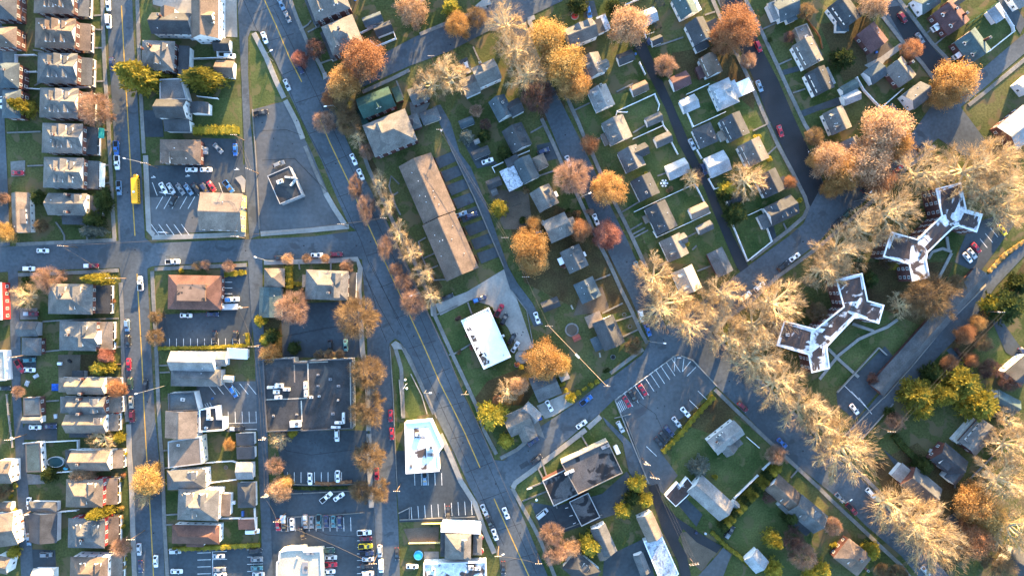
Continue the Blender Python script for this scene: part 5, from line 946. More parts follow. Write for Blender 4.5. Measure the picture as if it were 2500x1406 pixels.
T([('peach', 1008, 28, 36, 'at the top edge beside the side street'), ('lime', 1100, 18, 24, 'on the lawn at the top edge'), ('orange', 1117, 62, 32, 'over the side street near the top'), ('brown', 1164, 45, 25, 'over the side street, right of the orange tree'), ('bare', 1236, 54, 50, 'at the side street corner, top of the sycamore row'),
   ('bare', 1258, 118, 52, 'in the middle of the sycamore row'), ('bare', 1285, 178, 52, 'at the bottom of the sycamore row'), ('gold', 1338, 92, 42, 'left of the house with two cream bays'), ('gold', 1376, 165, 50, 'in the centre of the golden clump'), ('orange', 1398, 212, 36, 'at the lower end of the golden clump'),
   ('plum', 1312, 240, 40, 'over the top of the shaded street'), ('bare', 1096, 183, 46, 'beside the slate roofed white house'), ('bare', 1052, 201, 45, 'over the narrow grey house'), ('pink', 1162, 272, 16, 'by the slate blue garage'), ('plum', 1185, 305, 14, 'by the charcoal and white trimmed house'), ('green', 1182, 330, 17, 'in the yard of the charcoal and white trimmed house'),
   ('spruce', 1138, 333, 19, 'at the lane beside the tiny white shed'), ('green', 1232, 372, 20, 'behind the large house with membrane roof'), ('green', 1412, 6, 27, 'at the top edge by the blue parked car'), ('rust', 1440, 354, 22, 'on the pavement of the shaded street'), ('green', 1498, 14, 20, 'at the top edge left of the peach tree'),
   ('peach', 1531, 66, 43, 'at the head of the dark back lane'), ('rust', 1797, 65, 52, 'large and round over the top of the dark street'), ('rust', 1770, 95, 36, 'left part of the round clump over the dark street'), ('pink', 1622, 162, 26, 'east of the dark lane in the leaf strewn yard'), ('green', 1618, 179, 14, 'at the lane edge above the maroon garage'), ('pink', 1825, 150, 20, 'on the kerb over a parked car'),
   ('brown', 1966, 30, 20, 'beside the teal house at the top edge'), ('peach', 2132, 8, 36, 'at the top edge over the right hand shaded street'), ('green', 2061, 142, 30, 'in the yard behind the maroon roofed house'), ('rust', 2226, 121, 25, 'beside the right hand shaded street'), ('orange', 2330, 200, 48, 'on the corner of the long diagonal road'), ('orange', 2300, 232, 36, 'lower part of the corner clump on the diagonal road'),
   ('peach', 2150, 318, 52, 'by the diagonal road below the brick walled yard'), ('brown', 1985, 335, 24, 'beside the dark street near the slate and tan house'), ('orange', 2180, 352, 40, 'hanging over the diagonal road'), ('plum', 1925, 92, 14, 'on the lawn of the slate and tan house')])
# ---- middle
T([('pink', 1395, 434, 44, 'over the shaded street beside the large house'), ('orange', 1486, 462, 42, 'dense and round beside the shaded street'), ('yew', 1218, 508, 24, 'at the lane below the shed'), ('orange', 1304, 546, 20, 'left of the house with the cream upper slope'), ('rust', 1418, 562, 25, 'right of the house with the cream upper slope'),
   ('red', 1482, 574, 34, 'over the shaded street pavement'), ('orange', 1296, 602, 42, 'large and round at the lane, upper half'), ('orange', 1300, 636, 36, 'large and round at the lane, lower half'), ('bare', 1690, 436, 26, 'over the dark lane beside the silver grey garage'), ('bare', 1825, 437, 48, 'spreading between two charcoal houses'), ('lime', 1780, 462, 24, 'left of the spreading bare tree'),
   ('green', 1797, 520, 30, 'above the white fenced corner lawn'), ('green', 1772, 478, 20, 'behind the small dark garage'), ('rust', 1928, 446, 17, 'by the red brick path'), ('bare', 1601, 678, 52, 'beside the house with the dazzling roof'), ('brown', 1545, 846, 22, 'round on the corner lawn of the lower diagonal road'), ('brown', 1283, 464, 12, 'beside the membrane roof'),
   ('orange', 1332, 882, 48, 'beside the white roofed office patio'), ('gold', 1368, 890, 26, 'right shoulder of the patio tree'), ('bare', 1237, 956, 30, 'on the lawn below the white office'), ('peach', 1266, 940, 22, 'beside the cream garage'), ('rust', 1214, 977, 13, 'beside the yellow corner evergreen'), ('lime', 1201, 1014, 38, 'large on the avenue corner'), ('lime', 1235, 1077, 20, 'small on the side street corner'),
   ('pink', 718, 752, 42, 'over the low teal and brown garage'), ('brown', 875, 776, 50, 'on the pavement east of the small rear lot'), ('brown', 898, 908, 42, 'on the pavement beside the black roofed store, upper'), ('brown', 898, 1002, 42, 'on the pavement beside the black roofed store, lower'), ('lime', 634, 782, 17, 'at the lane corner above the conifer border'), ('lime', 646, 830, 16, 'in the planted border by the lane'),
   ('green', 662, 820, 20, 'in the dark planted border'), ('orange', 660, 866, 25, 'at the rear corner of the black roofed store'), ('green', 716, 850, 17, 'behind the black roofed store'), ('bare', 680, 1072, 26, 'in the border left of the lower lot, upper'), ('pink', 674, 1134, 22, 'in the border left of the lower lot, middle'), ('peach', 684, 1194, 28, 'in the border left of the lower lot, lowest'), ('gold', 702, 1176, 15, 'at the corner of the lower lot'),
   ('brown', 902, 1114, 37, 'on the pavement above the red parked car'), ('brown', 880, 1196, 26, 'on the pavement beside the lower lot, left one'), ('brown', 924, 1198, 28, 'on the pavement below the red parked car, right one'), ('lime', 712, 1058, 13, 'at the rear of the black roofed store'), ('orange', 560, 1086, 15, 'in the garden behind the flat brick building')])
T([('bare', 778, 866, 12, 'behind the black roofed store, left of three'), ('bare', 804, 865, 13, 'behind the black roofed store, middle of three'), ('bare', 830, 865, 12, 'behind the black roofed store, right of three'), ('peach', 704, 633, 15, 'on the cross street verge by the black car'), ('peach', 750, 631, 12, 'on the cross street verge left of the white car'), ('peach', 795, 631, 11, 'on the cross street verge right of the white car'),
   ('pink', 848, 650, 17, 'at the front of the corner building'), ('pink', 560, 650, 15, 'on the verge above the clipped hedge'), ('pink', 504, 646, 12, 'on the verge above the brown hipped shop'), ('bare', 482, 650, 12, 'on the verge left of the hipped shop corner')], None, form='fine')
# ---- the big bare trees of the right half
GB = 'tall pale bare trees around the apartment blocks'
T([('bare', 2252, 420, 65, 'left of the upper apartment block tip'), ('bare', 2380, 412, 73, 'above the upper apartment block, middle'), ('bare', 2428, 466, 67, 'right of the upper apartment block'), ('bare', 2462, 508, 58, 'above the yellow car at the right edge'), ('bare', 2446, 392, 63, 'near the right edge below the lit lawn'), ('bare', 2175, 515, 71, 'between the diagonal road and the upper apartment block'),
   ('bare', 2112, 560, 58, 'beside the black cars on the diagonal road'), ('bare', 2056, 616, 65, 'above the lower apartment block, right'), ('bare', 2016, 655, 56, 'above the lower apartment block, left'), ('bare', 1900, 745, 69, 'by the road north of the lower apartment block'), ('bare', 1850, 797, 60, 'at the west tip of the lower apartment block, upper'),
   ('bare', 1790, 830, 56, 'at the fork of the two diagonal roads'), ('bare', 1848, 876, 69, 'at the west tip of the lower apartment block, lower'), ('bare', 1905, 936, 67, 'over the lower right road, first from the fork'), ('bare', 1962, 998, 56, 'over the lower right road, second from the fork'), ('bare', 2012, 1042, 60, 'over the lower right road, third from the fork'), ('bare', 2072, 1098, 78, 'over the lower right road by the right hand drive'),
   ('bare', 2186, 1238, 67, 'over the brick gabled house, near the white car'), ('bare', 2250, 1290, 73, 'over the lower right road near the bottom, upper'), ('bare', 2292, 1336, 69, 'over the lower right road near the bottom, lower'), ('bare', 1622, 746, 65, 'over the street end below the dazzling roof, left'), ('bare', 1685, 790, 56, 'over the crossroads of the shaded street'), ('bare', 1728, 750, 45, 'over the diagonal road, middle of three'), ('bare', 1772, 718, 50, 'over the diagonal road, right of three'),
   ('bare', 2458, 1178, 63, 'at the right edge above the small drive'), ('bare', 2472, 1090, 56, 'at the right edge beside the slate house'), ('bare', 2482, 1290, 58, 'at the right edge near the bottom'), ('bare', 2468, 1030, 37, 'behind the pale teal house')], GB)
T([('brown', 2258, 724, 54, 'between the lower apartment block and the garage row'), ('peach', 2026, 388, 44, 'at the corner of the dark street, upper left'), ('orange', 2062, 424, 40, 'beside the hidden tan house'), ('peach', 2120, 402, 54, 'largest of the clump at the dark street corner'), ('rust', 2138, 446, 36, 'lowest of the clump over the diagonal road'), ('orange', 2030, 462, 24, 'at the kerb of the dark street corner'), ('orange', 1988, 394, 20, 'on the kerb beside the motorcycle'),
   ('orange', 2376, 1226, 46, 'at the narrow drive on the right'), ('gold', 2412, 1262, 36, 'right shoulder of the narrow drive clump'), ('rust', 2376, 1318, 44, 'by the drive near the bottom right'), ('brown', 2432, 1368, 40, 'in the bottom right corner'), ('bare', 2205, 745, 34, 'on the lawn right of the lower apartment block'), ('green', 2125, 682, 22, 'in the court of the lower apartment block'), ('lime', 2182, 645, 15, 'against the upper apartment block'), ('brown', 1992, 762, 24, 'against the inner wall of the lower apartment block'),
   ('yewd', 2350, 936, 49, 'at the top of the right hand evergreen clump'), ('yewd', 2240, 964, 43, 'at the left of the right hand evergreen clump'), ('yewd', 2392, 986, 49, 'at the right of the right hand evergreen clump'), ('yew', 2300, 962, 34, 'in the middle of the right hand evergreen clump'), ('yewd', 2255, 1000, 29, 'at the foot of the right hand evergreen clump'), ('green', 2278, 908, 24, 'above the right hand evergreen clump'), ('green', 2462, 748, 44, 'on the right edge by the wire pole'), ('green', 2492, 692, 30, 'at the right edge above the wire pole'), ('lime', 2420, 742, 22, 'left of the wire pole evergreen'),
   ('rust', 2350, 816, 22, 'in the hedge bank right of the garage road'), ('orange', 2386, 788, 20, 'at the drive mouth right of the garage road'), ('rust', 2314, 886, 20, 'at the corner of the narrow drive'), ('rust', 2370, 878, 18, 'on the verge of the narrow drive'), ('brown', 2397, 838, 22, 'on the green lawn right of the garage road'), ('brown', 2312, 912, 16, 'behind the narrow drive corner'), ('pink', 2180, 1026, 22, 'on the corner plot below the right hand road'), ('green', 2172, 1006, 14, 'on the corner plot beside the pink tree'),
   ('green', 2255, 1140, 25, 'between the brick house and the dark teal house'), ('plum', 2410, 900, 24, 'by the dark roofed white edge house'), ('plum', 2460, 930, 26, 'at the right edge below the dark roofed white edge house'), ('brown', 2165, 640, 18, 'at the foot of the upper apartment block'), ('brown', 2330, 690, 20, 'at the north end of the garage row'), ('plum', 2128, 925, 14, 'in the apartment parking yard'),
   ('spruce', 1708, 1140, 27, 'on the lawn above the long pale house'), ('pink', 1890, 1108, 24, 'on the lower right road verge'), ('plum', 1875, 1212, 16, 'left of the brown gabled house'), ('green', 1933, 1262, 22, 'in front of the tall white gable'), ('yew', 1887, 1316, 24, 'on the lawn above the silver barn'), ('plum', 1934, 1315, 28, 'right of the feathery lawn evergreen'), ('pink', 1957, 1354, 32, 'near the bottom right of the silver barn'), ('lime', 1890, 1390, 24, 'at the bottom edge by the silver barn'), ('lime', 1980, 1402, 20, 'at the bottom edge left of the hipped house'),
   ('lime', 1556, 1182, 24, 'at the top of the wedge by the dark lane'), ('lime', 1522, 1248, 22, 'at the lower left of the wedge by the dark lane'), ('lime', 1576, 1222, 20, 'at the lower right of the wedge by the dark lane'), ('green', 1546, 1215, 22, 'in the middle of the wedge by the dark lane'), ('pink', 1345, 1300, 28, 'beside the avenue pavement, upper half of a pair'), ('pink', 1352, 1346, 30, 'beside the avenue pavement, lower half of a pair'), ('peach', 1397, 1336, 22, 'left of the bright lime tree'), ('lime', 1441, 1332, 31, 'beside the plain grey house'),
   ('lime', 2127, 1348, 25, 'right of the tan hipped house'), ('pink', 2030, 1282, 22, 'on the lawn above the tan hipped house'), ('lime', 2008, 1394, 24, 'at the bottom left of the tan hipped house'), ('lime', 2035, 1330, 12, 'at the left corner of the tan hipped house'), ('brown', 2190, 1400, 24, 'at the bottom edge beside the lower right road'), ('brown', 2150, 1390, 18, 'on the pavement at the bottom edge')])
# ---- single shrubs
T([('lime', 1373, 938, 10, 'at the corner of the cream garage'), ('lime', 1394, 971, 14, 'lowest beside the cream garage drive'), ('lime', 1382, 953, 8, 'middle one beside the cream garage'), ('green', 1480, 904, 11, 'on the corner lawn near the wires'), ('rust', 1262, 889, 8, 'on the patio edge of the white office'), ('lime', 1273, 896, 8, 'next to the rust shrub on the patio edge'), ('plum', 1118, 777, 10, 'at the upper corner of the white office'),
   ('lime', 1745, 1164, 9, 'below the blue grey spruce'), ('green', 1880, 98, 8, 'dark and round on the lawn of the dark street'), ('green', 1820, 486, 12, 'beside the small dark garage'), ('lime', 1849, 334, 11, 'in front of the charcoal dormer house'), ('lime', 1879, 388, 9, 'at the front of the grey dormer house'), ('lime', 1950, 490, 12, 'at the side of the corner house'), ('lime', 1676, 595, 9, 'at the wall of the mottled slate house'), ('lime', 1578, 424, 7, 'between two diagonal block houses'),
   ('green', 1386, 513, 9, 'on the lawn above the orange tree'), ('green', 60, 683, 12, 'at the pavement corner by the lane'), ('lime', 443, 661, 8, 'at the front of the orange brown hipped building'), ('brown', 1635, 462, 12, 'on the lawn near the flower shaped table'), ('pink', 1440, 517, 12, 'on the kerb of the shaded street'), ('green', 1277, 538, 12, 'in the bare garden by the small orange tree'), ('lime', 1375, 1370, 7, 'at the dark teal house corner'), ('brown', 1408, 520, 12, 'on the brown lawn')], None)
for i, (x, y, r) in enumerate([(1412, 959, 9), (1427, 949, 9), (1442, 940, 9), (1457, 932, 8)]):
    tree('lime', x, y, r, 'by the side street, ' + ['leftmost of the row of four', 'second of the row of four', 'third of the row of four', 'rightmost of the row of four'][i], group='row of four lime shrubs by the side street')
hd = [(1766 + 9.2 * i, 1284 - 10.1 * i) for i in range(15)]
for i, (x, y) in enumerate(hd):
    tree('yew' if i % 3 else 'green', x, y, 17, 'in the staggered conifer screen, number %d from its lower end' % (i + 1), group='conifers of the long screen', form='conifer' if i % 3 else 'dome', tall=.62 if i % 3 else 1)
for i, (x, y, k_) in enumerate([(296, 960, 'rust'), (304, 1108, 'lime'), (292, 1172, 'yew'), (288, 1205, 'lime'), (300, 1160, 'rust'), (294, 1262, 'orange'), (300, 1285, 'lime'), (296, 1240, 'gold'), (304, 1364, 'lime'), (302, 1385, 'gold'), (222, 78, 'rust'), (226, 168, 'orange'), (258, 436, 'brown'), (262, 458, 'brown'), (38, 1185, 'lime'), (25, 1212, 'lime'), (35, 1245, 'lime'), (276, 735, 'rust'), (280, 832, 'green'), (1142, 820, 'red'), (1152, 848, 'red'), (1120, 860, 'brown'), (1375, 650, 'red')]):
    tree(k_, x, y, 8.5, ['in the front bed of the narrow house', 'above the second hipped twin porch', 'in front of the shaded twin porch', 'at the path of the shaded twin house', 'by the pavement, near the yellow bed', 'at the lowest hipped porch corner', 'below the orange one at a porch', 'between the porch beds', 'at the bottom pavement, upper', 'at the bottom pavement, lower',
          'in front of the second twin house', 'in front of the third twin house', 'by the long white awning, upper', 'by the long white awning, lower', 'on the lane edge, uppermost', 'on the lane edge, middle', 'on the lane edge, lowest', 'in front of the black porch', 'in front of the wide tan porch', 'left of the white office door, upper', 'left of the white office door, lower', 'in the bed left of the white office', 'behind the teal and tan house'][i], form='bush')

# ---- clipped hedges: each one mesh of leaf clumps with an uneven top
def hedge(label, pl, wd, ht, kind, group=None):
    rd = random.Random(int(pl[0][0])); q = [P(*p) for p in pl]; cx = sum(p[0] for p in q) / len(q); cy = sum(p[1] for p in q) / len(q); cr = MB(); core = MB(); w2 = wd * S / 2
    for i in range(len(q) - 1):
        a = Vector(q[i]) - Vector((cx, cy)); b = Vector(q[i + 1]) - Vector((cx, cy)); d = b - a; nrm = Vector((-d.y, d.x)).normalized(); ln = d.length
        for j in range(int(ln * (60 if w2 < 1 else 110))):
            t = rd.random(); lump = .8 + .25 * math.sin(t * ln * 2.6 + i) + rd.uniform(-.08, .08)
            s = rd.uniform(-1, 1); z = ht * lump * (rd.uniform(.75, 1.0) if rd.random() < .6 else rd.uniform(.1, .9)); s = s if z > ht * .7 else math.copysign(rd.uniform(.8, 1.1), s)
            p = a + d * t + nrm * s * w2 * lump; c = Vector((p.x, p.y, z)); h = rd.uniform(.2, .42)
            u = Vector((rd.gauss(0, 1), rd.gauss(0, 1), rd.gauss(0, 1))).normalized(); v = u.cross(Vector((rd.gauss(0, 1), rd.gauss(0, 1), rd.gauss(0, 1)))).normalized()
            cr.add([c - u * h * .5, c + v * h * .4, c + u * h * .5, c - v * h * .4], [(0, 1, 2, 3)])
        pts = [tuple(a + nrm * w2 * .7), tuple(b + nrm * w2 * .7), tuple(b - nrm * w2 * .7), tuple(a - nrm * w2 * .7)]; cr.prism(ccw(pts), 0, ht * .62)
    o = link('hedge', cr.data('hedge', [LM[kind]]), None, (cx, cy, 0)); return tag(o, label, 'hedge', group)
hedge('long low yellow green hedge along the brick building parking', [(388, 850), (500, 848), (612, 842)], 10, 1.5, 'lime')
hedge('short yellow topped hedge behind the white marked bays', [(550, 670), (575, 668), (602, 665)], 14, 1.9, 'lime')
hedge('tall clipped hedge standing upright beside the pyramid roofed building', [(707, 650), (710, 705)], 20, 3.2, 'yew')
hedge('low clipped hedge at the rear of the corner building', [(712, 692), (742, 694)], 12, 2.4, 'yew')
hedge('rounded yellow green hedge on the lawn of the white house with charcoal tiers', [(476, 322), (530, 320), (585, 320)], 24, 3.0, 'lime')
hedge('yellow green hedge row at the edge of the lowest left parking', [(424, 1338), (530, 1334), (636, 1328)], 12, 1.8, 'lime')
hedge('slender yellow conifer hedge on the edge of the triangular parking', [(1742, 966), (1700, 1010), (1660, 1058), (1616, 1102)], 13, 2.2, 'lime')
hedge('low dark hedge line below the black pickup on the lawn', [(1736, 1296), (1770, 1330), (1800, 1352), (1828, 1378)], 11, 1.6, 'yew')
hedge('dark hedge along the drive behind the right hand bare tree', [(2178, 1060), (2205, 1092), (2235, 1120)], 18, 2.0, 'green')
hedge('narrow upright hedge of bright conifers at the lane end of the parking', [(606, 812), (608, 842)], 10, 2.4, 'lime')
hedge('dark foundation hedge around the white roofed office', [(1198, 750), (1222, 800), (1240, 845)], 7, 1.0, 'green')
hedge('rusty low hedge between the two lower lots', [(770, 1178), (800, 1180), (860, 1174)], 9, 1.0, 'rust')
hedge('thin dark hedge on the parking side of the green lawn strip', [(712, 1190), (760, 1192), (858, 1188)], 8, 1.0, 'green')
hedge('orange hedge bank along the upper edge of the right hand garage row', [(2125, 932), (2180, 885), (2245, 805)], 7, 1.2, 'rust')
hedge('sunlit orange bank along the apartment parking at the right', [(2412, 665), (2450, 622), (2500, 588)], 10, 1.0, 'gold')
hedge('dark hedge bank along the green lawn beside the right hand drive', [(2330, 850), (2345, 868), (2365, 895)], 8, 1.4, 'plum')
# ================================================================== VEHICLES
PAINT = {}
def paint(name, c):
    if name not in PAINT: PAINT[name] = M('paint_' + name, c, var=.05, fine=0, rough=.28, spec=.5)
    return PAINT[name]
for n_, c_ in dict(white=(.72, .72, .71), silver=(.40, .42, .44), grey=(.17, .18, .19), black=(.016, .016, .018), navy=(.02, .03, .075), blue=(.02, .10, .32), red=(.33, .015, .03), maroon=(.13, .012, .022), teal=(.06, .16, .18), yellow=(.62, .42, .02), green=(.02, .05, .04), tan=(.33, .29, .22), orange=(.72, .33, .01), steel=(.13, .21, .30)).items(): paint(n_, c_)
def ring(x0, x1, hw, z, cr, n=3, taper=0.0):
    """rounded rectangle in plan; taper narrows the front"""
    out = []
    for cx, cy, a0 in ((x1 - cr, hw - cr, 0), (x0 + cr, hw - cr, 90), (x0 + cr, -hw + cr, 180), (x1 - cr, -hw + cr, 270)):
        for i in range(n + 1):
            a = R(a0 + 90 * i / n); x = cx + math.cos(a) * cr; y = cy + math.sin(a) * cr
            if taper and x > x1 - 1.2: y *= 1 - taper * (x - x1 + 1.2) / 1.2
            out.append((x, y, z))
    return out
def loft(mb, rings, mi=0, cap=True, base=True):
    n = len(rings[0]); vs = [v for r in rings for v in r]; f = []
    for k in range(len(rings) - 1): f += [(k * n + i, k * n + (i + 1) % n, (k + 1) * n + (i + 1) % n, (k + 1) * n + i) for i in range(n)]
    if cap: f.append(tuple(range((len(rings) - 1) * n, len(rings) * n)))
    if base: f.append(tuple(range(n - 1, -1, -1)))
    mb.add(vs, f, mi)
SPEC = dict(  # length, width, cabin base x0..x1, roof x0..x1, belt height, roof height
    sedan=(4.75, 1.82, -1.9, 1.2, -.95, .2, .98, 1.45), suv=(4.8, 1.92, -2.3, 1.3, -1.75, .4, 1.12, 1.75), pickup=(5.6, 1.98, -.65, 1.5, -.3, .65, 1.15, 1.85), van=(5.3, 2.0, -2.55, 1.75, -2.45, 1.05, 1.15, 2.1))
CARS = {}
def car_proto(t):
    if t in CARS: return CARS[t]
    L, Wd, b0, b1, r0, r1, zb, zr = SPEC[t]; h, x = Wd / 2, L / 2; body = MB()
    loft(body, [ring(-x + .12, x - .12, h - .1, .28, .3, taper=.12), ring(-x, x, h, .5, .38, taper=.14), ring(-x, x, h, .75, .4, taper=.14), ring(-x + .08, x - .12, h - .06, zb - .08, .4, taper=.16), ring(-x + .18, x - .3, h - .14, zb, .38, taper=.16)])
    loft(body, [ring(b0, b1, h - .12, zb - .02, .2), ring(r0 - .02, r1 + .02, h - .3, zr - .06, .22), ring(r0 + .1, r1 - .1, h - .4, zr, .2)], base=False)
    for s in (-1, 1): body.box(.75, .92, s * (h + .1) - .09, s * (h + .1) + .09, zb - .05, zb + .1)
    if t == 'pickup':
        for s in (-1, 1): body.box(-x + .1, b0 - .05, s * (h - .1) - .05, s * (h - .1) + .05, zb - .02, zb + .2)
        body.box(-x + .06, -x + .16, -h + .1, h - .1, zb - .02, zb + .18)
    P_ = [('body', body.data('car_body', [PAINT['white']]), (0, 0, 0))]
    def quad(name, pts):
        m = MB(); m.add(pts, [(0, 1, 2, 3)]); P_.append((name, m.data(name, [glass]), (0, 0, 0)))
    e = .03; f = lambda u: (zb + .06) + (zr - .1 - zb - .06) * u
    quad('windshield', [(b1 + e, -h + .28, zb + .04), (b1 + e, h - .28, zb + .04), (r1 + .05, h - .44, zr - .07), (r1 + .05, -h + .44, zr - .07)])
    quad('rear_window', [(b0 - e, h - .3, zb + .04), (b0 - e, -h + .3, zb + .04), (r0 - .05, -h + .44, zr - .07), (r0 - .05, h - .44, zr - .07)])
    for s in (-1, 1): quad('side_window', [(b0 + .3, s * (h - .1), zb + .04), (b1 - .3, s * (h - .1), zb + .04), (r1 - .1, s * (h - .275), zr - .1), (r0 + .15, s * (h - .275), zr - .1)][::s])
    if t == 'pickup':
        m = MB(); m.box(-x + .16, b0 - .06, -h + .16, h - .16, zb + .005, zb + .02); P_.append(('cargo_bed', m.data('cargo_bed', [rubber]), (0, 0, 0)))
    m = MB(); m.tube((0, -.11, 0), (0, .11, 0), .33, .33, 12, 0, True); m.tube((0, -.125, 0), (0, .125, 0), .19, .19, 8, 1, True); wdat = m.data('wheel', [rubber, metal])
    for sx in (-1, 1):
        for sy in (-1, 1): P_.append(('wheel', wdat, (sx * (x - .92), sy * (h - .1), .33)))
    m = MB(); m.box(-.06, .06, -.2, .2, -.09, .09); hd_ = m.data('headlight', [lamp_m]); m2 = MB(); m2.box(-.05, .05, -.18, .18, -.1, .1); td_ = m2.data('tail_light', [tail_m])
    for sy in (-1, 1): P_.append(('headlight', hd_, (x - .1, sy * (h * .66), .72))); P_.append(('tail_light', td_, (-x + .02, sy * (h - .32), .8)))
    CARS[t] = P_; return P_
NOUN = dict(sedan='sedan', suv='sport utility car', pickup='pickup truck', van='van')
def car(t, colour, px, py, ang, where, group=None, load=None):
    """px, py: middle of the car in image pixels; ang: bearing of its length (clockwise from east)"""
    xy = P(px, py, 1.2); o = thing('parked_car' if t in ('sedan', 'suv') else 'pickup_truck' if t == 'pickup' else 'delivery_van', '%s %s %s' % (colour, NOUN[t], where), 'car' if t in ('sedan', 'suv') else t if t == 'van' else 'pickup', (*xy, surf(*xy)), -R(ang), group)
    for name, dat, loc in car_proto(t):
        c = link(name, dat, o, loc)
        if name == 'body': c.material_slots[0].link = 'OBJECT'; c.material_slots[0].material = PAINT[colour]
    if load:
        m = MB(); m.box(-2.5, -.7, -.75, .75, 1.2, 1.75); m.box(-2.3, -1.2, -.5, .5, 1.75, 1.95); part('load', m, PAINT[load], o)
    return o
def cars(group, rows):
    for q in rows: car(*q[:6], group=group, load=q[6] if len(q) > 6 else None)
cars('cars along the main street', [
    ('sedan', 'white', 263, 12, 87, 'at the top of the main street'), ('van', 'white', 264, 53, 87, 'below the white sedan on the main street'), ('sedan', 'navy', 271, 155, 87, 'at the kerb beside the leaning evergreen'), ('pickup', 'blue', 283, 362, 88, 'above the white pickup on the main street'), ('pickup', 'white', 285, 397, 88, 'across from the flat dark parking'),
    ('pickup', 'steel', 290, 459, 88, 'at the kerb beside the school bus'), ('pickup', 'white', 342, 692, -92, 'driving just below the crossing'), ('suv', 'steel', 309, 794, 88, 'at the kerb by the wide tan porch'), ('suv', 'black', 311, 832, 88, 'at the kerb below the steel blue car'), ('sedan', 'red', 313, 890, 88, 'at the kerb by the gravel yard'), ('suv', 'green', 317, 936, 88, 'at the kerb below the red sedan'),
    ('sedan', 'tan', 319, 982, 88, 'at the kerb above the maroon car'), ('suv', 'maroon', 321, 1016, 88, 'at the kerb near the red porch mat'), ('suv', 'black', 354, 941, -88, 'driving up the main street by the street lamp'), ('sedan', 'silver', 338, 1341, 88, 'at the kerb near the bottom'), ('sedan', 'navy', 342, 1383, 88, 'at the kerb at the bottom edge'), ('sedan', 'white', 379, 1370, 88, 'driving near the bottom edge')])
cars('cars on the cross street', [('sedan', 'white', 103, 612, 1, 'north kerb of the cross street'), ('suv', 'white', 69, 656, 0, 'south kerb at the left end of the cross street'), ('pickup', 'maroon', 222, 649, -2, 'with a white loaded bed on the cross street', 'white'), ('pickup', 'white', 421, 639, -2, 'with racks on the cross street verge'), ('sedan', 'black', 686, 629, -3, 'half under the small orange tree'), ('sedan', 'white', 773, 623, -3, 'between two small orange trees'), ('suv', 'maroon', 821, 621, -2, 'at the corner building kerb')])
cars('cars on the avenue', [('sedan', 'steel', 686, 10, 66, 'at the top right kerb of the avenue'), ('sedan', 'grey', 701, 41, 66, 'second at the top right kerb of the avenue'), ('sedan', 'white', 645, 92, 70, 'beside the tip of the grass triangle'), ('sedan', 'silver', 700, 207, 66, 'at the wide end of the grass triangle'), ('sedan', 'navy', 732, 166, 66, 'under the dark red tree'), ('sedan', 'white', 863, 389, 66, 'upper of two by the grey hipped house'), ('sedan', 'white', 880, 426, 66, 'lower of two by the grey hipped house'),
    ('sedan', 'silver', 1182, 1245, 66, 'first of three at the lower kerb'), ('suv', 'black', 1194, 1273, 66, 'second of three at the lower kerb'), ('sedan', 'white', 1208, 1305, 70, 'third of three at the lower kerb'), ('sedan', 'white', 1235, 1253, 68, 'driving in the middle of the avenue'), ('sedan', 'black', 1229, 1385, 88, 'at the bottom edge of the avenue')])
cars('cars in the dark slanted parking', [('sedan', 'white', 466, 414, 0, 'left of two under the hipped shop'), ('sedan', 'white', 502, 414, 0, 'right of two under the hipped shop'), ('sedan', 'white', 397, 459, 60, 'leftmost in the slanted row'), ('sedan', 'silver', 416, 460, 58, 'second in the slanted row'), ('sedan', 'grey', 439, 462, 55, 'third in the slanted row'), ('sedan', 'steel', 459, 463, 55, 'fourth in the slanted row'), ('sedan', 'black', 478, 461, 55, 'fifth in the slanted row'), ('suv', 'navy', 499, 461, 55, 'sixth in the slanted row'), ('sedan', 'red', 515, 455, 55, 'near the right end of the slanted row'), ('pickup', 'blue', 557, 456, 52, 'alone at the right end of the slanted row'),
    ('suv', 'black', 421, 491, 117, 'crossing the grey lot behind the slanted row'), ('sedan', 'grey', 531, 362, 46, 'right of the hipped shop'), ('sedan', 'blue', 573, 365, 88, 'in the corner right of the hipped shop'), ('suv', 'white', 559, 136, 2, 'in the white carport between the garages')])
cars('cars in the triangular lot', [('pickup', 'black', 636, 276, -14, 'below the grass triangle'), ('suv', 'grey', 680, 401, -22, 'behind the black roofed kiosk')])
cars('cars behind the brick building', [('sedan', 'white', 453, 770, 1, 'below the orange brown hipped building'), ('sedan', 'navy', 518, 767, 0, 'right of the white sedan behind the hipped building'), ('pickup', 'white', 566, 731, -4, 'with a blue load beside the brown hipped building', 'blue'), ('sedan', 'black', 523, 823, 88, 'by the long hedge, left one'), ('suv', 'black', 574, 823, 91, 'by the long hedge, right one'), ('suv', 'black', 805, 846, 91, 'in the rear lot of the corner building'), ('sedan', 'teal', 843, 843, 88, 'in the rear lot near the pavement trees'), ('suv', 'blue', 569, 956, 62, 'in the striped yard of the white house'), ('pickup', 'black', 578, 1046, 0, 'with a white load in the striped yard', 'silver')])
cars('cars on the street by the island', [('sedan', 'red', 953, 1015, 88, 'upper of two beside the island'), ('sedan', 'red', 956, 1059, 88, 'lower of two beside the island'), ('sedan', 'red', 919, 1157, 88, 'between two brown pavement trees'), ('suv', 'silver', 927, 1345, 88, 'at the kerb beside the full lot'), ('van', 'white', 930, 1381, 88, 'at the kerb at the bottom edge'), ('sedan', 'black', 969, 1352, 88, 'across from the full lot'), ('sedan', 'white', 1006, 1383, 0, 'by the round blue pool'), ('sedan', 'white', 824, 1163, 88, 'right one in the lower lot'), ('sedan', 'white', 756, 1169, 88, 'left one in the lower lot'), ('suv', 'white', 822, 1063, 88, 'behind the black roofed store'), ('pickup', 'white', 796, 1214, -40, 'slanted in the middle lot'), ('sedan', 'white', 827, 1213, -34, 'slanted beside the white pickup')])
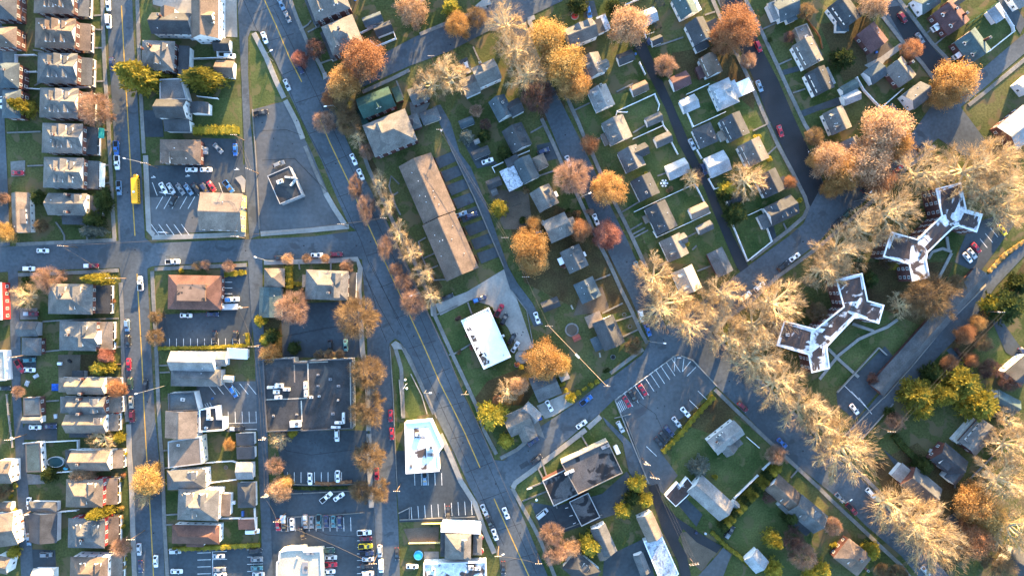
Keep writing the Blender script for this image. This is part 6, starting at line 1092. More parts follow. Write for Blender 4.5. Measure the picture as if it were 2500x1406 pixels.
cars('cars in the full lot, upper row', [('suv', 'red', 678, 1281, 88, 'leftmost of the upper row'), ('pickup', 'black', 693, 1280, 88, 'second of the upper row', 'silver'), ('sedan', 'white', 712, 1280, 88, 'third of the upper row'), ('pickup', 'grey', 745, 1273, 88, 'fourth of the upper row', 'silver'), ('sedan', 'grey', 760, 1275, 88, 'fifth of the upper row'), ('pickup', 'teal', 778, 1273, 88, 'sixth of the upper row'), ('sedan', 'navy', 796, 1273, 88, 'seventh of the upper row'), ('sedan', 'teal', 813, 1273, 88, 'eighth of the upper row'), ('suv', 'navy', 829, 1275, 88, 'last of the upper row'), ('suv', 'black', 737, 1302, 74, 'driving below the upper row')])
cars('cars in the full lot, right column', [('pickup', 'white', 889, 1300, -2, 'topmost of the right column'), ('sedan', 'maroon', 893, 1315, -2, 'second of the right column'), ('pickup', 'yellow', 892, 1333, -2, 'in the right column'), ('pickup', 'navy', 895, 1350, -2, 'below the yellow pickup'), ('sedan', 'silver', 898, 1365, -2, 'fifth of the right column'), ('sedan', 'black', 894, 1382, -2, 'sixth of the right column'), ('suv', 'white', 897, 1400, -2, 'last of the right column'), ('suv', 'green', 802, 1344, 0, 'topmost beside the cream store'), ('sedan', 'silver', 807, 1361, 0, 'second beside the cream store'), ('pickup', 'red', 805, 1378, 0, 'beside the cream store'), ('sedan', 'white', 803, 1395, 0, 'last beside the cream store')])
cars('cars in the lowest left lot', [('suv', 'black', 622, 1344, -3, 'topmost at the right of the lowest lot'), ('sedan', 'grey', 626, 1366, -2, 'second at the right of the lowest lot'), ('sedan', 'teal', 626, 1387, -2, 'third at the right of the lowest lot'), ('sedan', 'silver', 630, 1402, -2, 'last at the right of the lowest lot'), ('sedan', 'silver', 533, 1358, -1, 'in the middle column of the lowest lot'), ('sedan', 'grey', 535, 1390, -1, 'below the silver one in the middle column'), ('sedan', 'white', 537, 1404, -1, 'at the bottom of the middle column'), ('suv', 'silver', 426, 1346, 0, 'at the left of the lowest lot, upper'), ('sedan', 'white', 430, 1395, 0, 'at the left of the lowest lot, lower')])
cars('cars along the far west lane', [('sedan', 'red', 42, 422, 0, 'on the concrete pad by the lane'), ('suv', 'teal', 70, 879, -4, 'in the littered yard by the lane'), ('pickup', 'red', 47, 894, 60, 'slanted on the lane at the littered yard'), ('sedan', 'white', 70, 903, 2, 'below the teal car in the littered yard'), ('sedan', 'white', 84, 1043, 0, 'below the small grey garage'), ('sedan', 'navy', 122, 1041, 0, 'right of the white sedan below the grey garage'), ('sedan', 'white', 69, 1229, 88, 'on the lane beside the charcoal garage'), ('sedan', 'steel', 69, 1316, 88, 'on the lane near the bottom'), ('suv', 'grey', 111, 1354, 0, 'on the paved yard above the bottom left shed'), ('pickup', 'maroon', 75, 766, 0, 'with a grey trailer box on the lane pad', 'silver'), ('sedan', 'white', 3, 250, 88, 'cut by the left edge'), ('sedan', 'black', 9, 948, 0, 'on the pad at the left edge'), ('van', 'white', 616, 1297, -2, 'by the red brown garage')])
cars('cars by the white membrane store', [('pickup', 'steel', 1037, 1167, 88, 'below the stained white roof'), ('sedan', 'black', 1094, 1250, 88, 'alone in the long marked row'), ('van', 'silver', 1324, 1254, -40, 'on the drive of the flat hall')])
cars('cars on the lower diagonal road', [('sedan', 'navy', 1302, 1078, -36, 'upper lane near the corner shrub'), ('suv', 'black', 1310, 1121, -36, 'by the flat hall lawn'), ('sedan', 'white', 1420, 1036, -36, 'by the corner above the flat hall'), ('pickup', 'blue', 1431, 977, -36, 'beside the lime shrub row'), ('sedan', 'white', 1341, 991, 62, 'on the cream garage drive'), ('suv', 'silver', 1515, 1042, 62, 'at the left edge of the triangular parking'), ('sedan', 'white', 1941, 628, -36, 'on the kerb near the corner house'), ('suv', 'black', 1912, 650, -38, 'below the white sedan by the bare trees'), ('suv', 'white', 1855, 700, -38, 'among the bare trees'), ('van', 'white', 1820, 724, -38, 'under the bare trees at the fork')])
cars('cars in the triangular parking', [('sedan', 'red', 1531, 981, 60, 'beside the hatched bay'), ('suv', 'black', 1545, 967, 58, 'between the two red ones'), ('sedan', 'red', 1570, 953, 56, 'right of the black one'), ('sedan', 'white', 1674, 1006, 48, 'topmost by the slender hedge'), ('sedan', 'silver', 1652, 1030, 52, 'second by the slender hedge'), ('suv', 'navy', 1634, 1052, 48, 'third by the slender hedge'), ('suv', 'black', 1622, 1066, 48, 'fourth by the slender hedge'), ('sedan', 'black', 1610, 1080, 48, 'last by the slender hedge')])
cars('cars on the lower right road', [('suv', 'maroon', 1814, 993, 44, 'near the top of the lower right road'), ('sedan', 'blue', 1910, 1081, 44, 'on the lower right road'), ('suv', 'white', 2127, 1204, 46, 'by the brick gabled house'), ('sedan', 'grey', 2051, 1215, 46, 'left kerb by the lamp'), ('pickup', 'maroon', 2080, 1243, 46, 'left kerb below the lamp'), ('sedan', 'silver', 2261, 1394, 50, 'at the bottom of the lower right road')])
cars('cars on the shaded streets', [('sedan', 'silver', 1388, 394, 70, 'beside the large house'), ('sedan', 'white', 1455, 536, 68, 'beside the round golden tree'), ('sedan', 'teal', 1556, 652, 68, 'at the lower end of the shaded street'), ('suv', 'white', 1567, 771, 74, 'by the round flower beds'), ('sedan', 'blue', 1583, 806, 72, 'below the white one by the flower beds'), ('suv', 'navy', 1327, 369, -22, 'on the large house drive'), ('sedan', 'white', 1190, 393, -18, 'beside the black garage'), ('suv', 'silver', 1140, 164, 72, 'on the drive of the slate white house'), ('suv', 'red', 1852, 113, 66, 'by the round rust tree'), ('sedan', 'steel', 1855, 210, 68, 'across from the silver bungalow'), ('sedan', 'red', 1906, 320, 72, 'lower on the dark street'), ('suv', 'maroon', 2204, 43, 52, 'on the right hand shaded street'), ('sedan', 'grey', 2247, 93, 54, 'above the small rust tree'), ('suv', 'blue', 1438, 30, 76, 'near the round red patio'),
    ('sedan', 'tan', 1824, 148, 68, 'half hidden by the pink kerb tree'), ('suv', 'navy', 1719, 412, 66, 'beside the pale metal garage'), ('sedan', 'silver', 1691, 352, 64, 'in the bay of the chamfered cottage')])
cars('cars near the apartments', [('sedan', 'steel', 1126, 523, -20, 'left one on the apartment pad'), ('suv', 'navy', 1151, 525, -20, 'right one on the apartment pad'), ('pickup', 'navy', 1171, 730, -20, 'with a blue load on the planted strip', 'blue'), ('sedan', 'black', 1093, 725, -24, 'at the concrete drive mouth'), ('pickup', 'red', 1219, 758, -60, 'beside the white office'), ('suv', 'black', 1231, 779, -62, 'below the red pickup'), ('sedan', 'black', 1250, 827, -60, 'lower behind the white office'), ('sedan', 'silver', 1258, 847, -58, 'last behind the white office'), ('sedan', 'white', 1311, 776, 72, 'at the end of the lane by the black garage')])
cars('cars by the apartment blocks', [('suv', 'black', 2254, 359, -38, 'under the orange tree'), ('suv', 'grey', 2165, 438, -46, 'half under the rust tree'), ('sedan', 'red', 2194, 413, -40, 'hidden in the orange tree edge'), ('suv', 'green', 2070, 521, -48, 'upper of two by the bare trees'), ('sedan', 'black', 2045, 544, -44, 'lower of two by the bare trees'), ('sedan', 'yellow', 2449, 562, 54, 'alone at the right edge parking'), ('sedan', 'red', 2385, 605, 50, 'in the right edge parking'), ('sedan', 'silver', 2375, 619, 50, 'beside the red one at the right edge'), ('sedan', 'white', 2364, 629, 50, 'last in the right edge parking'), ('sedan', 'white', 2087, 999, 52, 'alone in the apartment yard'), ('pickup', 'black', 1782, 1299, -56, 'on the lawn by the low hedge', 'grey'), ('suv', 'navy', 2498, 862, 60, 'on the drive at the right edge'), ('sedan', 'black', 2116, 458, -44, 'in the shade of the clump over the diagonal road')])
# ---- the school bus
def school_bus():
    xy = P(327, 461, 2.8); o = thing('school_bus', 'yellow orange school bus driving up the main street', 'bus', (*xy, surf(*xy)), R(92))
    b = MB(); loft(b, [ring(-5.6, 4.2, 1.2, .5, .2), ring(-5.7, 4.2, 1.25, 1.2, .22), ring(-5.7, 4.2, 1.25, 2.3, .22), ring(-5.65, 4.1, 1.12, 2.85, .3), ring(-5.5, 3.95, .85, 3.05, .3)])
    body = part('body', b, PAINT['orange'], o)
    b = MB(); loft(b, [ring(4.1, 5.7, 1.0, .5, .25, taper=.15), ring(4.1, 5.75, 1.02, 1.35, .3, taper=.15), ring(4.1, 5.5, .9, 1.6, .3, taper=.15)]); part('bonnet', b, PAINT['orange'], o)
    for i in range(9):
        for s in (-1, 1):
            m = MB(); x0 = -5.3 + i * 1.0; m.box(x0, x0 + .8, s * 1.255 - .012, s * 1.255 + .012, 1.55, 2.2); part('window', m, glass, body)
    m = MB(); m.box(4.18, 4.23, -1.0, 1.0, 1.65, 2.4); part('windshield', m, glass, body)
    for s in (-1, 1):
        m = MB()
        for z in (.75, 1.1, 1.4): m.box(-5.6, 4.1, s * 1.26 - .01, s * 1.26 + .01, z, z + .06)
        part('side_stripe', m, rubber, body)
        m = MB(); m.box(4.6, 4.7, s * 1.5 - .12, s * 1.5 + .12, 1.5, 1.85); part('mirror', m, rubber, o)
        m = MB(); m.box(5.6, 5.76, s * .7 - .15, s * .7 + .15, .95, 1.2); part('headlight', m, lamp_m, o)
    m = MB(); m.box(-1.6, -.9, -.4, .4, 3.04, 3.16); part('roof_hatch', m, white_m, body)
    for x in (-3.6, 4.5):
        for s in (-1, 1):
            m = MB(); m.tube((x, s * 1.0 - .15, .48), (x, s * 1.0 + .15, .48), .48, .48, 14, 0, True); part('wheel', m, rubber, o)
school_bus()
# ---- motorcycle on the dark street
def motorcycle():
    xy = P(1973, 370, .6); o = thing('motorcycle', 'dark motorcycle with white fairing parked on the dark street', 'motorcycle', (*xy, surf(*xy)), -R(75))
    for x in (-.72, .72):
        m = MB(); m.tube((x, -.07, .32), (x, .07, .32), .32, .32, 14, 0, True); m.tube((x, -.08, .32), (x, .08, .32), .18, .18, 10, 1, True); part('wheel', m, [rubber, metal], o)
    m = MB(); m.tube((-.7, 0, .35), (0, 0, .55), .06, .1, 8); m.tube((0, 0, .55), (.5, 0, .8), .12, .08, 8); m.tube((.72, 0, .32), (.48, 0, .95), .05, .05, 8); m.box(-.2, .25, -.14, .14, .3, .6); part('frame', m, PAINT['black'], o)
    m = MB(); loft(m, [ring(-.1, .4, .14, .72, .08), ring(-.05, .42, .17, .85, .1), ring(.02, .36, .12, .98, .08)]); part('fuel_tank', m, PAINT['white'], o)
    m = MB(); loft(m, [ring(-.75, .0, .13, .72, .1), ring(-.8, 0, .16, .82, .1)]); part('seat', m, rubber, o)
    m = MB(); m.tube((.46, -.38, 1.02), (.46, .38, 1.02), .025, .025, 6, 0, True); part('handlebar', m, metal, o)
motorcycle()
# ================================================================== FENCES, POLES, WIRES, GARDENS
POSTS = {}
def fence(label, pl, ht=1.7, m=None, style='panel', group=None):
    q = [P(*p) for p in pl]; cx, cy = q[0]; o = thing('fence' if style != 'wall' else 'garden_wall', label, 'fence' if style != 'wall' else 'wall', (cx, cy, 0), 0, group); m = m or white_m
    pan = MB()
    for i in range(len(q) - 1):
        a = Vector(q[i]) - Vector(q[0]); b = Vector(q[i + 1]) - Vector(q[0]); d = b - a; nrm = Vector((-d.y, d.x)).normalized() * (.09 if style != 'wall' else .16)
        e = d.normalized() * .004 * (i % 2)
        if style == 'rail':
            for z in (.35, .7, 1.05): pan.prism(ccw([tuple(a + nrm), tuple(b + nrm), tuple(b - nrm), tuple(a - nrm)]), z + .003 * i, z + .14 + .003 * i)
        else: pan.prism(ccw([tuple(a + nrm), tuple(b + nrm), tuple(b - nrm), tuple(a - nrm)]), .08, ht + .004 * i)
        if style != 'wall':
            k = max(1, int(d.length // 3.2))
            pk = (m.name, round(ht, 1))
            if pk not in POSTS:
                pb = MB(); pb.box(-.13, .13, -.13, .13, 0, ht + .16); POSTS[pk] = pb.data('post', [m])
            for j in range(k + (i == len(q) - 2)):
                c = a + d * j / k; link('post', POSTS[pk], o, (c.x, c.y, 0))
    part('fence_panel' if style != 'wall' else 'wall_run', pan, m, o); return o
wood_f = WL['wood']; grey_f = M('grey_fence', (.22, .21, .2))
for lab, pl in [('white fence round the rear yard of the third twin house', [(44, 216), (44, 138), (91, 137)]), ('white fence south of the third twin house yard', [(60, 218), (112, 221), (222, 215)]), ('white fence between two twin house yards on the left', [(52, 179), (95, 178)]),
    ('white fence south of the white gabled hall at the top', [(470, 99), (522, 98)]), ('pale fence between the evergreen and the slate hipped house yard', [(462, 147), (520, 145), (572, 143)]), ('white fence behind the charcoal tiered white house', [(486, 238), (534, 243)]),
    ('white fenced enclosure around the dark gabled garage', [(882, 84), (915, 68), (955, 62), (968, 97), (920, 117), (906, 103)]), ('white fence around the oval pool yard, north side', [(64, 1080), (140, 1076), (195, 1073), (195, 1096)]), ('white fence south of the oval pool', [(124, 1152), (188, 1148)]),
    ('white fence north of the charcoal lane garages', [(68, 1253), (140, 1247), (193, 1243)]), ('white fence between the two long lane garages', [(142, 1225), (143, 1245)]), ('white fence of the round stone garden yard, north', [(500, 1128), (570, 1123), (584, 1128)]), ('white fence of the round stone garden yard, south', [(500, 1178), (580, 1168)]), ('white fence around the play yard below the charcoal hipped garage', [(520, 1262), (588, 1262), (590, 1265), (625, 1262), (624, 1238)]), ('white fence along the lane beside the red brown garage', [(628, 1262), (628, 1290)]),
    ('white fence round the upper lawn of the tan cross block', [(1530, 276), (1505, 276), (1503, 283)]), ('white fence beside the lane, turning at the pale garage', [(1505, 274), (1597, 232), (1608, 258), (1605, 272)]), ('white fence south of the pale garage', [(1545, 341), (1618, 308), (1615, 296)]), ('white fence corner beside the lane', [(1618, 308), (1628, 322)]), ('white fence at the cream ridged garage', [(1636, 345), (1653, 378)]), ('white fence on the lane top below the peach tree', [(1560, 155), (1574, 184)]), ('white fence beside the dark lane top, under the peach tree', [(1567, 68), (1576, 96)]),
    ('long white fence of the deep green lawn, north side', [(1548, 518), (1590, 498), (1695, 450)]), ('long white fence of the deep green lawn, lane side', [(1695, 450), (1731, 521)]), ('long white fence of the deep green lawn, south side', [(1731, 521), (1690, 540), (1602, 580), (1594, 566)]), ('white fence below the silver bungalow, left run', [(1672, 268), (1690, 310)]), ('white fence below the silver bungalow, long run', [(1690, 312), (1768, 276)]), ('short white fence above the silver bungalow', [(1675, 233), (1728, 208)]), ('white fence beside the chamfered cottage drive', [(1700, 368), (1711, 388)]),
    ('white fence at the lane below the pale metal garage', [(1740, 432), (1728, 438), (1742, 463), (1755, 459)]), ('white fence round the corner lawn, lane side', [(1792, 540), (1786, 548), (1822, 636)]), ('white fence round the corner lawn, road side', [(1822, 638), (1882, 590)]), ('white fence beside the dark drive of the corner house', [(1866, 546), (1882, 590)]), ('white fence between the corner house and the evergreen', [(1825, 526), (1856, 512)]),
    ('tall white fence along the road below the teal brick house', [(2352, 165), (2410, 128), (2468, 82)]), ('tall white fence along the lane beside the white garage', [(2470, 80), (2468, 68), (2448, 36), (2432, 12)]), ('long white fence between two back yards, right of the silver garage', [(2088, 192), (2105, 222), (2148, 268)]), ('white fence below the slate house with brick rear wall', [(2148, 266), (2200, 220)]), ('white fence end piece by the tan bare tree', [(2152, 268), (2175, 290)]),
    ('white fence along the conifer screen, left run', [(1791, 1214), (1848, 1158)]), ('white fence along the conifer screen, right run', [(1860, 1144), (1880, 1125)]), ('white fence at the large mottled house', [(1822, 1066), (1850, 1090)]), ('white fence behind the membrane roofed large house', [(1228, 398), (1202, 410), (1208, 422)]), ('white fence between the dark bush and the large house', [(1254, 386), (1292, 370)]), ('white fence south of the membrane roof', [(1243, 458), (1280, 446)]), ('white fence on the slope above the top house', [(1525, 16), (1580, -8)]), ('white fence on the lawn at the top edge', [(1000, 22), (1035, 2)])]:
    fence(lab, pl, group='white garden fences')
for lab, pl, h_, m_, st in [('dark green wire fence behind the teal brick house', [(2360, 62), (2430, 10)], 1.5, M('green_fence', (.02, .09, .06)), 'rail'), ('brown fence along the yard of the red house in the top right', [(1968, 48), (2000, 92), (2006, 120)], 1.2, wood_f, 'panel'), ('concrete block wall on the lane beside the apartment row', [(1100, 362), (1158, 484), (1230, 652)], .8, conc_old, 'wall'), ('stone wall round the apartment parking yard', [(2042, 957), (2090, 905), (2143, 848), (2162, 866)], 1.2, conc, 'wall'),
    ('yellow sunlit board fence of the yard with the round pool, north', [(1030, 1276), (1076, 1275), (1077, 1284)], 1.5, WL['yellow'], 'panel'), ('yellow sunlit board fence of the yard with the round pool, south', [(1000, 1323), (1074, 1322)], 1.5, WL['yellow'], 'panel'), ('low stone edging wall of the right hand road', [(2156, 970), (2230, 886), (2300, 801), (2404, 697)], .9, conc, 'wall'), ('broken white bordered wall on the island strip', [(975, 926), (979, 968), (981, 1015)], .8, conc, 'wall'), ('fence of thin dark rails beside the lot below the white membrane store', [(975, 1250), (1000, 1238), (1000, 1262)], 1.3, grey_f, 'rail'),
    ('pale parapet wall along the office island edge', [(1003, 912), (1030, 965), (1043, 1010)], .6, conc, 'wall'), ('grey chain fence of the lane yard at the left edge', [(20, 962), (24, 1010), (34, 1090)], 1.2, grey_f, 'rail'), ('brown board fence of the littered yard', [(250, 866), (252, 890), (296, 888)], 1.3, wood_f, 'panel'), ('white carport frame wall beside the parked white car', [(534, 126), (536, 142), (572, 145)], 2.0, white_m, 'panel')]:
    fence(lab, pl, h_, m_, st)

# ---- utility poles with crossarms and transformers
wood_arm = M('crossarm_wood', (.24, .18, .12))
def pole(label, px, py, ht=10.5, arms=1, ang=0, drum=0, arm=2.4):
    """px, py: pole head in image pixels"""
    xy = P(px, py, ht); o = thing('utility_pole', label, 'pole', (*xy, surf(*xy)), -R(ang)); m = MB(); m.tube((0, 0, -.2), (0, 0, ht), .19, .12, 8, 0, True); part('shaft', m, wood, o)
    for i in range(arms):
        m = MB(); z = ht - .5 - 1.1 * i; m.box(-arm / 2, arm / 2, -.1, .1, z, z + .16); ca = part('crossarm', m, wood_arm, o)
        for k in range(4):
            m = MB(); x = -arm / 2 + .1 + (arm - .2) * k / 3; m.tube((x, 0, z + .16), (x, 0, z + .42), .09, .07, 7, 0, True); part('insulator', m, white_m, ca)
    for i in range(drum):
        m = MB(); a = 2.1 * i; x, y = math.cos(a) * .45, math.sin(a) * .45; m.tube((x, y, ht - 2.9), (x, y, ht - 1.9), .3, .3, 12, 0, True); part('transformer', m, metal, o)
    return (*P(px, py, ht), ht - .1)
W_ = {}
for k_, lab, x, y, kw in [
    ('a', 'tall pole by the lane above the brown hipped shop', 570, 329, {}), ('b', 'pole at the lane bend beside the black roofed kiosk', 606, 413, dict(ang=20)), ('c', 'pole at the tan store corner on the cross street', 571, 577, dict(drum=1)), ('d', 'pole at the cross street avenue corner', 832, 547, {}), ('e', 'pole right of the avenue at the cross street', 936, 532, {}), ('f', 'pole on the cross street verge by the white sedan', 147, 600, dict(ang=5)), ('g', 'pole at the crossing corner by the long tree', 270, 679, dict(arm=4)),
    ('h', 'pole with transformers at the truck behind the brown hipped building', 580, 752, dict(drum=2, arms=2)), ('i', 'pole at the lane corner beside the long hedge', 618, 846, dict(arm=4)), ('j', 'pole by the littered yard on the far west lane', 26, 872, dict(arm=4)), ('k', 'pole on the lane above the long flat teal garage', 18, 1074, dict(drum=2)), ('l', 'pole with transformers beside the black garages', 638, 1074, dict(drum=3)), ('m', 'pole with transformers beside the square charcoal garage', 644, 1214, dict(drum=3, arms=2)),
    ('n', 'pole at the full lot left corner', 676, 1274, dict(arm=3)), ('o', 'pole in the full lot right column', 910, 1376, dict(arm=3)), ('p', 'pole on the lane below the white house at the left edge', 44, 1262, dict(arm=4)), ('q', 'pole on the pavement above the bottom of the main street', 318, 1317, dict(arm=3)), ('r', 'pole on the street beside the lot of the membrane store', 968, 1199, {}), ('s', 'pole on the avenue verge below the white office', 1135, 963, dict(arm=2.6)), ('t', 'pole behind the white office at the lane end', 1340, 796, dict(arm=2.8)),
    ('u', 'pole at the side street by the four lime shrubs', 1482, 943, dict(drum=1)), ('v', 'pole at the cream garage ridge', 1348, 902, dict(arms=2)), ('w', 'pole with crossarms over the lane beside the heart shaped orange tree', 1233, 580, dict(arm=2.6)), ('x', 'pole at the lane end by the black garage', 1283, 676, dict(arm=2.6)), ('y', 'pole at the lane mouth with white cap', 1073, 316, dict(drum=1)), ('z', 'pole with white crossarm on the parking lane', 1600, 1168, dict(arm=3.4, arms=2, ang=10)),
    ('A', 'pole with transformers on the parking lane, upper', 1581, 1135, dict(drum=3, arms=2, ang=10)), ('B', 'pole on the teardrop island', 1696, 1379, dict(arm=3.4, arms=2, ang=-10)), ('C', 'pole in the dark evergreen at the right edge', 2446, 762, dict(arm=2.6, drum=1)), ('D', 'pole at the corner plot below the right hand road', 2178, 1054, dict(arm=3)), ('E', 'pole at the bottom of the avenue with red stripe', 1315, 1376, {}), ('F', 'pole on the avenue island verge at the bottom', 1216, 1358, {}), ('G', 'pole behind the small dark shed at the lane top', 1588, 82, dict(arm=3, ang=-20)), ('H', 'pole on the side street verge near the sycamores', 1052, 136, {}), ('I', 'pole at the diagonal road bend, upper right', 2388, 172, {}), ('J', 'pole at the diagonal road by the brick walled house', 2226, 326, {}), ('K', 'pole on the shaded main street by the red bush', 350, 398, {})]:
    W_[k_] = pole('utility ' + lab, x, y, **kw)
def cable(label, a, b, sag=1.0, r=.05, off=(0, 0), m=None):
    a = Vector(a) + Vector((*off, 0)); b = Vector(b) + Vector((*off, 0)); mb = MB(); p = None
    for i in range(13):
        t = i / 12; q = a.lerp(b, t) - Vector((0, 0, sag * 4 * t * (1 - t)))
        if p is not None: mb.tube(p - a, q - a, r, r, 4)
        p = q
    o = link('overhead_cable', mb.data('overhead_cable', [m or wire_m]), None, a); tag(o, label, 'cable')
tan_w = M('tan_cable', (.34, .26, .17))
cable('thick tan cable from the lane end pole to the side street pole', W_['t'], W_['u'], 1.2, .075, m=tan_w)
m = MB(); m.box(-1.0, 1.0, -.35, .35, -.3, .3); bx = link('splice_box', m.data('splice_box', [white_m]), None, (*P(1410, 869, 9.5), 9.3), -R(46)); tag(bx, 'white box hanging on the thick tan cable over the lawn', 'cable box')
for lab, a, b, off in [('cable over the lane from the brown shop pole to the kiosk bend pole', 'a', 'b', (0, 0)), ('second cable from the brown shop pole to the kiosk bend pole', 'a', 'b', (1, 0)), ('cable from the kiosk bend pole down the lane', 'b', 'c', (0, 0)), ('cable along the cross street from the tan store to the avenue', 'c', 'd', (0, 0)), ('cable over the avenue at the cross street', 'd', 'e', (0, 0)), ('cable along the cross street from the white sedan pole to the tan store', 'f', 'c', (0, 0)), ('cable from the crossing corner pole to the upper verge pole', 'g', 'f', (0, 0)),
    ('cable down the far west lane, upper span', 'j', 'k', (0, 0)), ('cable down the far west lane, lower span', 'k', 'p', (0, 0)), ('cable from the hipped building to the hedge corner', 'h', 'i', (0, 0)), ('cable down the middle lane, upper span', 'i', 'l', (0, 0)), ('second cable down the middle lane, upper span', 'i', 'l', (1.1, 0)), ('cable down the middle lane, middle span', 'l', 'm', (0, 0)), ('second cable down the middle lane, middle span', 'l', 'm', (1.1, 0)), ('cable across to the full lot pole', 'm', 'n', (0, 0)), ('cable across the full lot', 'n', 'o', (0, 0)),
    ('cable along the lane behind the apartment row', 'y', 'w', (0, 0)), ('second cable along the lane behind the apartment row', 'y', 'w', (.9, 0)), ('cable along the lane end past the orange tree', 'w', 'x', (0, 0)), ('second cable along the lane end past the orange tree', 'w', 'x', (.9, 0)), ('cable from the lane end to the tan cable pole', 'x', 't', (0, 0)), ('cable along the parking lane to the teardrop island', 'z', 'B', (0, 0)), ('second cable along the parking lane to the teardrop island', 'z', 'B', (1, 0)), ('third cable along the parking lane to the teardrop island', 'z', 'B', (-1, 0)), ('short cable between the two parking lane poles', 'A', 'z', (0, 0)),
    ('cable over the green lawn to the right hand evergreen', 'D', 'C', (0, 0)), ('second cable over the green lawn to the right hand evergreen', 'D', 'C', (1, -.6)), ('cable over the avenue at the bottom', 'F', 'E', (0, 0)), ('cable along the avenue from the white office pole', 's', 'E', (0, 0)), ('cable along the avenue above the white office', 'e', 's', (0, 0))]:
    cable(lab, W_[a], W_[b], 1.3, .045, off)

# ---- street lamps
steel = M('lamp_steel', (.2, .2, .19), rough=.6)
def lamp(label, px, py, dx, dy, ht=8.5):
    """px, py: lamp head in image pixels; dx, dy: pixel offset from head back to the post"""
    hx, hy = P(px, py, ht); bx_, by_ = hx + dx * S, hy - dy * S; o = thing('street_lamp', label, 'street lamp', (bx_, by_, surf(bx_, by_))); v = Vector((hx - bx_, hy - by_, 0))
    m = MB(); m.tube((0, 0, 0), (0, 0, ht - .4), .11, .07, 8); part('post', m, steel, o)
    m = MB(); m.tube((0, 0, ht - .45), tuple(v + Vector((0, 0, ht))), .09, .07, 6); part('arm', m, steel, o)
    m = MB(); d = v.normalized() if v.length else Vector((1, 0, 0)); a = math.atan2(d.y, d.x); loft(m, [ring(-.5, .5, .2, ht - .1, .15), ring(-.55, .55, .24, ht + .02, .18), ring(-.4, .4, .12, ht + .14, .1)]); h_ = part('lamp_head', m, white_m, o); h_.location = (v.x, v.y, 0); h_.rotation_euler = (0, 0, a)
for lab, x, y, dx, dy in [('over the main street beside the black moving car', 332, 961, 44, -12), ('over the main street above the school bus', 303, 387, 45, 10), ('at the cross street by the small orange tree', 624, 628, 26, 8), ('over the avenue by the bare pink tree', 794, 260, 18, -3), ('over the avenue at the concrete drive', 1003, 722, 20, -7), ('on the island side of the avenue', 1051, 959, -16, 1), ('over the shaded street by the round golden tree', 1440, 472, -20, 8), ('at the crossing below the flower beds', 1623, 838, -30, -3), ('over the lower right road by the parked maroon pickup', 2078, 1220, -12, 8), ('on the long diagonal road beside the apartments', 2126, 469, -14, 16), ('on the avenue grass triangle', 662, 124, -14, 8), ('at the bottom of the avenue', 1228, 1353, -14, 6)]:
    lamp('street lamp ' + lab, x, y, dx, dy)

# ---- pools, garden furniture and yard things
def pool(label, px, py, rx, ry, rim, water, ht=1.1):
    o = thing('swimming_pool', label, 'pool', (*P(px, py), 0)); n = 28; a, b = rx * S, ry * S
    c = lambda s, z: [(math.cos(2 * math.pi * i / n) * a * s, math.sin(2 * math.pi * i / n) * b * s, z) for i in range(n)]
    m = MB(); loft(m, [c(1, 0), c(1, ht), c(.9, ht), c(.9, ht - .2)], cap=False, base=False); part('rim', m, rim, o); m = MB(); m.add(c(.91, ht - .15), [tuple(range(n))]); part('water', m, water, o)
pool('dark covered oval pool with grey rim behind the flat teal garage', 139, 1126, 21, 13, M('pool_rim', (.3, .33, .34)), M('pool_cover', (.012, .045, .05), rough=.3))
pool('round bright blue pool in the yard left of the slate hipped house', 1022, 1353, 11, 11, M('blue_rim', (.05, .22, .42)), M('pool_water', (.03, .30, .55), rough=.1))
pool('small light blue paddling pool by the oval pool fence', 161, 1143, 6, 4, M('blue_rim', (.05, .22, .42)), M('paddling_water', (.12, .5, .6), rough=.1), .35)
def round_bed(label, px, py, r, m_, name='flower_bed', cat='flower bed'):
    n = 20; o = thing(name, label, cat, (*P(px, py), 0)); c = lambda s, z: [(math.cos(2 * math.pi * i / n) * r * S * s, math.sin(2 * math.pi * i / n) * r * S * s, z) for i in range(n)]
    m = MB(); loft(m, [c(1, 0), c(1, .3), c(.78, .3), c(.78, .2)], cap=False, base=False); part('edging', m, conc_old, o); m = MB(); m.add(c(.79, .22), [tuple(range(n))]); part('soil', m, m_, o)
round_bed('round stone edged flower bed, upper of two by the long path', 1524, 768, 5, litter); round_bed('round stone edged flower bed, lower of two by the long path', 1538, 797, 5, litter); round_bed('round grey stone garden ring in the yard of the gabled garage', 552, 1140, 5, dirt); round_bed('round red brick patio near the blue parked car', 1403, 40, 10, WL['redpaint'], 'round_patio', 'patio'); round_bed('rust coloured round fire ring by the patio tree', 1262, 890, 7, WL['redpaint'], 'fire_ring', 'fire ring'); round_bed('pale round paved patio beside the white office', 1274, 871, 17, conc, 'round_patio', 'patio'); round_bed('worn round bed with scattered leaves in the big lawn', 1396, 805, 17, dirt)
def table_set(label, px, py, m_, seats=6):
    o = thing('garden_table', label, 'table', (*P(px, py), 0)); m = MB(); m.tube((0, 0, .68), (0, 0, .74), .62, .62, 14, 0, True); part('table_top', m, m_, o); m = MB(); m.tube((0, 0, 0), (0, 0, .68), .1, .08, 8); part('pedestal', m, m_, o)
    for i in range(seats):
        a = 2 * math.pi * i / seats; m = MB(); x, y = math.cos(a), math.sin(a); m.prism(ccw([(x * .85 - y * .3, y * .85 + x * .3), (x * 1.5 - y * .42, y * 1.5 + x * .42), (x * 1.5 + y * .42, y * 1.5 - x * .42), (x * .85 + y * .3, y * .85 - x * .3)]), .38, .45); part('bench', m, m_, o)
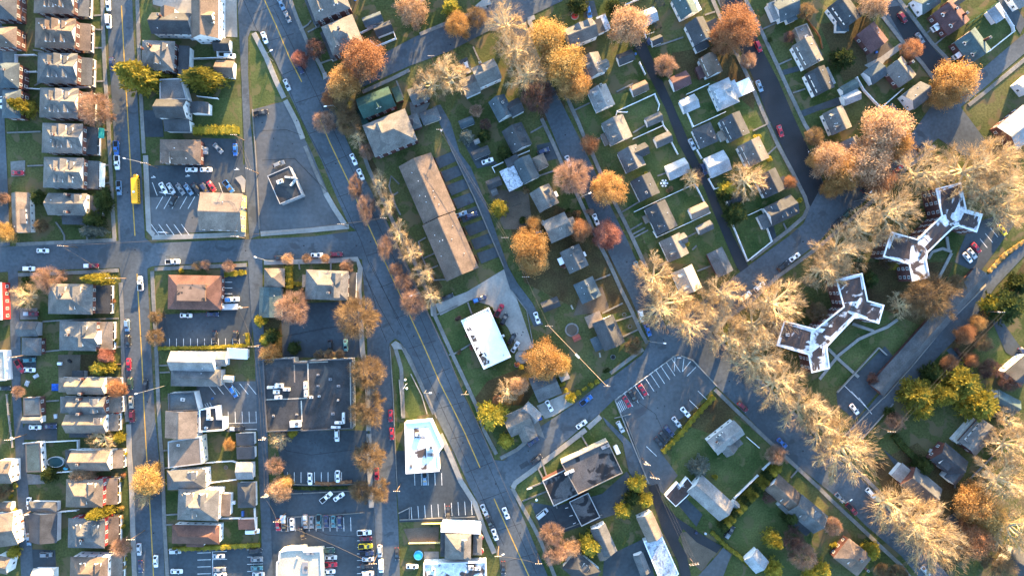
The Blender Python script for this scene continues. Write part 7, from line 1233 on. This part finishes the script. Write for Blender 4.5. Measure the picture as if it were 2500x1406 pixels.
table_set('white flower shaped garden table with six benches on the lawn', 1621, 448, white_m); table_set('round grey table on the patio of the white office', 1276, 871, conc_old, 4); table_set('dark round table in the yard of the slate hipped house', 461, 127, grey_f, 5); table_set('small white table on the terrace by the small orange tree', 1312, 566, white_m, 3)
def trampoline(label, px, py, r, m_):
    o = thing('trampoline', label, 'trampoline', (*P(px, py), 0)); n = 20; c = lambda s, z: [(math.cos(2 * math.pi * i / n) * r * S * s, math.sin(2 * math.pi * i / n) * r * S * s, z) for i in range(n)]
    m = MB(); loft(m, [c(1, .75), c(1, .82), c(.86, .82), c(.86, .75)], cap=False, base=False); part('padded_rim', m, m_, o); m = MB(); m.add(c(.87, .79), [tuple(range(n))]); part('jumping_mat', m, rubber, o)
    for i in range(6):
        a = i * math.pi / 3; m = MB(); m.tube((math.cos(a) * r * S * .93, math.sin(a) * r * S * .93, 0), (math.cos(a) * r * S * .93, math.sin(a) * r * S * .93, .76), .04, .04, 6); part('leg', m, metal, o)
trampoline('small round trampoline by the chamfered stone path on the big lawn', 1496, 871, 6, grey_f)
def pergola(label, px, py, sz, ang, m_):
    o = thing('pergola', label, 'pergola', (*P(px, py), 0), -R(ang)); a = sz * S / 2
    for sx in (-1, 1):
        for sy in (-1, 1): m = MB(); m.box(sx * a - .1, sx * a + .1, sy * a - .1, sy * a + .1, 0, 2.3); part('post', m, m_, o)
    m = MB()
    for i in range(9): x = -a + 2 * a * i / 8; m.box(x - .06, x + .06, -a - .2, a + .2, 2.42, 2.56)
    m.box(-a - .1, a + .1, -a - .08, -a + .08, 2.3, 2.415); m.box(-a - .1, a + .1, a - .08, a + .08, 2.3, 2.415); part('slatted_roof', m, m_, o)
pergola('dark square pergola in the bare garden by the lane', 1257, 492, 22, -20, M('dark_timber', (.04, .037, .035))); pergola('dark framed arbour under the wires near the peach tree', 1602, 67, 16, -22, M('dark_timber', (.04, .037, .035))); pergola('low black framed bin store near the silver garage at the top', 1608, 12, 18, -24, M('dark_timber', (.04, .037, .035)))
def playset(label, px, py, ang):
    o = thing('swing_frame', label, 'swing', (*P(px, py), 0), -R(ang)); m_ = WL['redpaint']
    for s in (-1, 1): m = MB(); m.tube((s * 1.4, -1, 0), (s * 1.4, 0, 2.2), .08, .08, 6); m.tube((s * 1.4, 1, 0), (s * 1.4, 0, 2.2), .08, .08, 6); part('frame_leg', m, m_, o)
    m = MB(); m.tube((-1.6, 0, 2.2), (1.6, 0, 2.2), .09, .09, 6, 0, True); part('top_beam', m, m_, o)
    m = MB(); m.add([(-1.5, -.05, 2.15), (1.5, -.05, 2.15), (1.5, -1.2, 1.5), (-1.5, -1.2, 1.5), (-1.5, 1.2, 1.5), (1.5, 1.2, 1.5)], [(0, 1, 2, 3), (0, 4, 5, 1)]); part('canopy', m, M('faded_red_canvas', (.25, .07, .05)), o)
playset('red roofed garden swing on the big lawn', 1407, 824, -24)
def bench(label, px, py, ang, m_):
    o = thing('bench', label, 'bench', (*P(px, py), surf(*P(px, py))), -R(ang)); m = MB(); m.box(-.9, .9, -.25, .25, .4, .46); part('seat', m, m_, o); m = MB(); m.box(-.9, .9, .25, .31, .46, .95); part('backrest', m, m_, o)
    for s in (-1, 1): m = MB(); m.box(s * .75 - .05, s * .75 + .05, -.22, .28, 0, .4); part('leg', m, m_, o)
bench('weathered picnic bench on the lawn right of the black garage', 1396, 750, 65, WL['stone']); bench('pale bench in the yard below the lit swing lawn', 1464, 866, 80, WL['stone'])
def bin_(label, px, py, m_):
    o = thing('waste_bin', label, 'bin', (*P(px, py), surf(*P(px, py)))); m = MB(); loft(m, [ring(-.3, .3, .28, .1, .08), ring(-.38, .38, .36, 1.05, .08)]); part('body', m, m_, o); m = MB(); loft(m, [ring(-.42, .42, .4, 1.06, .1), ring(-.38, .38, .36, 1.14, .1)]); part('lid', m, m_, o)
    for s in (-1, 1): m = MB(); m.tube((-.3, s * .3 - .05, .14), (-.3, s * .3 + .05, .14), .14, .14, 8, 0, True); part('wheel', m, rubber, o)
for lab, x, y, c_ in [('blue bin beside the dark lane garage', 1551, 134, 'blue'), ('dark bin above the blue bin at the lane garage', 1549, 122, 'black'), ('blue bin behind the maroon roofed house', 2137, 130, 'blue'), ('green bin at the top edge house', 2276, 20, 'green'), ('green bin beside the pale blue roofed edge house', 2458, 323, 'green'), ('blue bin by the upper avenue house garages', 868, 3, 'blue'), ('dark bin near the blue carport wall', 1698, 1298, 'navy'), ('grey bin at the end of the long hedge row', 1721, 1300, 'silver')]: bin_(lab, x, y, PAINT[c_])
def sign(label, px, py, ang, wd, ht, m_):
    o = thing('sign', label, 'sign', (*P(px, py, ht), surf(*P(px, py, ht))), -R(ang)); m = MB(); m.tube((-wd / 2 + .2, 0, 0), (-wd / 2 + .2, 0, ht), .07, .07, 6); part('post', m, metal, o); m = MB(); m.tube((wd / 2 - .2, 0, 0), (wd / 2 - .2, 0, ht), .07, .07, 6); part('post', m, metal, o); m = MB(); m.box(-wd / 2, wd / 2, .075, .2, ht - 1.3, ht + .05); part('panel', m, m_, o)
sign('long white sign board over the slanted row of cars', 402, 472, 8, 4.2, 4, white_m); sign('white sign bar on two posts in the grey lot', 395, 568, 2, 3, 3, white_m); sign('white sign on the lawn of the flat hall', 1293, 1193, -15, 2, 1.8, white_m)
sign('blank white plate sign on the avenue island', 988, 944, -60, 2.2, 4.5, white_m)
def globe(label, px, py):
    o = thing('garden_lamp', label, 'lamp post', (*P(px, py, 3.2), 0)); m = MB(); m.tube((0, 0, 0), (0, 0, 2.9), .07, .06, 8); part('post', m, metal, o); m = MB(); c = lambda r_, z: [(math.cos(2 * math.pi * i / 12) * r_, math.sin(2 * math.pi * i / 12) * r_, z) for i in range(12)]; loft(m, [c(.18, 2.88), c(.42, 3.05), c(.5, 3.3), c(.42, 3.55), c(.15, 3.7)]); part('globe', m, lamp_m, o)
globe('white globe lamp post, upper of two on the avenue island lawn', 989, 927); globe('white globe lamp post, lower of two on the avenue island lawn', 993, 948); globe('white globe lamp post on the front lawn of the flat hall', 1310, 1220)
def tarp(label, px, py, w_, l_, c_, ang=0):
    rd = random.Random(int(px)); m = MB(); n = 6; vs = [((i / n - .5) * l_ * S, (j / n - .5) * w_ * S, (.55 + rd.uniform(-.15, .25)) if 0 < i < n and 0 < j < n else .03) for i in range(n + 1) for j in range(n + 1)]
    m.add(vs, [(i * (n + 1) + j, (i + 1) * (n + 1) + j, (i + 1) * (n + 1) + j + 1, i * (n + 1) + j + 1) for i in range(n) for j in range(n)]); o = link('tarpaulin', m.data('tarpaulin', [M('tarp_' + c_, dict(blue=(.01, .09, .42), grey=(.4, .42, .44), red=(.32, .03, .03))[c_], rough=.5)]), None, (*P(px, py), 0), -R(ang)); tag(o, label, 'tarpaulin')
tarp('bright blue tarpaulin heap at the rear of the narrow tan house', 136, 945, 17, 20, 'blue'); tarp('blue cover beside the pale grey corner house', 1318, 1022, 7, 11, 'blue', -20); tarp('grey crumpled cover in the littered yard', 88, 918, 9, 14, 'grey', -30); tarp('grey white junk heap in the littered yard', 66, 936, 14, 10, 'grey', 20); tarp('red mat in front of the yellow cornered house', 286, 1007, 9, 14, 'red')
def mixer_truck():
    xy = P(560, 749, 1.5); o = thing('flatbed_trailer', 'long grey flatbed trailer behind the brown hipped building', 'trailer', (*xy, surf(*xy)), R(2)); m = MB(); m.box(-3.2, 3.2, -1.15, 1.15, .85, 1.0); part('deck', m, metal, o)
    m = MB(); m.box(-2.9, -2.1, -.45, .45, 1.0, 1.7); part('tool_box', m, white_m, o)
    for x in (1.2, 2.2):
        for s in (-1, 1): m = MB(); m.tube((x, s * .95 - .12, .42), (x, s * .95 + .12, .42), .42, .42, 12, 0, True); part('wheel', m, rubber, o)
    m = MB(); m.tube((-3.2, 0, .9), (-4.3, 0, .6), .08, .06, 6, 0, True); part('tow_bar', m, metal, o)
mixer_truck()
def flag(label, px, py, col):
    o = thing('shop_awning', label, 'awning', (*P(px, py, 3), 0)); m = MB(); n = 6
    c = lambda r_, z: [(math.cos(-math.pi / 2 + math.pi * i / n) * r_, math.sin(-math.pi / 2 + math.pi * i / n) * r_, z) for i in range(n + 1)]
    m.add(c(.1, 3.2) + c(1.4, 2.5), [(i, i + 1, n + 2 + i, n + 1 + i) for i in range(n)]); part('canopy', m, WL['redpaint'], o); m = MB(); m.add(c(1.4, 2.5) + c(1.42, 2.2), [(i, i + 1, n + 2 + i, n + 1 + i) for i in range(n)]); part('valance', m, white_m, o)
flag('red half round awning at the upper door of the slate hipped house', 1171, 1313, 0); flag('red half round awning at the lower door of the slate hipped house', 1172, 1346, 0)

# ---- unseen wood added north of the streets to keep low sun off the ground
def added_shade_wood():
    rd = random.Random(5); m = MB()
    for i in range(520):
        x = rd.uniform(-330, 182); y = rd.uniform(128, 215) + abs(x) * .02; h = rd.uniform(5.5, 9.5); r_ = rd.uniform(3, 5)
        if abs(x - .33 * (y - 112) + 154) < 5 or abs(x - .33 * (y - 112) + 129) < 4: continue      # two gaps shaped to let streaks of sun through
        m.tube((x, y, 0), (x, y, h * .5), .25, .12, 4)
        for k in range(110):
            v = Vector((rd.gauss(0, 1), rd.gauss(0, 1), rd.gauss(0, 1))).normalized() * rd.uniform(.3, 1); c = Vector((x + v.x * r_, y + v.y * r_, h * .6 + v.z * h * .4)); s = rd.uniform(.5, 1.1)
            u = Vector((rd.gauss(0, 1), rd.gauss(0, 1), rd.gauss(0, 1))).normalized(); q = u.cross(Vector((rd.gauss(0, 1), rd.gauss(0, 1), rd.gauss(0, 1)))).normalized()
            m.add([c - u * s, c + q * s * .8, c + u * s, c - q * s * .8], [(0, 1, 2, 3)])
    o = link('added_shade_wood', m.data('added_shade_wood', [LM['brown']])); tag(o, 'unseen brown bare wood added beyond the top edge to shade the town', 'wood', kind='stuff')
added_shade_wood()

# ---- concrete wheel stops at the heads of the marked bays
wm_b = MB(); wm_b.prism(ccw([(-.85, -.1), (.85, -.1), (.85, .1), (-.85, .1)]), 0, .13); wm_b.box(-.8, .8, -.06, .06, .13, .15); wsd = wm_b.data('wheel_stop', [M('pale_concrete', (.6, .6, .57))])
for i in range(9):
    xy = P(1512 + 12.8 * i, 967 - 9.4 * i); tag(link('wheel_stop', wsd, None, (*xy, surf(*xy)), R(37)), 'white concrete wheel stop at the head of a marked bay in the triangular parking', 'wheel stop', 'wheel stops in the triangular parking')

def storage_box(label, px, py, ang, l, wd, ht, m_):
    o = thing('storage_box', label, 'box', (*P(px, py), surf(*P(px, py))), -R(ang)); m = MB(); m.box(-l / 2, l / 2, -wd / 2, wd / 2, 0, ht); part('body', m, m_, o)
    m = MB(); m.add([(-l / 2 - .05, -wd / 2 - .05, ht), (l / 2 + .05, -wd / 2 - .05, ht), (l / 2 + .05, 0, ht + .18), (-l / 2 - .05, 0, ht + .18), (-l / 2 - .05, wd / 2 + .05, ht), (l / 2 + .05, wd / 2 + .05, ht)], [(0, 1, 2, 3), (3, 2, 5, 4), (0, 3, 4), (1, 5, 2)]); part('lid', m, m_, o)
for q in [('small white box in the gravel yard of the littered plot', 149, 887, 0, 1.6, 1.0, .9, white_m), ('dark crate in the gravel yard near its right edge', 172, 881, 40, 1.4, .8, .7, rubber), ('blue play slide box in the fenced play yard', 594, 1252, 88, 2.0, .8, .8, PAINT['blue']), ('white garden box between the charcoal garage and the slate house', 571, 1225, 0, 1.5, 1.2, .9, white_m), ('grey garden chest behind the mottled slate house', 138, 1015, 80, 1.6, 1.1, .8, metal),
    ('white box beside the rear wall of the long cottage', 82, 505, 88, 1.6, 1.0, 1.0, white_m), ('pale box on the deck of the house by the orange tree', 1325, 545, 60, 1.8, 1.2, .7, white_m), ('wood box beside the fenced green lawn shed', 1600, 500, 64, 2.2, 1.5, .8, wood), ('white gas tank box beside the flat hall', 1505, 1096, 66, 3.4, 1.6, 1.2, white_m), ('grey equipment cabinet right of the hipped shop, upper', 504, 366, 0, 1.6, 1.4, 1.1, metal), ('grey equipment cabinet right of the hipped shop, lower', 504, 373, 0, 1.6, 1.4, 1.1, metal),
    ('dark dumpster in the lane behind the maroon garage', 1583, 104, 64, 2.4, 1.5, 1.3, PAINT['navy']), ('white table box in the yard of the slate hipped house', 452, 133, 20, 1.2, .9, .7, white_m), ('pale junk crate in the yard of the brick house with patio', 2274, 1102, 30, 2.4, 1.6, .7, metal), ('grey grill box on the brick patio of the dark teal house', 2280, 1112, 60, 1.4, .9, 1.0, metal), ('white pickup topper box beside the cars of the full lot', 693, 1261, 0, 2.0, 1.7, .9, white_m)]: storage_box(*q)
